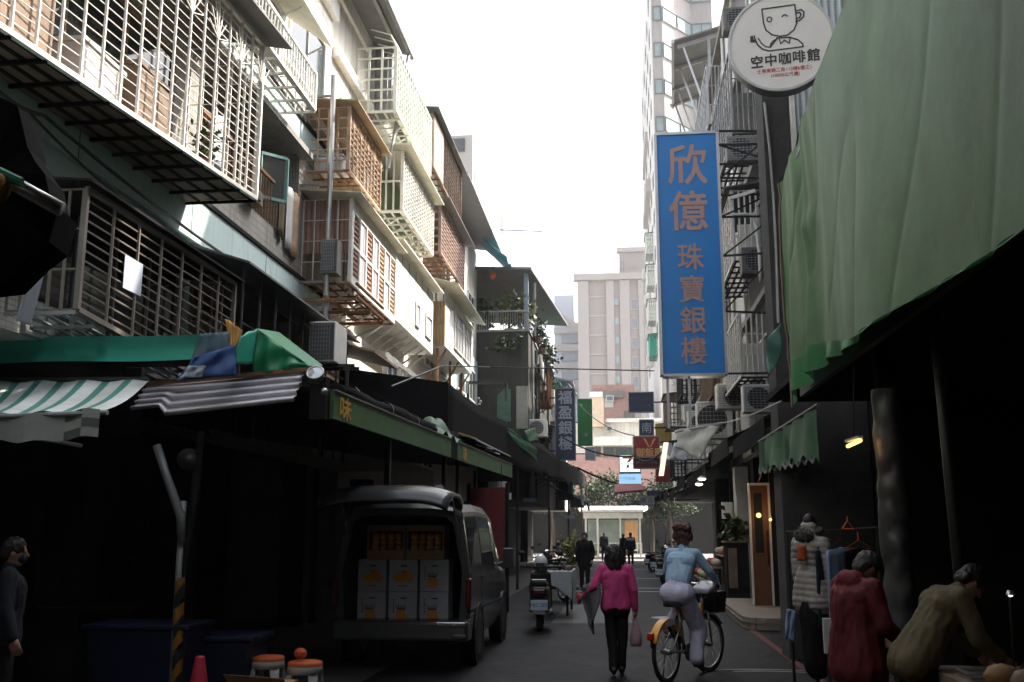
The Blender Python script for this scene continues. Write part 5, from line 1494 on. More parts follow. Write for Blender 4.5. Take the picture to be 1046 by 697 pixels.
# left signs
t, (x0, x1, z0, z1) = board("vertical_sign", "navy vertical sign with four pale characters on the left", 567, 397, 588, 470, 43, "sign_navy", "grey_metal", .2)
for k, ch in enumerate("福盈銀樓"):
    text("character", ch, .62, "sign_pale", t, ((x0 + x1) / 2, 42.985, z1 - .40 - .66 * k), (1, 0, 0), (0, 0, 1), bold=.012)
for z in (z0 + .4, z1 - .4):
    MB().bar((-3.6, 43.1, z), (x0, 43.1, z), .06).build("arm", "black_metal", t)
t, (x0, x1, z0, z1) = board("vertical_sign", "plain green vertical sign next to the navy one on the left", 590, 408, 605, 455, 52, "sign_green", "sign_green", .25)
text("lettering", "全", .16, "sign_pale", t, (x0 + .2, 51.985, z1 - .3), (1, 0, 0), (0, 0, 1))
text("lettering", "茶", .2, "sign_pale", t, (x1 - .3, 51.985, z0 + .55), (1, 0, 0), (0, 0, 1))
MB().bar((-3.6, 52.1, (z0 + z1) / 2), (x0, 52.1, (z0 + z1) / 2), .06).build("arm", "black_metal", t)
t, (x0, x1, z0, z1) = board("hanging_sign", "small pale blue box sign under the green vertical sign", 598, 457, 608, 470, 55, "sign_pale", "white_metal", .2)
MB().bar((-3.6, 55.1, (z0 + z1) / 2), (x0, 55.1, (z0 + z1) / 2), .06).build("arm", "black_metal", t)

# R2, R3 lower right row
r2 = thing("apartment_building", "narrow grimy right block beyond the blue vertical sign", "building", (XR, 49, 0))
MB().box(XR + .1, 16, 38, 61.2, 3.4, 15.0).build("wall", "concrete", r2)
MB().box(5.5, 16, 38, 61.2, 0.012, 3.4).build("shop_back_wall", "dark_wall", r2)
for z in (4.4, 7.3, 10.2):
    for y in (39, 42.5, 46, 49.5, 53, 57):
        window(r2, XR + .1, y, y + 1.8, z, z + 1.4, -1, mull=1)
for k, (y, z, m_) in enumerate(((39.2, 7.0, "black_metal"), (43, 9.8, "grey_metal"), (47, 4.2, "black_metal"), (52, 7.1, "brown"))):
    cage(("black cage beside the small navy sign on the grimy right block", "grey cage highest on the grimy right block", "black cage lowest on the grimy right block", "brown cage farthest on the grimy right block")[k], XR + .08, 2.55, y, y + 3, z, z + 1.6, m_, nv=10, nh=6, roof="grey_roof", tray="black_metal", rv=.03, rh=.02, group="window cages on the right block")
cn = thing("market_canopy", "dark canopy line over the right hand shops", "canopy", (2.3, 36, 3.5))
mb = MB()
for k in range(10):
    ya, yb = 15.5 + 4.5 * k, 19.8 + 4.5 * k
    zz = 3.35 + .12 * math.sin(k * 2.1)
    xx = 2.25 - .15 * (k % 3) * .5 - (.2 if k > 5 else 0)
    mb.hexa([(xx, ya, zz), (xx, yb, zz), (3.3, yb, zz + .5), (3.3, ya, zz + .5), (xx, ya, zz + .05), (xx, yb, zz + .05), (3.3, yb, zz + .55), (3.3, ya, zz + .55)])
    mb.box(xx - .02, xx - .002, ya, yb, zz - .3, zz + .05)
mb.build("canopy_sheet", "black_cloth", cn)
wa = thing("shop_awning", "grey white cloth awning slumped under the right air conditioners", "awning", (2.3, 27, 4))
p_ = [A(691, 441, Y=31), A(735, 434, Y=22.5), A(713, 470, Y=24), A(690, 456, Y=31)]
sheet("cloth", None, mat("awn_grey", (.42, .44, .43), .7, var=.15, dirt=.45), p_, 20, 10, .06, 3, wa)
p_ = [A(688, 452, Y=31.3), A(703, 458, Y=28), A(700, 470, Y=28), A(684, 470, Y=33)]
sheet("lower_cloth", None, "sign_pale", p_, 12, 6, .05, 4, wa)
MB().tube([A(690, 441, Y=31.1), A(736, 433, Y=22.4)], .04, 6).build("front_pole", "grey_metal", wa)
tl = thing("light_box", "narrow cream light box edge at the right canopy end", "sign", (2.3, 36, 4.2))
a, b_ = A(674, 462, Y=36), A(680, 484, Y=33)
MB().hexa([A(678, 452, Y=34), A(683, 452, Y=34), A(683, 452, Y=34) + V((0, .2, 0)), A(678, 452, Y=34) + V((0, .2, 0)), A(673, 486, Y=34), A(678, 486, Y=34), A(678, 486, Y=34) + V((0, .2, 0)), A(673, 486, Y=34) + V((0, .2, 0))][4:] + [A(678, 452, Y=34), A(683, 452, Y=34), A(683, 452, Y=34) + V((0, .2, 0)), A(678, 452, Y=34) + V((0, .2, 0))]).build("lit_face", mat("cream_lit", (.85, .78, .6), .5, emit=.5, var=0), tl)
MB().bar(A(676, 470, Y=34.1), (3.25, 34.1, A(676, 470, Y=34.1).z), .05).build("arm", "black_metal", tl)
for k, (px, py) in enumerate(((717, 489), (714, 494.5))):
    q = A(px, py, Y=24 + 2 * k)
    t = thing("pendant_lamp", ("small white pendant lamp under the right canopy, nearer one", "small white pendant lamp under the right canopy, farther one")[k], "lamp", q, "pendant lamps under the right canopy")
    MB().lathe([(0.0, .06), (.05, .055), (.11, 0), (.10, 0), (.04, .04)], q, 14).build("lamp_shade", "white_plastic", t, smooth=True)
    MB().ball((q.x, q.y, q.z - .01), .055, 10, sc=(1.6, 1.6, .6)).build("bulb", "lamp", t, smooth=True)
    MB().tube([q + V((0, 0, .06)), (q.x, q.y, 3.6)], .006, 5).build("cord", "black_metal", t)
    ld = bpy.data.lights.new("lamp_light", 'POINT')
    ld.energy, ld.color, ld.shadow_soft_size = 5, (1, .9, .75), .06
    lo = bpy.data.objects.new("lamp_light", ld)
    C.objects.link(lo)
    lo.location = q - V((0, 0, .09))
q0, q1 = A(866, 456, Y=9.2), A(879, 450, Y=8.9)
t = thing("tube_lamp", "short glowing yellow tube lamp under the dark right stall roof", "lamp", q0)
MB().tube([q0, q1], .017, 8).build("tube", "tube_warm", t, smooth=True)
MB().bar(q0 + V((0, 0, .045)), q1 + V((0, 0, .03)), .05, .02).build("fitting", "white_plastic", t)
MB().tube([q0.lerp(q1, .5) + V((0, 0, .06)), V((q1.x, 8.9, 3.36))], .008, 5).build("cord", "black_metal", t)
ld = bpy.data.lights.new("tube_light", 'POINT')
ld.energy, ld.color, ld.shadow_soft_size = 0.15, (1, .6, .25), .05
lo = bpy.data.objects.new("tube_light", ld)
C.objects.link(lo)
lo.location = q0.lerp(q1, .5) - V((0, 0, .07))

# lit shop with wooden door
ws = thing("lit_shop", "small warm lit shop front with wooden door and white pillar", "shop", (3, 22, 0))
dY = 21.0
d0, d1 = A(764, 500, Y=dY), A(791, 612, Y=dY)
g = MB().box(d0.x, d0.x + .035, dY - .06, dY + .05, .22, 2.65).box(d1.x - .04, d1.x, dY - .06, dY + .05, .22, 2.65).box(d0.x + .035, d1.x - .04, dY - .058, dY + .048, 2.6, 2.65)
g.build("door_frame", "white_metal", ws)
dr = MB().box(d0.x + .036, d1.x - .041, dY - .02, dY + .03, .22, 2.6).build("door", mat("door_wood", (.17, .07, .028), .5, var=.15, scale=3, streak=.2), ws)
MB().box(d0.x + .10, d1.x - .16, dY - .026, dY - .021, 1.25, 2.45).build("door_pane", "window", dr)
MB().box(d1.x - .10, d1.x - .075, dY - .06, dY - .021, 1.0, 1.7).build("handle", "chrome", dr)
MB().box(d1.x + .002, 5.4, dY - .05, dY + .1, .012, 3.3).build("side_wall", "dark_wall", ws)
MB().box(2.95, 3.28, 26, 26.5, .012, 3.3).build("white_pillar", mat("shop_white", (.5, .52, .5), .7, dirt=.3), ws)
q0, q1 = A(752, 506, Y=25.5), A(770, 540, Y=25.5)
MB().box(q0.x, q1.x, 25.4, 25.98, q1.z, q0.z).build("meter_box", mat("pale_box", (.40, .45, .45), .6), ws)
MB().box(A(748, 512, Y=25.3).x - .25, A(748, 512, Y=25.3).x, 25.3, 25.5, A(748, 530, Y=25.3).z, A(748, 513, Y=25.3).z).build("small_box", "white_plastic", ws)
q = A(787, 531, Y=20.7)
wl = thing("wall_lamp", "tiny warm lamp beside the wooden shop door", "lamp", q)
MB().ball(q, .03, 8).build("bulb", "tube_warm", wl, smooth=True)
MB().box(q.x - .03, q.x + .03, q.y + .02, q.y + .25, q.z + .03, q.z + .07).build("bracket", "grey_metal", wl)
ld = bpy.data.lights.new("shop_light", 'POINT')
ld.energy, ld.color, ld.shadow_soft_size = 1.6, (1, .55, .22), .05
lo = bpy.data.objects.new("shop_light", ld)
C.objects.link(lo)
lo.location = q + V((-.12, -.25, .1))
stp = thing("stone_step", "low broad stone step in front of the wooden shop door", "step", (2.7, 20, 0))
mb = MB()
out = [(3.6, 18.0), (2.45, 18.0), (2.22, 18.15), (2.12, 18.45), (2.18, 23.4), (3.6, 23.4)]
mb.poly([(x, y, .21) for x, y in out][::-1])
for (xa, ya), (xb, yb) in zip(out, out[1:] + out[:1]):
    mb.poly([(xa, ya, .012), (xb, yb, .012), (xb, yb, .21), (xa, ya, .21)][::-1])
mb.build("slab", mat("step_stone", (.30, .25, .20), .75, var=.15, tile=(.3, .3, .006, (.12, .1, .08))), stp)
MB().poly([(x - .015 if x < 3 else x, y - .01 if y < 20 else y, .13) for x, y in out][::-1]).build("nosing", "concrete", stp, thick=.03)
# produce display
ds = thing("display_stand", "tiered wooden produce stand beside the shop door", "stand", (2.6, 24, .0))
for k in range(3):
    MB().box(1.95 + .28 * k, 2.22 + .28 * k, 25.4, 27.8, .5 + .28 * k, .54 + .28 * k).build("shelf", "brown", ds)
for y in (25.45, 27.7):
    MB().box(2.0, 2.05, y, y + .05, .012, .5).build("leg", "brown", ds)
    MB().box(2.68, 2.73, y, y + .05, .012, 1.06).build("leg", "brown", ds)
rnd = random.Random(9)
kinds = (("cabbage", (.36, .40, .24), "pale green cabbages on the produce stand"), ("garlic_bundle", (.52, .48, .38), "pale bundles on the produce stand"), ("red_fruit", (.40, .05, .04), "red fruit on the produce stand"))
cnt = 0
for k in range(3):
    for j in range(9):
        kd = kinds[(j // 3 + k) % 3]
        y = 25.55 + j * .255
        r_ = rnd.uniform(.095, .12)
        o = MB().ball((2.08 + .28 * k + rnd.uniform(-.03, .03), y, .545 + .28 * k + r_ * .9), r_, 10, sc=(1, 1, .9)).build(kd[0], mat(kd[0], kd[1], .6, var=.2, scale=20), smooth=True)
        cnt += 1
        tag(o, {"cabbage": "round pale green cabbage on the tiered produce stand", "garlic_bundle": "round cream coloured bundle on the tiered produce stand", "red_fruit": "round red fruit on the tiered produce stand"}[kd[0]], {"cabbage": "cabbage", "garlic_bundle": "vegetable", "red_fruit": "fruit"}[kd[0]], kd[2])
plant("potted_plant", "spiky pale leaved pot plant on the dark cabinet before the white pillar", (2.68, 24.3, 1.45), .5, .28, 120, ("leaf_lite", "leaf"), 31, leaf=.2, stems=7)
cbt = thing("shop_cabinet", "dark cabinet carrying the spiky pot plant by the shop door", "cabinet", (2.6, 22.3, .2))
MB().box(2.45, 2.95, 23.9, 24.6, .012, 1.42).build("cabinet_body", "dark_wall", cbt)
MB().box(2.41, 2.99, 23.86, 24.64, 1.422, 1.46).build("cabinet_top", "brown", cbt)
MB().box(2.48, 2.68, 23.86, 23.895, .4, 1.3).build("cabinet_door", "brown", cbt)

# stall pillars in the dark
pw = thing("wrapped_pillar", "stall pillar wrapped in crumpled clear plastic film", "pillar", (2.4, 9.0, 0))
MB().box(2.3, 2.46, 9.0, 9.16, .012, 3.36).build("pillar", "dark_wall", pw)
MB().grid(lambda u, v: (2.38 + .125 * math.cos(u * 6.28) * (1 + .22 * noise.noise(V((u * 6, v * 14, 2)))), 9.08 + .125 * math.sin(u * 6.28) * (1 + .22 * noise.noise(V((u * 6, v * 14, 9)))), .6 + 2.3 * v), 30, 80).build("film", mat("film_dark", (.10, .10, .105), .3, var=.3, dirt=.3), pw, smooth=True)
q = A(981, 560, Y=7.3)
tag(MB().tube([(q.x, 7.3, .012), (q.x - .03, 7.3, 2.0), (q.x - .05, 7.3, 3.36)], .04, 10).build("stall_pole", "black_metal", smooth=True), "bare grey steel pole in the dark right stall", "pole")
tb_ = thing("stall_table", "dark goods table behind the bending person in the right stall", "table", (2.5, 6.3, 0))
MB().box(2.0, 3.4, 5.2, 7.2, .72, .78).build("tabletop", "brown", tb_)
for x in (2.05, 3.3):
    for y in (5.3, 7.05):
        MB().box(x, x + .06, y, y + .06, .012, .719).build("leg", "dark_wall", tb_)
rnd = random.Random(4)
for k in range(8):
    x, y = 2.1 + rnd.random() * .8, 5.4 + k * .2
    o = MB().ball((x, y, .78 + .07), .08, 8, sc=(1.3, 1, .85)).build("goods_bundle", ("cardboard", "dark_wall", "tan_cloth", "brown")[k % 4], smooth=True)
    tag(o, "small dark wrapped bundle on the right stall goods table", "bundle", "bundles on the right stall table")

# ================================================================== FAR END
tw = thing("apartment_tower", "tall grey pink tower with stepped ribbon windows above the blue sign", "building", (6, 90, 0))
pl_ = [(3.85, 84.0), (4.75, 84.0), (7.6, 87.6), (9.6, 87.6), (9.6, 119), (3.85, 119)]
mb = MB()
for (xa, ya), (xb, yb) in zip(pl_, pl_[1:] + pl_[:1]):
    mb.poly([(xa, ya, 0), (xb, yb, 0), (xb, yb, 56), (xa, ya, 56)])
mb.poly([(x, y, 56) for x, y in pl_])
mb.build("wall", "tower", tw)
MB().box(3.75, 10, 83.5, 83.99, 0, 7.5).build("shop_wall", "dark_wall", tw)
MB().box(3.79, 3.845, 84.3, 119, 0, 56).build("street_side", mat("tower_white", (.82, .80, .77), .7, var=.05, streak=.2), tw)
zk = [A(680, y, Y=84).z for y in (20, 60, 103, 146)]
for k in range(10):
    zc = zk[0] + 3.5 - 3.55 * k
    h = 1.35
    for (xa, ya), (xb, yb), n in ((pl_[0], pl_[1], 1), (pl_[1], pl_[2], 2), (pl_[2], pl_[3], 2)):
        a, b_ = V((xa, ya, 0)), V((xb, yb, 0))
        d = (b_ - a).normalized()
        nn = V((d.y, -d.x, 0))
        pad = .12 if n != 2 or xa != pl_[1][0] else 0.02
        a2, b2 = a + d * pad + nn * .06, b_ - d * pad + nn * .06
        wn = MB()
        for s_ in range(n + 1):
            p = a2.lerp(b2, s_ / n)
            wn.bar(p + V((0, 0, zc)), p + V((0, 0, zc + h)), .1)
        wn.bar(a2 + V((0, 0, zc)), b2 + V((0, 0, zc)), .09).bar(a2 + V((0, 0, zc + h)), b2 + V((0, 0, zc + h)), .09)
        wo = wn.build("window", mat("frame_dark", (.14, .17, .18), .5), tw)
        MB().poly([a2 - nn * .03 + V((0, 0, zc)), b2 - nn * .03 + V((0, 0, zc)), b2 - nn * .03 + V((0, 0, zc + h)), a2 - nn * .03 + V((0, 0, zc + h))]).build("pane", mat("tower_glass", (.30, .38, .40), .1, var=.2, scale=.6), wo)
    for y in (88, 93, 98, 104, 111):
        f = window(tw, 3.79, y, y + 1.8, zc, zc + 1.3, -1, "grey_metal", mull=0)
for k, z in enumerate((17.5, 21, 24.6, 28)):
    cage(("lowest", "second lowest", "second highest", "topmost")[k] + " pale green shutter box on the white side of the tall tower", 3.79, 3.1, 90 + k, 93 + k, z, z + 1.9, "green_white" if k else "teal_green", nv=7, nh=7, roof="grey_roof", rv=.06, rh=.06, group="shutter boxes on the tall tower")
    ac_unit("white air conditioner " + ("below the lowest", "beside the second lowest", "beside the second highest", "beside the topmost")[k] + " shutter box on the tall tower", (3.35, 99 + k * 2, z + .4), R(90), (1.4, .6, 1.1), group="air conditioners on the tall tower")
MB().box(3.5, 3.79, 100, 112, 42.2, 43.2).build("balcony_ledge", "tan_trim", tw)
MB().box(3.3, 3.79, 95, 108, 35.0, 36.2).build("balcony_ledge", "tan_trim", tw)

tt = thing("apartment_tower", "broad tan tower closing the view at the street end", "building", (0, 150, 0))
zt1 = A(600, 284, Y=150).z
zt2 = A(650, 255, Y=152).z
MB().box(-5.7, 12, 150, 175, 0, zt1).build("wall", "tan", tt)
MB().box(A(633, 284, Y=152).x, 14, 152, 175, zt1, zt2).build("upper_wall", "tan", tt)
for px0, px1, out_ in ((590, 601, .5), (619, 627, .4), (633, 643, .4), (652, 657, .4)):
    MB().box(A(px0, 300, Y=150).x, A(px1, 300, Y=150).x, 150 - out_, 149.997, 0, zt1 - .6).build("pilaster", "tan_trim", tt)
MB().box(-6.3, 6, 149.3, 150.6, zt1 - .5, zt1 + .5).build("cornice", "tan_trim", tt)
MB().box(A(633, 284, Y=152).x - .4, 14, 151.6, 153, zt2 - .4, zt2 + .3).build("cornice", "tan_trim", tt)
for k in range(9):
    z = zt1 - 3.2 - 3.0 * k
    MB().box(A(601, 300, Y=150).x, A(619, 300, Y=150).x, 149.85, 149.995, z, z + .25).build("ledge", "tan_trim", tt)
    x = A(629.5, 300, Y=150).x
    wf = MB().box(x - .35, x + .35, 149.88, 149.99, z - 1.3, z - .2).build("window", "tan_trim", tt)
    MB().box(x - .24, x + .24, 149.86, 149.878, z - 1.15, z - .35).build("pane", mat("cyan_pane", (.35, .55, .62), .15), wf)
    for px0, px1 in ((643.5, 651.5), (657.5, 664)):
        wf = MB().box(A(px0, 300, Y=150).x, A(px1, 300, Y=150).x, 149.86, 149.992, z - 2.1, z - .3).build("window", "tan_trim", tt)
        MB().box(A(px0, 300, Y=150).x + .2, A(px1, 300, Y=150).x - .2, 149.84, 149.858, z - 1.95, z - .45).build("pane", mat("far_glass", (.30, .33, .38), .15), wf)
for a, b_ in (((634, 262), (634, 284)), ((637, 262), (637, 284)), ((634, 268), (637, 268)), ((634, 275), (637, 275))):
    MB().bar(A(*a, Y=150.5), A(*b_, Y=150.5), .12).build("ladder", "grey_metal", tt)
pb = thing("apartment_building", "pale blue grey block with slanted roof strip left of tan tower", "building", (-9, 170, 0))
a = A(566, 302, Y=170)
MB().box(a.x, -5.0, 170, 190, 0, A(580, 330, Y=170).z).build("wall", "pale_blue", pb)
MB().box(a.x, A(586, 300, Y=170).x, 170, 190, A(580, 330, Y=170).z, a.z).build("roof_room", "pale_blue", pb)
MB().hexa([A(562, 320, Y=169.5), A(598, 345, Y=169.5), A(598, 345, Y=172), A(562, 320, Y=172), A(562, 313, Y=169.5), A(598, 336, Y=169.5), A(598, 336, Y=172), A(562, 313, Y=172)]).build("slanted_parapet", "tan_trim", pb)
for y in (338, 356, 375, 394):
    zz = A(580, y, Y=170).z
    MB().box(a.x - .1, -5.2, 169.6, 169.99, zz - .5, zz + .6).build("ledge", "tan_trim", pb)
    wf = MB().box(a.x + 1.2, -6.4, 169.8, 169.99, zz - 2.3, zz - .8).build("window", "grey_metal", pb)
    MB().box(a.x + 1.4, -6.6, 169.78, 169.798, zz - 2.1, zz - 1.0).build("pane", M.get("far_glass", _M["far_glass"]), wf)
pk = thing("apartment_building", "pink tiled block with a grey band before the tan tower", "building", (0, 95, 0))
zp = A(620, 393, Y=90).z
MB().box(-2.2, 1.6, 90, 105, 0, zp).build("wall", "pink", pk)
MB().box(-2.3, .6, 89.5, 89.99, A(620, 407, Y=90).z, A(620, 400, Y=90).z).build("grey_band", "concrete", pk)
for (px, py) in ((622, 407.5),):
    q = A(px, py, Y=90)
    wf = MB().box(q.x - .4, q.x + .4, 89.9, 89.99, q.z - 1.1 + .3, q.z + .2 - .1).build("window", "white_metal", pk)
wf = MB().box(A(619, 410, Y=90).x, A(627, 410, Y=90).x, 89.4, 89.49, A(619, 411, Y=90).z, A(619, 405, Y=90).z).build("window", "green_white", pk)
MB().box(A(620, 410, Y=90).x, A(626, 410, Y=90).x, 89.37, 89.398, A(619, 410, Y=90).z, A(619, 406, Y=90).z).build("pane", "blue_glass", wf)
MB().box(A(637, 410, Y=90).x, 1.61, 89.9, 89.995, 0, A(640, 420, Y=90).z).build("side_strip", "concrete", pk)
cm = thing("apartment_building", "low cream block with white parapets and pink base across the end road", "building", (0, 86, 0))
zc0 = A(620, 432, Y=84).z
zpk = A(620, 463, Y=84).z
MB().box(-9.5, 3.7, 84, 89.2, zpk, zc0).build("wall", "cream", cm)
MB().box(-9.5, 3.7, 84.02, 89.2, 3.6, zpk).build("pink_wall", "pink", cm)
MB().box(-9.5, 3.7, 84.3, 89.2, 0, 3.6).build("shop_wall", "dark_wall", cm)
MB().box(A(619, 432, Y=84).x, 3.7, 83.5, 84.3, zc0, zc0 + .3).build("parapet", "white_wall", cm)
MB().box(A(606, 446, Y=84).x, A(645, 446, Y=84).x, 83.2, 83.99, A(620, 456, Y=84).z, A(620, 447, Y=84).z).build("balcony", "white_wall", cm)
MB().box(A(604, 440, Y=83).x, A(617, 440, Y=83).x, 83.0, 84.5, A(610, 436, Y=83).z, A(610, 406, Y=83).z).build("stair_tower", mat("warm_cream", (.72, .60, .45), .8, streak=.2), cm)
MB().box(A(604, 440, Y=83).x - .1, A(616, 440, Y=83).x, 82.9, 84.6, A(610, 406, Y=83).z, A(610, 404, Y=83).z + .3).build("tower_cap", "white_wall", cm)
for px in (608, 622, 634, 645):
    q = A(px, 461, Y=84)
    wf = MB().box(q.x - .5, q.x + .5, 83.93, 83.99, q.z - .5, q.z + .35).build("window", "brown", cm)
    MB().box(q.x - .42, q.x + .42, 83.9, 83.928, q.z - .42, q.z + .27).build("pane", "window", wf)
ac_unit("white air conditioner on the far low cream block", A(623, 441, Y=83.7), 0, (.6, .4, .45))

# glazed shelter at the end of the lane
gs = thing("bus_shelter", "sunlit glazed bus shelter with white roof at the street end", "shelter", (-.5, 66, 0))
MB().hexa([(-2.5, 65.0, 2.95), (1.55, 65.0, 2.95), (1.9, 67.5, 3.15), (-2.7, 67.5, 3.15), (-2.5, 65.0, 3.1), (1.55, 65.0, 3.1), (1.9, 67.5, 3.4), (-2.7, 67.5, 3.4)]).build("roof", "white_metal", gs)
MB().box(-2.3, 1.5, 65.2, 65.3, 2.55, 2.93).build("fascia", "cream_metal", gs)
for x in (-2.2, -1.45, .0, 1.25):
    MB().box(x, x + .12, 65.2, 65.32, .02, 2.55).build("post", "cream_metal", gs)
for x0_, x1_ in ((-2.06, -1.47), (-1.31, -.02), (.14, 1.24)):
    MB().box(x0_, x1_, 66.9, 66.93, .5, 2.5).build("glass_panel", mat("shelter_glass", (.32, .40, .38), .08, var=.25, scale=1.2), gs)
MB().box(.35, 1.15, 66.4, 66.5, .9, 2.4).build("orange_poster", mat("poster", (.62, .36, .16), .6, var=.1), gs)
MB().box(-2.3, 1.6, 65.1, 67.2, .01, .16).build("platform", "tan_trim", gs)
for x in (-1.0, .2):
    MB().box(x, x + .9, 66.2, 66.55, .5, .56).build("bench", "cream_metal", gs)
g = MB()
for k in range(14):
    x = -2.2 + 3.6 * k / 13
    g.tube([(x, 65.15, .16), (x, 65.15, 1.0)], .02, 5)
g.bar((-2.2, 65.15, 1.0), (1.4, 65.15, 1.0), .05)
g.build("railing", "cream_metal", gs)
for k, (x, h, m_) in enumerate(((-4.6, 6.4, ("leaf_dark",)), (-1.6, 5.6, ("leaf_dark", "leaf")), (.4, 5.5, ("leaf_dark",)), (2.2, 5.4, ("leaf_dark",)), (3.4, 6.4, ("leaf_dark", "leaf")))):
    y = 69.5 + (k % 2) * 1.3
    t = thing("street_tree", ("dark street tree farthest left behind the shelter", "dark street tree left of the shelter middle", "dark street tree behind the shelter middle", "dark street tree right of the shelter middle", "tall dark street tree at the right end of the shelter")[k], "tree", (x, y, 0), "street trees behind the shelter")
    mb = MB().tube([(x, y, 0), (x + .1, y, 1.6), (x, y + .1, h * .62)], [.16, .12, .07], 8)
    rnd = random.Random(40 + k)
    tips = []
    for j in range(9):
        a = rnd.uniform(0, 6.28)
        e = V((x + math.cos(a) * rnd.uniform(.5, 1.5), y + math.sin(a) * rnd.uniform(.5, 1.3), h * rnd.uniform(.5, .95)))
        mb.tube([(x, y + .05, h * .5), e], [.06, .02], 5)
        tips.append(e)
    mb.build("trunk", "bark", t)
    f = MB()
    for j in range(3200):
        b_ = rnd.choice(tips)
        p = b_ + V((rnd.gauss(0, .42), rnd.gauss(0, .42), rnd.gauss(0, .34)))
        L = rnd.uniform(.10, .22)
        a = V((rnd.gauss(0, 1), rnd.gauss(0, 1), rnd.gauss(0, .7))).normalized()
        e = a.cross(V((rnd.gauss(0, 1), rnd.gauss(0, 1), rnd.gauss(0, 1)))).normalized() * L * .4
        f.poly([p, p + a * L * .5 + e, p + a * L, p + a * L * .5 - e], rnd.randrange(len(m_)))
    f.build("crown", list(m_), t)

# cables
wire("overhead_cable", "thick black cable crossing the lane below the navy sign", [A(400, 395, Y=17), A(452, 374, Y=22), A(500, 375, Y=30), A(668, 379, Y=30)], .02, sag=.0)
wire("overhead_cable", "black cable along the upper teal band from the top left", [A(-10, 85, X=-5.2), A(45, 118, X=-5.3), A(240, 268, X=-5.45), A(330, 330, X=-5.45)], .02, sag=.05)
wire("overhead_cable", "second black cable sagging just below the first on the teal band", [A(30, 115, X=-5.3), A(180, 240, X=-5.4), A(330, 345, X=-5.45)], .014, sag=.1)
wire("overhead_cable", "thin cable drooping from the green sign toward crimson sign", [A(590, 412, Y=48), A(648, 445, Y=41)], .02, sag=.3)
wire("overhead_cable", "thick cable slanting from the black canopy to crimson sign", [A(575, 447, Y=40), A(648, 466, Y=40), A(676, 462, Y=36)], .035, sag=.25)
wire("overhead_cable", "thick cable under the pink wall dropping to the trees", [A(590, 478, Y=46), A(630, 494, Y=50)], .05, sag=.05)
wire("overhead_cable", "thin pale line running from the right awning to the big tarpaulin", [A(682, 434, Y=30), A(735, 432, Y=22), A(798, 410, Y=11)], .012, "grey_metal", sag=.05)
wire("overhead_cable", "thin wire under the fluttering top left cage", [A(0, 86, Y=8.2), A(55, 110, Y=9), A(76, 123, Y=9.2), A(120, 96, Y=9.2)], .025, "brown", group=None)


# ================================================================== VEHICLES
def wheel(parent, c, r, w_, axis=(1, 0, 0), spokes=6, name="wheel"):
    ty = MB().lathe([(r * .68, -w_ / 2), (r * .93, -w_ / 2), (r, -w_ * .32), (r, w_ * .32), (r * .93, w_ / 2), (r * .68, w_ / 2)], c, 28, axis=axis).build(name, "rubber", parent, smooth=True)
    m = MB().lathe([(r * .68, -w_ * .45), (r * .62, -w_ * .2), (r * .62, w_ * .2), (r * .68, w_ * .45)], c, 28, axis=axis).lathe([(0, -w_ * .3), (r * .2, -w_ * .3), (r * .2, w_ * .3), (0, w_ * .3)], c, 14, axis=axis)
    ax = V(axis).normalized()
    a = ax.cross(V((0, 0, 1))).normalized()
    b = ax.cross(a)
    for k in range(spokes):
        d = a * math.cos(2 * math.pi * k / spokes) + b * math.sin(2 * math.pi * k / spokes)
        m.bar(V(c) + d * r * .15, V(c) + d * r * .64, w_ * .35, r * .16, up=tuple(ax))
    m.build("rim", "steel", ty)
    return ty


van = thing("parked_van", "grey people carrier parked with raised tailgate, loaded with fruit boxes", "van", (-2.68, 14.5, 0))
VX, VY0 = -2.68, 12.4
# cross sections: y, half width low, half width belt, half width roof, z sill, z belt, z roof
ST = [(0.0, .80, .84, .70, .42, 1.16, 1.95), (.12, .83, .85, .72, .36, 1.16, 2.02), (1.2, .85, .85, .73, .34, 1.14, 2.06), (2.4, .85, .85, .72, .34, 1.12, 2.04), (3.0, .85, .85, .70, .34, 1.10, 1.95), (3.75, .84, .84, .74, .34, 1.06, 1.16), (4.35, .80, .80, .72, .36, .86, .93), (4.5, .70, .72, .66, .40, .70, .78)]


def vring(s, k=1.0, dz=0.0, inset=0.0):
    y, a, b, c, z0, z1, z2 = s
    a, b, c = a - inset, b - inset, c - inset
    z0, z2 = z0 + inset, z2 - inset
    h = [(a * .96, z0), (a, z0 + .12), (b, z1), (lerp(b, c, .9), lerp(z1, z2, .86)), (c - .06, z2 - .035), (c * .5, z2)]
    pts = [(x, z) for x, z in h] + [(-x, z) for x, z in reversed(h)]
    return [V((VX + x, VY0 + y, z)) for x, z in pts]


rings = [vring(s) for s in ST]
mb = MB()
for i in range(len(rings) - 1):
    for j in range(12):
        j2 = (j + 1) % 12
        if j == 11:
            continue
        mb.poly([rings[i][j], rings[i][j2], rings[i + 1][j2], rings[i + 1][j]])
mb.poly(rings[-1])
for i in range(len(rings) - 1):
    mb.poly([rings[i][11], rings[i][0], rings[i + 1][0], rings[i + 1][11]])
inner = vring(ST[0], inset=.085)
for j in range(12):
    j2 = (j + 1) % 12
    if j in (11,):
        mb.poly([rings[0][j2], rings[0][j], inner[j] + V((0, 0, .06)), inner[j2] + V((0, 0, .06))])
    else:
        mb.poly([rings[0][j2], rings[0][j], inner[j] + V((0, 0, .06 if j == 11 else 0)), inner[j2]])
body = mb.build("body", "van_paint", van)
bv = body.modifiers.new("bevel", 'BEVEL')
bv.width, bv.segments, bv.limit_method, bv.angle_limit = .03, 2, 'ANGLE', R(22)
mb = MB()
deep = [p + V((0, 2.3, 0)) for p in inner]
for j in range(12):
    j2 = (j + 1) % 12
    mb.poly([inner[j], inner[j2], deep[j2], deep[j]])
mb.poly(deep[::-1])
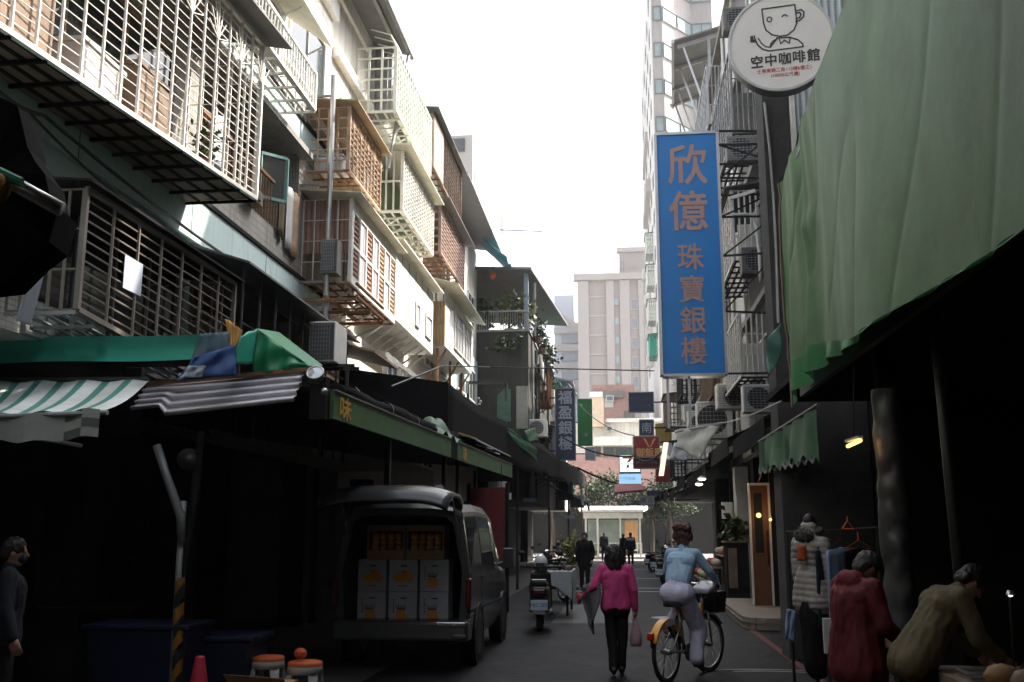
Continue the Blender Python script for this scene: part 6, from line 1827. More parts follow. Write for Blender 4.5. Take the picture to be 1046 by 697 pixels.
mb.build("cargo_liner", "dark_wall", van)


def vpanel(i0, t0, i1, t1, side, ja, va, jb, vb, out=.006):
    """patch on the van's flank between stations and heights"""
    def P(i, t, j, v):
        y = lerp(ST[i][0], ST[i + 1][0], t)
        a = [lerp(ST[i][q], ST[i + 1][q], t) for q in range(7)]
        r_ = vring(a)
        p = r_[j].lerp(r_[j + 1], v)
        if side < 0:
            p = V((2 * VX - p.x, p.y, p.z))
        return p + V((side * out, 0, 0))
    q = [P(i0, t0, ja, va), P(i1, t1, ja, va), P(i1, t1, jb, vb), P(i0, t0, jb, vb)]
    return q if side > 0 else q[::-1]


for sd_ in (1, -1):
    for (a, b_) in (((1, .06), (1, .92)), ((2, .03), (2, .98)), ((3, .1), (4, .55))):
        q = vpanel(a[0], a[1], b_[0], b_[1], sd_, 2, .10, 2, .93)
        MB().poly(q).build("side_window", "window", van)
    MB().poly(vpanel(1, .0, 4, .9, sd_, 1, .30, 1, .36, .012)).build("side_moulding", "plastic_black", van, thick=.012)
    for (i, t) in ((1, .97), (3, .02)):
        p = vpanel(i, t, i, t + .015 if t < .9 else t + .02, sd_, 0, .9, 2, .0, .007)
        MB().poly(p).build("door_gap", "plastic_black", van)
    hb = vpanel(1, .82, 1, .95, sd_, 1, .86, 1, .92, .02)
    MB().poly(hb).build("door_handle", "plastic_black", van, thick=.02)
    x = VX + sd_ * .86
    MB().tube([(x - sd_ * .06, VY0 + 3.0, 1.16), (x + sd_ * .08, VY0 + 3.02, 1.22)], .025, 6).box(min(x + sd_ * .05, x + sd_ * .21), max(x + sd_ * .05, x + sd_ * .21), VY0 + 2.98, VY0 + 3.10, 1.12, 1.42).build("wing_mirror", "van_paint", van, bevel=.03)
    MB().box(VX + sd_ * .83 - .035, VX + sd_ * .83 + .035, VY0 - .035, VY0 + .10, .74, 1.10).build("tail_light", mat("tail_red", (.10, .006, .006), .25, var=.1), van, bevel=.02)
    for y in (.85, 3.55):
        wheel(van, (VX + sd_ * .755, VY0 + y, .325), .32, .2)
        MB().lathe([(.36, -.008), (.42, -.008), (.42, .008), (.36, .008)], (VX + sd_ * .853, VY0 + y, .34), 26, axis=(1, 0, 0)).lathe([(0, -.004), (.36, -.004), (.36, .004), (0, .004)], (VX + sd_ * .85, VY0 + y, .34), 26, axis=(1, 0, 0)).build("wheel_arch", "plastic_black", van)
MB().hexa([(VX - .84, VY0 - .14, .36), (VX + .84, VY0 - .14, .36), (VX + .86, VY0 + .2, .36), (VX - .86, VY0 + .2, .36), (VX - .84, VY0 - .12, .60), (VX + .84, VY0 - .12, .60), (VX + .86, VY0 + .2, .62), (VX - .86, VY0 + .2, .62)]).build("rear_bumper", "van_paint", van, bevel=.04)
MB().box(VX + .46, VX + .82, VY0 - .155, VY0 - .128, .545, .592).build("bumper_trim", "chrome", van, bevel=.008)
MB().box(VX + .66, VX + .82, VY0 - .155, VY0 - .135, .43, .455).build("reflector", "chrome", van)
# raised tailgate: curved panel hinged at the roof edge
tg = []
mb = MB()
prof = [(0.02, 2.03), (-.10, 2.10), (-.45, 2.17), (-.85, 2.17), (-1.05, 2.10), (-1.12, 2.0)]
mb.grid(lambda u, v: (VX + lerp(-.74, .74, u) * (1 + .06 * math.sin(v * 3)), VY0 + prof[min(5, int(v * 5))][0] + (prof[min(5, int(v * 5) + 1)][0] - prof[min(5, int(v * 5))][0]) * (v * 5 - int(v * 5)), prof[min(5, int(v * 5))][1] + (prof[min(5, int(v * 5) + 1)][1] - prof[min(5, int(v * 5))][1]) * (v * 5 - int(v * 5)) - .10 * abs(2 * u - 1) ** 4), 16, 15)
tgo = mb.build("tailgate", "van_paint", van, smooth=True, thick=.05)
MB().poly([(VX - .55, VY0 - .40, 2.225), (VX + .55, VY0 - .40, 2.225), (VX + .55, VY0 - .16, 2.185), (VX - .55, VY0 - .16, 2.185)]).build("rear_window", "window", tgo)
for sx in (-.70, .70):
    MB().tube([(VX + sx, VY0 - .02, 1.62), (VX + sx * .98, VY0 - .42, 2.08)], .012, 6).build("gas_strut", "steel", van)
MB().box(VX - .66, VX + .66, VY0 + .1, VY0 + 2.2, .505, .54).build("cargo_floor", "dark_wall", van)

# fruit cartons in the back
def fruit_box(label, x, z, kind):
    y = VY0 + .10
    t = thing("fruit_carton", label, "box", (x, y, z), "fruit cartons in the back of the van")
    MB().box(x - .180, x + .180, y, y + .36, z, z + .385).build("carton", "carton", t, bevel=.006)
    yy = y - .006
    g = MB()
    if kind == "pine":
        n = 14
        g.poly([(x - .02 + .06 * math.cos(2 * math.pi * k / n), yy, z + .115 + .075 * math.sin(2 * math.pi * k / n)) for k in range(n)], 0)
        g.poly([(x - .05, yy - .001, z + .08), (x + .06, yy - .001, z + .07), (x + .065, yy - .001, z + .10), (x - .04, yy - .001, z + .12)], 0)
        for k in range(5):
            xx = x - .02 + .02 * (k - 2)
            g.poly([(xx - .012, yy - .002, z + .17), (xx + .012, yy - .002, z + .17), (xx + .014 * (k - 2), yy - .002, z + .245)], 1)
    else:
        for dx, dz, r_ in ((-.07, .17, .055), (.03, .19, .065), (.08, .16, .05), (-.02, .15, .05)):
            g.poly([(x + dx + r_ * math.cos(2 * math.pi * k / 12), yy - .001 * abs(dx) * 10, z + dz + r_ * math.sin(2 * math.pi * k / 12)) for k in range(12)], 0)
        g.poly([(x - .02, yy - .004, z + .23), (x + .03, yy - .004, z + .235), (x + .01, yy - .004, z + .26)], 1)
    g.poly([(x - .03, yy, z + .30), (x + .05, yy, z + .30), (x + .05, yy, z + .318), (x - .03, yy, z + .318)], 2)
    if kind == "pine":
        for k in range(5):
            g.poly([(x - .12, yy, z + .14 + k * .035), (x - .105, yy, z + .14 + k * .035), (x - .105, yy, z + .16 + k * .035), (x - .12, yy, z + .16 + k * .035)], 2)
    else:
        for k in range(4):
            g.poly([(x - .06 + k * .03, yy, z + .06), (x - .04 + k * .03, yy, z + .06), (x - .04 + k * .03, yy, z + .075), (x - .06 + k * .03, yy, z + .075)], 2)
    g.build("printed_fruit", ["pine", "leaf", "plastic_black"], t)
    return t


cxs = (VX - .40, VX - .005, VX + .385)
for k, x in enumerate(cxs):
    fruit_box(("bottom left", "bottom middle", "bottom right")[k] + " white carton printed with one pineapple in the van", x, .545, "pine")
for k, x in enumerate(cxs):
    fruit_box(("upper left white carton printed with orange fruit in the van", "upper middle white carton printed with orange fruit in the van", "upper right white carton printed with one pineapple in the van")[k], x, .935, "pine" if k == 2 else "orange")
for k, x in enumerate((VX - .24, VX + .26)):
    t = thing("fruit_crate", ("open crate of orange fruit on the cartons, left one", "open crate of orange fruit on the cartons, right one")[k], "crate", (x, VY0 + .3, 1.33), "open crates on the cartons")
    z = 1.325
    MB().box(x - .22, x + .22, VY0 + .12, VY0 + .5, z, z + .03).box(x - .24, x - .22, VY0 + .12, VY0 + .5, z, z + .42).box(x + .22, x + .24, VY0 + .12, VY0 + .5, z, z + .42).box(x - .219, x + .219, VY0 + .12, VY0 + .14, z + .031, z + .11).box(x - .219, x + .219, VY0 + .12, VY0 + .14, z + .34, z + .42).build("crate_body", "cardboard", t)
    rnd = random.Random(60 + k)
    for i in range(3):
        for j in range(4):
            o = MB().ball((x - .15 + j * .1, VY0 + .2 + .02 * (i % 2), z + .14 + i * .07), .052, 8).build("orange_fruit", "pine", smooth=True)
            tag(o, ("round orange fruit in the left open crate", "round orange fruit in the right open crate")[k], "fruit", ("fruit in the left crate", "fruit in the right crate")[k])


# ------------------------------------------------------------------ scooters
def make_scooter(label, body_m="plastic_black", group="parked scooters"):
    """built at the origin, heading +Y"""
    t = thing("motor_scooter", label, "scooter", (0, 0, 0), group)
    wheel(t, (0, -.60, .24), .24, .11, spokes=5)
    wheel(t, (0, .62, .24), .24, .10, spokes=5)
    MB().hexa([(-.17, -.85, .48), (.17, -.85, .48), (.19, -.05, .30), (-.19, -.05, .30), (-.13, -.90, .74), (.13, -.90, .74), (.18, -.05, .72), (-.18, -.05, .72)]).build("rear_body", body_m, t, bevel=.05)
    MB().hexa([(-.14, -.80, .745), (.14, -.80, .745), (.16, .0, .735), (-.16, .0, .735), (-.11, -.80, .84), (.11, -.80, .84), (.13, -.02, .80), (-.13, -.02, .80)]).build("seat", "rubber", t, bevel=.035)
    MB().hexa([(-.20, -.05, .26), (.20, -.05, .26), (.20, .38, .26), (-.20, .38, .26), (-.20, -.05, .32), (.20, -.05, .32), (.20, .38, .32), (-.20, .38, .32)]).build("footboard", "plastic_black", t, bevel=.02)
    MB().hexa([(-.23, .36, .30), (.23, .36, .30), (.16, .50, .34), (-.16, .50, .34), (-.20, .30, .95), (.20, .30, .95), (.13, .42, .98), (-.13, .42, .98)]).build("leg_shield", body_m, t, bevel=.05)
    MB().tube([(0, .60, .3), (0, .36, .96), (0, .33, 1.02)], .03, 8).build("steering_column", "grey_metal", t)
    MB().tube([(-.36, .20, 1.04), (-.12, .32, 1.03), (.12, .32, 1.03), (.36, .20, 1.04)], .018, 8).build("handlebar", "rubber", t)
    MB().ball((0, .40, 1.02), .12, 12, sc=(1.2, .8, .7)).build("headlight", "chrome", t, smooth=True)
    for s_ in (-1, 1):
        mr = MB().tube([(s_ * .24, .27, 1.05), (s_ * .33, .26, 1.24)], .008, 5).build("mirror", "plastic_black", t)
        MB().ball((s_ * .34, .25, 1.28), .06, 10, sc=(1.2, .3, .8)).build("mirror_glass", "plastic_black", mr, smooth=True)
    MB().box(-.10, .10, -.93, -.885, .62, .70).build("tail_light", _M["tail_red"], t, bevel=.015)
    MB().hexa([(-.10, -.98, .30), (.10, -.98, .30), (.10, -.86, .52), (-.10, -.86, .52), (-.10, -.97, .29), (.10, -.97, .29), (.10, -.85, .51), (-.10, -.85, .51)]).build("mudguard", "plastic_black", t)
    pl = MB().box(-.145, .145, -.955, -.945, .36, .53).build("number_plate", mat("plate", (.55, .66, .78), .4, var=.05), t, bevel=.006)
    text("plate_marks", "MJC·205", .085, "sign_navy", pl, (0, -.957, .44), (1, 0, 0), (0, 0, 1), thick=.003)
    MB().tube([(.17, -.1, .24), (.2, -.5, .28), (.2, -.88, .34)], [.03, .045, .05], 8).build("exhaust", "grey_metal", t, smooth=True)
    MB().tube([(-.1, -.86, .84), (-.12, -.96, .86), (.12, -.96, .86), (.1, -.86, .84)], .012, 6).build("grab_rail", "steel", t)
    return t


sc0 = make_scooter("black scooter with a pale blue plate parked beyond the van")
sc0.location = (-1.42, 18.2, 0.006)
sc0.rotation_euler.z = R(3)
for k, (x, y, rz, lab) in enumerate(((-1.75, 25.5, 40, "black scooter parked askew beyond the cloth covered table"), (1.75, 33.0, -35, "dark scooter parked nearest on the right of the lane"), (1.8, 36.5, -30, "dark scooter second in the row on the right"), (1.7, 40.5, -25, "dark scooter third in the row on the right"), (1.75, 45, -40, "dark scooter last in the row on the right"), (-2.2, 33, 30, "black scooter parked behind the standing man on the left"))):
    c = copy_tree(sc0)
    c.location = (x, y, .006)
    c.rotation_euler.z = R(rz)
    c["label"] = lab
hl = thing("helmet", "white helmet hung on the black scooter by the van", "helmet", (-1.42, 18.0, 1.05))
MB().lathe([(0, .13), (.06, .12), (.105, .07), (.125, 0), (.12, -.06), (.10, -.06), (.10, 0)], (-1.42, 18.32, 1.12), 16).build("shell", "white_plastic", hl, smooth=True)
MB().box(-1.5, -1.34, 18.17, 18.2, 1.06, 1.12).build("visor", "plastic_black", hl)
ct = thing("cloth_table", "stall table under a hanging grey white cloth left of the pink woman", "table", (-1.6, 21.4, 0))
q0 = A(560, 585, Y=20.5)
MB().box(-1.75, -1.0, 20.6, 22.6, .82, .86).build("tabletop", "brown", ct)
for x in (-1.7, -1.1):
    for y in (20.7, 22.5):
        MB().box(x, x + .05, y, y + .05, .01, .82).build("leg", "dark_wall", ct)
MB().grid(lambda u, v: (lerp(-1.78, -.97, u), 20.55 - .03 * v + .025 * math.sin(u * 22) * v, .875 - (.16 + .38 * u ** 2) * v), 20, 8).grid(lambda u, v: (-.97 + .03 * v + .02 * math.sin(u * 25) * v, lerp(20.55, 22.6, u), .875 - (.54 - .3 * u) * v), 24, 8).grid(lambda u, v: (lerp(-1.78, -.97, u), lerp(20.55, 22.6, v), .875 + .006 * math.sin(u * 12 + v * 9)), 10, 10).build("cloth", mat("cloth_grey", (.42, .44, .46), .8, var=.1), ct, smooth=True)
rnd = random.Random(3)
for k in range(7):
    tag(MB().ball((-1.65 + .1 * k, 21 + .15 * (k % 3), .88 + .06), .075, 8, sc=(1.2, 1, .8)).build("goods_bundle", ("plastic_black", "leaf_dark", "brown", "concrete")[k % 4], smooth=True), "small bundle of goods on the cloth covered table", "bundle", "bundles on the cloth table")


# ================================================================== PEOPLE
def capsule(mb, p, q, r0, r1, n=12):
    p, q = V(p), V(q)
    d = q - p
    if d.length < 1e-5:
        d = V((0, 0, 1e-4))
    u = d.normalized()
    pts, rs = [], []
    for k in range(5):
        a = math.pi / 2 * k / 4
        pts.append(p - u * r0 * math.cos(a))
        rs.append(max(r0 * math.sin(a), 5e-4))
    for k in range(5):
        a = math.pi / 2 * k / 4
        pts.append(q + u * r1 * math.sin(a))
        rs.append(max(r1 * math.cos(a), 5e-4))
    mb.tube(pts, rs, n)


def blob(name, prims, vox, m, parent, tf, smooth=3, wrinkle=0.0, wf=14.0, ridges=None, cut=None):
    """one closed skin grown round a set of tapered limbs"""
    mb = MB()
    for pr in prims:
        if pr[0] == 'c':
            capsule(mb, *pr[1:])
        else:
            st = len(mb.v)
            c, rad = pr[1], pr[2]
            mb.ball((0, 0, 0), 1.0, 18, sc=rad)
            rot = pr[3] if len(pr) > 3 else Matrix.Identity(3)
            for i in range(st, len(mb.v)):
                mb.v[i] = tuple(V(c) + rot @ V(mb.v[i]))
    me = bpy.data.meshes.new(name)
    me.from_pydata(mb.v, [], mb.f)
    o = bpy.data.objects.new(name, me)
    C.objects.link(o)
    r_ = o.modifiers.new("r", 'REMESH')
    r_.mode = 'VOXEL'
    r_.voxel_size = vox
    bpy.context.view_layer.update()
    out = bpy.data.meshes.new_from_object(o.evaluated_get(bpy.context.evaluated_depsgraph_get()))
    bpy.data.objects.remove(o)
    bm = bmesh.new()
    bm.from_mesh(out)
    for _ in range(smooth):
        bmesh.ops.smooth_vert(bm, verts=bm.verts, factor=.5, use_axis_x=True, use_axis_y=True, use_axis_z=True)
    bm.normal_update()
    if wrinkle:
        for v in bm.verts:
            p = v.co
            v.co = p + v.normal * wrinkle * (noise.noise(V((p.x * wf, p.y * wf, p.z * wf * .45))) + .5 * noise.noise(V((p.x * wf * 2.3, p.y * wf * 2.3, p.z * wf))))
    if ridges:
        for v in bm.verts:
            v.co += v.normal * ridges[0] * (abs(math.sin(v.co.z * ridges[1] + .35 * math.sin(v.co.x * 7))) - .5)
    for v in bm.verts:
        v.co = tf @ v.co
    bm.to_mesh(out)
    bm.free()
    for p in out.polygons:
        p.use_smooth = True
    out.materials.clear()
    out.materials.append(M[m] if isinstance(m, str) else m)
    out.name = name
    return link(name, out, parent)


def hand_prims(w_, d, side, palm_n, curl=.5, s=1.0):
    """palm, four fingers, thumb; w_ wrist, d direction of the fingers, palm_n the way the palm faces"""
    d, n = V(d).normalized(), V(palm_n).normalized()
    n = (n - d * n.dot(d)).normalized()
    a = d.cross(n) * side
    w_ = V(w_)
    out = [('c', w_, w_ + d * .04 * s, .026 * s, .027 * s)]
    for k in range(4):
        off = (k - 1.5) * .0195 * s
        b = w_ + d * .085 * s + a * off
        out.append(('c', w_ + d * .02 * s + a * off * .7, b, .013 * s, .0115 * s))
        L = (.036, .042, .039, .030)[k] * s
        d1 = (d * math.cos(curl) + n * math.sin(curl))
        d2 = (d * math.cos(curl * 2.1) + n * math.sin(curl * 2.1))
        out.append(('c', b, b + d1 * L, .0102 * s, .0095 * s))
        out.append(('c', b + d1 * L, b + d1 * L + d2 * L * .85, .0095 * s, .008 * s))
    tb = w_ + d * .025 * s - a * .022 * s
    td = (d * .75 - a * .6 + n * .35).normalized()
    out.append(('c', tb, tb + td * .04 * s, .0135 * s, .0115 * s))
    td2 = (d * .9 - a * .1 + n * .5).normalized()
    out.append(('c', tb + td * .04 * s, tb + td * .04 * s + td2 * .03 * s, .011 * s, .009 * s))
    return out


BASE = dict(pel=(0, 0, .88), waist=(0, 0, 1.02), chest=(0, .01, 1.2), neck=(0, 0, 1.36), head=(0, .025, 1.495),
            shL=(-.165, 0, 1.315), elL=(-.215, -.03, 1.06), wrL=(-.225, .03, .83), shR=(.165, 0, 1.315), elR=(.215, -.03, 1.06), wrR=(.225, .03, .83),
            hiL=(-.085, 0, .86), knL=(-.09, .02, .47), anL=(-.09, -.01, .08), hiR=(.085, 0, .86), knR=(.09, .02, .47), anR=(.09, -.01, .08))


def person(label, loc, heading, H, pose=None, top="black_trouser", bottom="black_trouser", shoes="plastic_black", hair="hair", hair_style="short", vox=.0085,
           hem=.80, bulk=1.0, skirt=0.0, face=(0, 1, 0), crop=0.0, belly=0.0, mask=False, fat=1.0, tfat=.93, calf=1.0, curl=.5, hd=None, sleeves=True, scarf=None, group=None, toe=None, hood=None):
    s = H / 1.62
    J = {k: V(v) for k, v in {**BASE, **(pose or {})}.items()}
    tf = Matrix.Translation(V(loc)) @ Matrix.Rotation(heading, 4, 'Z') @ Matrix.Scale(s, 4)
    t = thing("person", label, "person", loc, group)
    fd = V(face).normalized()
    hup = V((0, 0, 1)) if abs(fd.z) < .9 else V((0, 1, 0))
    hr_ = fd.cross(hup).normalized()
    hup = hr_.cross(fd).normalized()
    rot = Matrix((hr_, fd, hup)).transposed()
    hc = J['head']
    hp = lambda x, y, z: hc + hr_ * x + fd * y + hup * z
    body = [('e', hc + hup * .01, (.072, .09, .108), rot), ('e', hp(0, .025, -.055), (.052, .062, .06), rot), ('c', J['neck'] - (J['neck'] - J['chest']).normalized() * .04, hp(0, -.015, -.07), .052, .046),
            ('c', hp(0, .088, .01), hp(0, .105, -.02), .009, .014), ('e', hp(0, .088, -.055), (.022, .008, .006), rot), ('e', hp(0, .082, -.064), (.018, .009, .006), rot),
            ('e', hp(.073, -.005, -.005), (.008, .018, .028), rot), ('e', hp(-.073, -.005, -.005), (.008, .018, .028), rot),
            ('e', hp(.03, .078, .022), (.02, .01, .006), rot), ('e', hp(-.03, .078, .022), (.02, .01, .006), rot)]
    body += [('c', J['chest'] + V((-.07, 0, 0)), J['chest'] + V((.07, 0, 0)), .095, .095), ('c', J['chest'], J['waist'], .105, .10), ('c', J['waist'], J['pel'], .105, .115), ('c', J['shL'], J['shR'], .05, .05)]
    for S in 'LR':
        sg = -1 if S == 'L' else 1
        body += [('c', J['sh' + S], J['el' + S], .045, .036), ('c', J['el' + S], J['wr' + S], .036, .024)]
        d = (hd or {}).get(S) or (J['wr' + S] - J['el' + S])
        body += hand_prims(J['wr' + S], d, sg, (-sg, .2, 0), curl)
        body += [('c', J['hi' + S], J['kn' + S], .078, .052), ('c', J['kn' + S], J['an' + S], .05, .036)]
        fdz = V((toe or {}).get(S, (0, 1, 0)))
        body += [('c', J['an' + S] + V((0, 0, -.03)), J['an' + S] + fdz * .13 + V((0, 0, -.045)), .036, .028)]
    blob("body", body, vox, "skin", t, tf, smooth=2)
    # top
    k = bulk
    tp = [('c', J['chest'] + V((-.075, -.005, .02)), J['chest'] + V((.075, -.005, .02)), .112 * k, .112 * k), ('c', J['chest'], J['waist'], .128 * k * fat, .125 * k * fat), ('c', J['shL'] * 1, J['shR'] * 1, .062 * k, .062 * k),
          ('c', J['neck'] + V((0, 0, -.05)), J['neck'] + (J['head'] - J['neck']) * .12, .075 * k, .060 * k)]
    tp += [('c', J['chest'] + V((sx * .06, 0, -.03)), J['waist'] + V((sx * .05, 0, 0)), .115 * k * fat, .112 * k * fat) for sx in (-1, 1)]
    if not crop:
        down = (J['pel'] - J['waist']).normalized()
        for sx in (-1, 1):
            tp += [('c', J['waist'] + V((sx * .05, 0, 0)), J['waist'] + V((sx * .065, 0, 0)) + down * max(.02, (J['waist'].z - hem) if abs(down.z) > .8 else .12), .116 * k * fat, (.122 + skirt) * k * fat)]
    if belly:
        tp.append(('e', J['waist'] + V((0, .06, 0)), (.12, .12, .13)))
    if sleeves:
        for S in 'LR':
            tp += [('c', J['sh' + S], J['el' + S], .064 * k, .056 * k), ('c', J['el' + S], J['el' + S].lerp(J['wr' + S], .93), .055 * k, .044 * k)]
    if hood:
        tp += [('e', J['neck'] + V((0, -.08, -.01)), (.12, .06, .08))]
    blob("top" if crop else "jacket", tp, vox * 1.0, top, t, tf, wrinkle=.007 if crop else .010, wf=13, smooth=3)
    lo = .02 if crop else -.05
    bt = [('c', J['hiL'] + V((.01, -.02, lo)), J['hiR'] + V((-.01, -.02, lo)), .122 * tfat, .122 * tfat), ('c', J['pel'], J['pel'].lerp(J['waist'], .55 if crop else .2), (.12 if crop else .105) * tfat, (.112 if crop else .09) * tfat)]
    bt += [('c', J['pel'] + V((sx * .05, 0, 0)), J['pel'].lerp(J['waist'], .5) + V((sx * .035, 0, 0)), .105 * tfat, .10 * tfat) for sx in (-1, 1) if crop]
    if crop:
        bt.append(('e', J['pel'] + V((0, -.03, -.03)), (.178 * tfat, .125 * tfat, .135)))
    for S in 'LR':
        bt += [('c', J['hi' + S], J['kn' + S], .098 * tfat, .070 * calf), ('c', J['kn' + S], J['an' + S] + V((0, 0, .0)), .068 * calf, .058 * calf)]
    blob("trousers", bt, vox * 1.0, bottom, t, tf, wrinkle=.010, wf=11, smooth=3)
    for S in 'LR':
        a = J['an' + S]
        fz = V((toe or {}).get(S, (0, 1, 0)))
        blob("shoe", [('c', a + V((0, 0, -.02)) - fz * .04, a + fz * .15 + V((0, 0, -.042)), .044, .034), ('c', a + V((0, 0, -.05)) - fz * .05, a + fz * .16 + V((0, 0, -.055)), .030, .024)], vox, shoes, t, tf)
    for sx in (-1, 1):
        MB().ball((0, 0, 0), 1, 8, sc=(.011, .006, .006)).build("eye", "plastic_black", t)
        e = bpy.data.objects[t.children[-1].name] if False else [o for o in bpy.data.objects if o.parent == t and o.name.startswith("eye")][-1]
        for v in e.data.vertices:
            v.co = tf @ (hp(sx * .03, .083, .008) + rot @ v.co)
    hs = {
        "short": [('e', hp(0, -.012, .035), (.084, .098, .098), rot), ('e', hp(0, -.055, -.01), (.074, .055, .075), rot)],
        "bob": [('e', hp(0, -.015, .03), (.105, .115, .108), rot), ('c', hp(-.075, -.03, .0), hp(-.095, -.03, -.135), .052, .04), ('c', hp(.075, -.03, .0), hp(.095, -.03, -.135), .052, .04), ('c', hp(-.03, -.07, 0), hp(-.035, -.08, -.15), .06, .05), ('c', hp(.03, -.07, 0), hp(.035, -.08, -.15), .06, .05)],
        "bun": [('e', hp(0, -.012, .03), (.086, .1, .1), rot), ('e', hp(0, -.05, -.02), (.074, .055, .07), rot), ('e', hp(-.03, -.05, .125), (.085, .075, .06), rot), ('e', hp(.055, -.05, .115), (.065, .06, .055), rot), ('e', hp(-.075, -.02, .03), (.045, .07, .08), rot), ('e', hp(.075, -.02, .03), (.045, .07, .08), rot), ('c', hp(-.03, -.07, -.05), hp(-.035, -.075, -.12), .02, .008), ('c', hp(.035, -.06, -.05), hp(.05, -.065, -.11), .016, .006), ('c', hp(.05, -.02, .15), hp(.085, -.03, .165), .022, .008), ('c', hp(-.07, -.03, .15), hp(-.10, -.04, .14), .02, .008)],
    }[hair_style]
    blob("hair", hs, vox * .9, hair, t, tf, wrinkle=.018 if hair_style != "short" else .009, wf=36, smooth=1)
    if mask:
        blob("face_mask", [('e', hp(0, .055, -.045), (.058, .055, .045), rot)], vox, "navy_cloth", t, tf)
    return t, J, tf


W = lambda tf, p: tf @ V(p)
# pink jacketed woman walking away
pw_, Jp, tfp = person("woman in pink jacket and black trousers walking away with bags", (-.06, 12.3, .008), R(2), 1.50,
                      dict(wrR=(.25, .05, .80), elR=(.235, -.02, 1.05), shR=(.17, 0, 1.31), elL=(-.27, -.04, 1.10), wrL=(-.40, .10, .98), knR=(.075, .05, .47), anR=(.06, .06, .085), knL=(-.06, .0, .46), anL=(-.045, -.13, .10), head=(-.005, .03, 1.49)),
                      top="pink_cloth", hair_style="bob", hem=.84, bulk=1.02, skirt=.004, fat=1.04, tfat=.9, curl=.7, hd=dict(L=(-.5, .6, -.3)))
hb = W(tfp, (.252, .07, .72))
bg1 = thing("plastic_bag", "pale pink plastic bag hanging from the pink woman's right hand", "bag", hb)
MB().lathe([(.010, .02), (.02, -.03), (.045, -.12), (.07, -.22), (.075, -.30), (.06, -.345), (0, -.35)], hb, 14).build("bag_body", mat("bag_pink", (.62, .42, .48), .45, var=.12, scale=9, trans=.35), bg1, smooth=True)
MB().tube([hb + V((-.02, 0, 0)), hb + V((-.015, 0, .06)), hb + V((.015, 0, .06)), hb + V((.02, 0, 0))], .006, 5).build("handles", _M["bag_pink"], bg1)
hw = W(tfp, (-.40, .10, .98))
ctt = thing("folded_coat", "grey coat draped over the pink woman's left forearm", "coat", hw)
mb = MB()
e0, e1 = W(tfp, (-.20, -.06, 1.06)), W(tfp, (-.43, .10, 1.00))
for sd_, L in ((-1, .50), (1, .40)):
    mb.grid(lambda u, v, sd_=sd_, L=L: e0.lerp(e1, u) + V(((u - .5) * .16 * v + .025 * math.sin(u * 9 + v * 4), sd_ * (.05 + .035 * math.sin(u * 11 + v * 2)) + .02 * math.sin(v * 7 + u * 5), .045 - L * v * (1 + .16 * math.sin(u * 6 + sd_) - .18 * u))), 14, 16)
mb.grid(lambda u, v: e0.lerp(e1, u) + V((.02 * math.sin(u * 9), .05 * math.cos(math.pi * v), .05 * math.sin(math.pi * v) + .04)), 12, 8)
mb.build("coat_cloth", mat("coat_grey", (.10, .105, .12), .85, var=.15), ctt, smooth=True, thick=.012)
tag(MB().ball(W(tfp, (-.47, .20, .93)), .05, 10, sc=(.7, 1, 1.5)).build("red_pouch", mat("pouch_red", (.5, .04, .09), .5), smooth=True), "small red pouch in the pink woman's left hand", "pouch")

# ---- bicycle and cyclist
HB = -R(29)
BO = V((.77, 12.28, .006))
TB = Matrix.Translation(BO) @ Matrix.Rotation(HB, 4, 'Z')
bk = thing("city_bicycle", "yellow shared city bicycle ridden by the woman in pale blue", "bicycle", BO)


def bt(mb):
    mb.v = [tuple(TB @ V(p)) for p in mb.v]
    return mb


def bwheel(y, x=0.0, yaw=0.0):
    r = .325
    rm = Matrix.Translation((x, y, r)) @ Matrix.Rotation(yaw, 4, 'Z')
    ty = MB()
    ty.tube([rm @ V((0, r * math.cos(a), r * math.sin(a))) for a in [2 * math.pi * k / 40 for k in range(41)]], .021, 8, cap=False)
    o = bt(ty).build("wheel", "rubber", bk, smooth=True)
    rim = MB().tube([rm @ V((0, .29 * math.cos(a), .29 * math.sin(a))) for a in [2 * math.pi * k / 40 for k in range(41)]], .014, 6, cap=False)
    bt(rim).build("rim", "steel", o, smooth=True)
    sp = MB()
    for k in range(28):
        a = 2 * math.pi * k / 28
        sp.tube([rm @ V((.03 * (-1) ** k, .03 * math.cos(a + .6), .03 * math.sin(a + .6))), rm @ V((0, .288 * math.cos(a), .288 * math.sin(a)))], .0016, 4)
    bt(sp).build("spokes", "steel", o)
    hub = MB().lathe([(0, -.06), (.03, -.055), (.035, 0), (.03, .055), (0, .06)], (0, 0, 0), 12, axis=(1, 0, 0))
    hub.v = [tuple(rm @ V(p)) for p in hub.v]
    bt(hub).build("hub", "steel", o, smooth=True)
    return rm


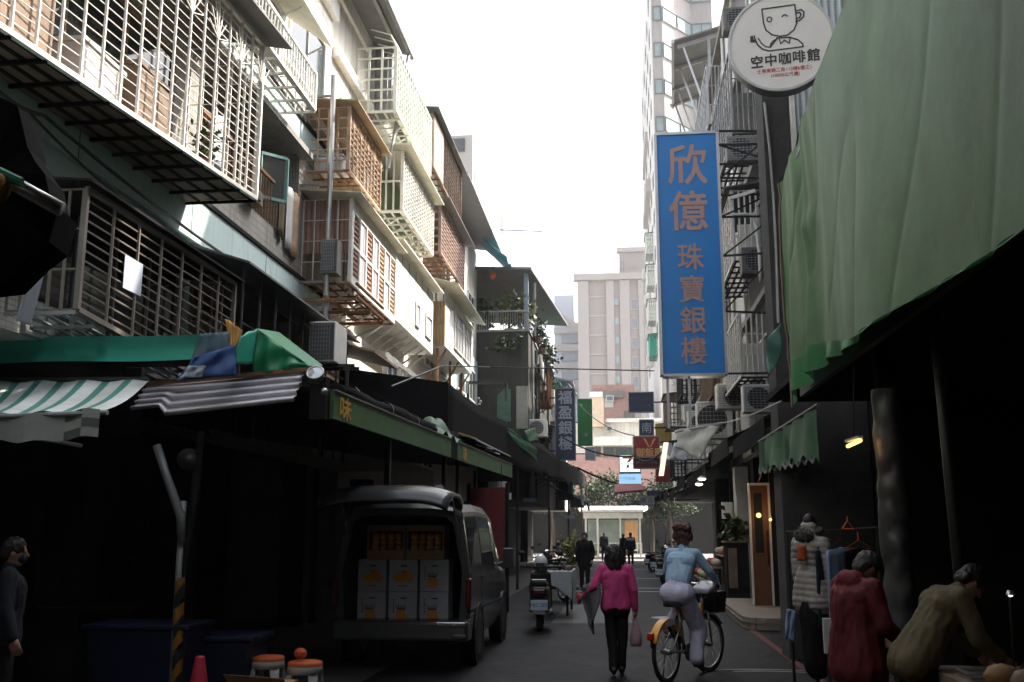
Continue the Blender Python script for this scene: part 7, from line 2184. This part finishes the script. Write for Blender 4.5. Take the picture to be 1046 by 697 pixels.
bwheel(-.55)
fy = R(-10)
rmf = bwheel(.56, 0, fy)
yel = mat("bike_yellow", (.68, .32, .02), .4, var=.08, dirt=.12)
orng = mat("bike_orange", (.45, .17, .03), .45, var=.1)
bt(MB().tube([(0, .42, .80), (0, .30, .52), (0, .12, .36), (0, -.10, .29)], [.035, .04, .04, .035], 10)).build("frame_tube", yel, bk, smooth=True)
bt(MB().tube([(0, -.10, .29), (0, -.22, .80)], .022, 10).tube([(-.05, -.10, .30), (-.07, -.55, .325)], .014, 8).tube([(.05, -.10, .30), (.07, -.55, .325)], .014, 8).tube([(-.03, -.19, .66), (-.07, -.55, .325)], .012, 8).tube([(.03, -.19, .66), (.07, -.55, .325)], .012, 8)).build("rear_stays", "steel", bk, smooth=True)
bt(MB().tube([(0, .44, .86), (0, .46, .72)], .028, 8).tube([(-.055, .47, .70), (-.055, .56, .325)], .014, 8).tube([(.055, .47, .70), (.055, .56, .325)], .014, 8).tube([(-.056, .47, .70), (.056, .47, .70)], .018, 8)).build("fork", "steel", bk, smooth=True)
bt(MB().tube([(0, .44, .86), (0, .40, 1.02)], .018, 8).tube([(-.30, .24, 1.02), (-.22, .36, 1.05), (0, .40, 1.03), (.22, .36, 1.05), (.30, .24, 1.02)], .014, 8)).build("handlebar", "chrome", bk, smooth=True)
for s_ in (-1, 1):
    bt(MB().tube([(s_ * .235, .345, 1.045), (s_ * .31, .225, 1.018)], .019, 8)).build("grip", "rubber", bk, smooth=True)
sdm = MB().hexa([(-.12, -.40, .80), (.12, -.40, .80), (.03, -.06, .82), (-.03, -.06, .82), (-.11, -.41, .87), (.11, -.41, .87), (.02, -.05, .875), (-.02, -.05, .875)])
bt(sdm).build("saddle", "rubber", bk, bevel=.03)
fm = MB()
for k in range(18):
    a0 = R(20 + 150 * k / 18)
    a1 = R(20 + 150 * (k + 1) / 18)
    for w0, w1, h0, h1 in ((-.045, .045, .0, .0),):
        r = .362
        p = lambda a, x: V((x, -.55 - r * math.cos(a), .325 + r * math.sin(a)))
        fm.poly([p(a0, -.045), p(a0, .045), p(a1, .045), p(a1, -.045)])
        for sx in (-1, 1):
            q = lambda a: V((sx * .045, -.55 - .27 * math.cos(a), .325 + .27 * math.sin(a))) if R(55) < a < R(150) else V((sx * .045, -.55 - .335 * math.cos(a), .325 + .335 * math.sin(a)))
            fm.poly([p(a0, sx * .045), p(a1, sx * .045), q(a1), q(a0)])
bt(fm).build("rear_mudguard", yel, bk)
for sx in (-1, 1):
    bt(MB().hexa([(sx * .048, -.64, .60), (sx * .054, -.64, .60), (sx * .054, -.42, .62), (sx * .048, -.42, .62), (sx * .048, -.64, .655), (sx * .054, -.64, .655), (sx * .054, -.42, .675), (sx * .048, -.42, .675)])).build("side_plate", "sign_pale", bk)
fm = MB()
for k in range(14):
    a0, a1 = R(35 + 115 * k / 14), R(35 + 115 * (k + 1) / 14)
    p = lambda a, x: rmf @ V((x, .358 * math.cos(a), .358 * math.sin(a)))
    fm.poly([p(a0, -.03), p(a0, .03), p(a1, .03), p(a1, -.03)])
bt(fm).build("front_mudguard", "steel", bk, thick=.004)
bt(MB().box(-.04, .04, -.955, -.91, .48, .56)).build("rear_light", mat("lamp_red", (.5, .02, .01), .25), bk, bevel=.012)
bt(MB().box(-.012, .012, -.92, -.90, .40, .50)).build("light_stay", "plastic_black", bk)
bs_ = MB()
for k in range(9):
    z = .70 + .022 * k * 1.25
    i = 1 - .025 * (8 - k)
    for a, b_ in (((-.17 * i, .50), (.17 * i, .50)), ((.17 * i, .50), (.17 * i, .80)), ((.17 * i, .80), (-.17 * i, .80)), ((-.17 * i, .80), (-.17 * i, .50))):
        bs_.tube([(a[0], a[1], z), (b_[0], b_[1], z)], .007, 4)
for k in range(7):
    x = -.16 + .32 * k / 6
    bs_.tube([(x * .85, .505, .70), (x, .505, .95)], .007, 4).tube([(x * .85, .795, .70), (x, .795, .95)], .007, 4)
bs_.box(-.15, .15, .51, .79, .69, .705)
bso = bt(bs_).build("basket", "plastic_black", bk)
bt(MB().hexa([(-.15, .515, .71), (.15, .515, .71), (.15, .785, .71), (-.15, .785, .71), (-.165, .515, .94), (.165, .515, .94), (.165, .785, .94), (-.165, .785, .94)])).build("basket_panel", "plastic_black", bso)
bt(MB().lathe([(0, -.01), (.10, -.008), (.10, .008), (0, .01)], (.06, -.10, .29), 20, axis=(1, 0, 0))).build("chain_guard", "plastic_black", bk)
for s_, py, pz in ((1, -.02, .13), (-1, -.18, .45)):
    cr = bt(MB().bar((s_ * .075, -.10, .29), (s_ * .085, py, pz), .02)).build("crank", "steel", bk)
    bt(MB().box(s_ * .14 - .05, s_ * .14 + .05, py - .04, py + .04, pz - .012, pz + .012)).build("pedal", "rubber", cr)
bt(MB().tube([(-.05, -.5, .3), (-.12, -.42, .03)], .01, 6)).build("kickstand", "steel", bk)
bt(MB().tube([(-.06, -.10, .5), (-.05, -.24, .62), (-.03, -.2, .7)], .01, 6)).build("lock_cable", "plastic_black", bk)

person("woman in cropped pale blue top and lilac trousers riding the yellow bicycle", tuple(BO), HB, 1.62,
       dict(pel=(0, -.24, .97), waist=(0, -.20, 1.10), chest=(0, -.11, 1.29), neck=(0, -.05, 1.45), head=(-.01, .0, 1.585),
            shL=(-.165, -.06, 1.405), shR=(.165, -.06, 1.405), elL=(-.27, .06, 1.20), elR=(.27, .06, 1.21), wrL=(-.285, .22, 1.065), wrR=(.285, .22, 1.075),
            hiL=(-.09, -.22, .93), hiR=(.09, -.22, .93), knL=(-.11, .16, .80), knR=(.115, .05, .55), anL=(-.135, -.20, .56), anR=(.135, -.06, .215)),
       top="blue_top", bottom="lilac", shoes=mat("shoe_pale", (.30, .30, .30), .6), hair="hair_brown", hair_style="bun", crop=1, fat=1.0, tfat=1.12, calf=1.5, bulk=.98, curl=1.1, hd=dict(L=(.1, .9, -.25), R=(-.1, .9, -.25)), toe=dict(L=(0, 1, -.15), R=(0, 1, -.1)))
bgp = thing("shoulder_bag", "white bag lying between the cyclist and the bicycle basket", "bag", TB @ V((.10, .36, .97)))
bb = MB().hexa([(-.02, .18, .93), (.22, .14, .93), (.24, .46, .96), (-.02, .46, .96), (-.02, .18, 1.0), (.22, .14, .99), (.24, .46, 1.08), (-.02, .46, 1.08)])
bt(bb).build("bag_body", "white_plastic", bgp, bevel=.03)
bt(MB().tube([(.02, .3, 1.04), (.08, .3, 1.10), (.16, .3, 1.04)], .007, 5)).build("strap", "white_plastic", bgp)

# man in red jacket looking down at the right stall
person("man in dark red coat looking down at the right stall", (1.66, 7.55, .012), -R(62), 1.58,
       dict(head=(.0, .13, 1.42), neck=(0, .03, 1.34), chest=(0, .0, 1.19), shL=(-.17, .02, 1.29), shR=(.17, .02, 1.29), elL=(-.24, .05, 1.03), wrL=(-.15, .27, .90), elR=(.24, .05, 1.03), wrR=(.16, .29, .90)),
       top="red_cloth", hair="hair_grey", hem=.72, bulk=1.13, fat=1.1, face=(0, .80, -.58), skirt=.015, hood=1, hd=dict(L=(.2, .8, -.3), R=(-.2, .8, -.3)))
# man bending over the stall table
person("person in tan jacket bending over the dark right stall", (1.93, 7.0, .012), -R(80), 1.56,
       dict(pel=(0, -.02, .90), waist=(0, .07, 1.03), chest=(0, .19, 1.19), neck=(0, .29, 1.30), head=(0, .40, 1.365), shL=(-.17, .24, 1.28), shR=(.17, .24, 1.28), elL=(-.22, .30, 1.02), elR=(.22, .30, 1.02), wrL=(-.15, .48, .88), wrR=(.15, .48, .88), hiL=(-.085, -.03, .87), hiR=(.085, -.03, .87)),
       top="tan_cloth", bottom="navy_cloth", hem=.80, bulk=1.08, fat=1.02, face=(0, .62, -.78), hd=dict(L=(0, .8, -.5), R=(0, .8, -.5)))
# man with mask at the far left edge
person("masked man in dark navy clothes standing at the left edge of the stall", (-4.98, 7.9, .012), -R(60), 1.60,
       dict(elR=(.23, .0, 1.05), wrR=(.24, .08, .82)), top="navy_cloth", bottom="black_trouser", mask=True, bulk=1.08, face=(.1, 1, -.1))
# people farther down the lane
person("man in black jacket walking toward us between stalls", (-1.02, 29.8, .008), R(178), 1.66, dict(elL=(-.24, -.03, 1.06), wrL=(-.2, .08, .84), knL=(-.08, .08, .47), anL=(-.08, .12, .09)), vox=.018, bulk=1.25, hem=.74)
person("distant person in dark clothes standing by the bus shelter", (-.93, 60.8, .008), R(10), 1.68, None, vox=.025, bulk=1.1)
t_, J_, tf_ = person("distant person with pale shoulder straps walking near shelter", (.55, 52.3, .008), R(-4), 1.66, dict(knR=(.08, .06, .47), anR=(.08, .1, .09), anL=(-.08, -.12, .1)), vox=.022, bulk=1.15, top="navy_cloth")
bp = thing("backpack", "dark backpack with a pale top on the distant walker", "backpack", W(tf_, (0, -.18, 1.1)))
MB().box(.55 - .15, .55 + .15, 52.02, 52.16, .92, 1.22).build("bag_body", "navy_cloth", bp, bevel=.04)
MB().box(.55 - .2, .55 + .2, 52.04, 52.30, 1.24, 1.36).build("pale_top", "sign_pale", bp, bevel=.04)
person("distant dark figure just left of the walker with backpack", (.20, 57, .008), R(30), 1.6, None, vox=.025, bulk=1.1)
plant("street_plant", "yellow green potted shrub behind the man in black jacket", (-1.75, 36, .3), 1.1, .45, 320, ("leaf_lite", mat("leaf_yellow", (.40, .38, .05), .6)), 51, leaf=.16, pot=.22)

# down coat on a display figure, clothes rack
q = A(829, 580, Y=10.5)
dc = thing("coat_display", "long beige quilted coat on a dark dress form with orange patch", "dress form", (q.x, 10.5, 0))
TFc = Matrix.Translation((q.x, 10.5, 0)) @ Matrix.Rotation(-R(50), 4, 'Z')
blob("quilted_coat", [('c', (-.08, 0, 1.52), (.08, 0, 1.52), .10, .10), ('c', (0, 0, 1.5), (0, 0, 1.22), .13, .105), ('c', (-.05, 0, 1.22), (-.08, 0, .98), .125, .15), ('c', (.05, 0, 1.22), (.08, 0, .98), .125, .15), ('c', (0, 0, 1.22), (0, .02, .97), .13, .16), ('c', (0, 0, 1.6), (0, 0, 1.70), .09, .085),
                      ('c', (-.16, 0, 1.55), (-.20, .02, 1.27), .066, .058), ('c', (-.20, .02, 1.27), (-.20, .08, 1.02), .056, .05), ('c', (.16, 0, 1.55), (.20, .02, 1.27), .066, .058), ('c', (.20, .02, 1.27), (.20, .08, 1.02), .056, .05)], .010, "down", dc, TFc, ridges=(.007, 52.0), wrinkle=.012, wf=10, smooth=2)
blob("hood_fur", [('c', (-.10, .02, 1.66), (.10, .02, 1.66), .05, .05), ('e', (0, -.09, 1.62), (.12, .06, .07))], .010, "hair_grey", dc, TFc, wrinkle=.02, wf=40, smooth=1)
blob("form_head", [('e', (0, .01, 1.76), (.065, .075, .085))], .01, "hair", dc, TFc)
blob("dark_skirt", [('c', (0, 0, .90), (0, 0, .35), .15, .12)], .014, "black_trouser", dc, TFc, wrinkle=.01)
MB().lathe([(.16, 0), (.16, .02), (.02, .04), (.02, .4), (0, .4)], (q.x, 10.5, .012), 18).build("stand", "black_metal", dc)
pt = TFc @ V((-.055, -.155, 1.40))
pq = A(819, 565, Y=10.33)
bm_ = MB().grid(lambda u, v: A(lerp(814.5, 823.5, u), lerp(557, 573, v), Y=10.355 - .012 * math.sin(math.pi * u)), 6, 6)
bm_.build("orange_patch", "orange", dc, smooth=True, thick=.01)
ck_ = thing("clothes_rail", "black clothes rail with garments behind the red coated man", "clothes rail", (2.15, 9.9, 0))
MB().tube([(1.75, 10.9, .012), (1.75, 10.9, 1.66), (2.45, 10.0, 1.70), (2.45, 10.0, .012)], .016, 8).build("rail", "black_metal", ck_)
for k, (u, m_, z1_, lab) in enumerate(((.35, "black_cloth", .75, "long black garment nearest the quilted coat on the rail"), (.5, "navy_cloth", .8, "navy garment in the middle of the clothes rail"), (.62, "denim", .9, "light blue shirt on the clothes rail"), (.8, "black_cloth", .7, "black garment at the end of the clothes rail"))):
    p = V((lerp(1.75, 2.45, u), lerp(10.9, 10.0, u), 1.66))
    g = thing("hanging_garment", lab, "garment", p, "garments on the clothes rail")
    MB().tube([p, p + V((0, 0, -.08)), p + V((.16, .13, -.16)), p + V((-.16, -.13, -.16)), p + V((0, 0, -.08))], .006, 5).build("clothes_hanger", "orange" if k == 3 else "black_metal", g)
    MB().grid(lambda a, b, p=p: p + V((lerp(-.17, .17, a), lerp(-.14, .14, a), -.13 - (.02 + .04 * abs(2 * a - 1)) - (1.55 - z1_) * b)) + V((-.02, .025, 0)) * math.sin(a * 17) * b, 16, 10).build("garment_cloth", m_, g, smooth=True, thick=.03)
pq = A(866, 538, Y=9.4)
tag(MB().tube([pq + V((-.05, 0, -.02)), pq + V((0, 0, .05)), pq + V((.05, 0, -.02)), pq + V((-.05, 0, -.02))], .009, 6).tube([pq + V((0, 0, .05)), pq + V((0, 0, .09))], .007, 5).build("clothes_hanger", "orange"), "orange clothes hanger hooked up behind the red coated man", "hanger")
sheet("hanging_garment", "light blue jeans hanging low in front of the quilted coat", "denim", [A(804, 622, Y=10.2), A(813, 624, Y=10.2), A(810, 655, Y=10.2), A(802, 652, Y=10.2)], seed=12, fold=.02, cat="garment", thick=.02)
pn = thing("foam_panel", "grey white board standing on the floor beside the red coated man", "panel", A(845, 650, Y=9.6))
a, b_ = A(841, 632, Y=9.6), A(852, 668, Y=9.6)
MB().box(a.x, b_.x, 9.6, 9.66, b_.z, a.z).build("board", "white_plastic", pn)
MB().box(a.x + .02, a.x + .05, 9.62, 9.65, .012, b_.z).build("leg", "black_metal", pn)
q = A(1032, 606, Y=6.8)
sl = thing("table_lamp", "small bright clip lamp deep in the dark right stall", "lamp", q)
MB().lathe([(0, .02), (.02, .015), (.03, -.012)], q, 12).build("lamp_shade", "steel", sl, smooth=True)
MB().ball(q + V((0, 0, -.006)), .018, 8).build("bulb", mat("dim_bulb", (.8, .9, 1.0), .5, emit=1.5, var=0), sl, smooth=True)
MB().tube([q + V((0, .02, 0)), (q.x, q.y + .05, .79)], .008, 5).build("stem", "black_metal", sl)
for k, (x, y, w_) in enumerate(((2.15, 5.75, .3), (2.45, 6.1, .24), (2.2, 6.6, .26))):
    t = thing("goods_tray", ("steel tray of goods on the right stall table, nearest us", "steel tray of goods in the middle of the right stall table", "steel tray of goods at the far side of the right stall table")[k], "tray", (x, y, .78), "trays on the right stall table")
    MB().box(x - w_ / 2, x + w_ / 2, y - .12, y + .12, .782, .80).build("tray_base", "steel", t)
    MB().tube([(x - w_ / 2, y - .12, .82), (x + w_ / 2, y - .12, .82), (x + w_ / 2, y + .12, .82), (x - w_ / 2, y + .12, .82), (x - w_ / 2, y - .12, .82)], .012, 5).build("tray_rim", "steel", t)


# ================================================================== AIR
hz = MB().box(-60, 60, -62, 200, -1.3, 62).build("haze", "concrete")
hz["kind"] = "stuff"
hm = bpy.data.materials.new("haze_air")
hm.use_nodes = True
hm.node_tree.nodes.clear()
_o = hm.node_tree.nodes.new("ShaderNodeOutputMaterial")
_v = hm.node_tree.nodes.new("ShaderNodeVolumePrincipled")
_v.inputs["Color"].default_value = (.93, .95, 1.0, 1)
_v.inputs["Density"].default_value = .0008
hm.node_tree.links.new(_v.outputs[0], _o.inputs["Volume"])
hz.data.materials.clear()
hz.data.materials.append(hm)
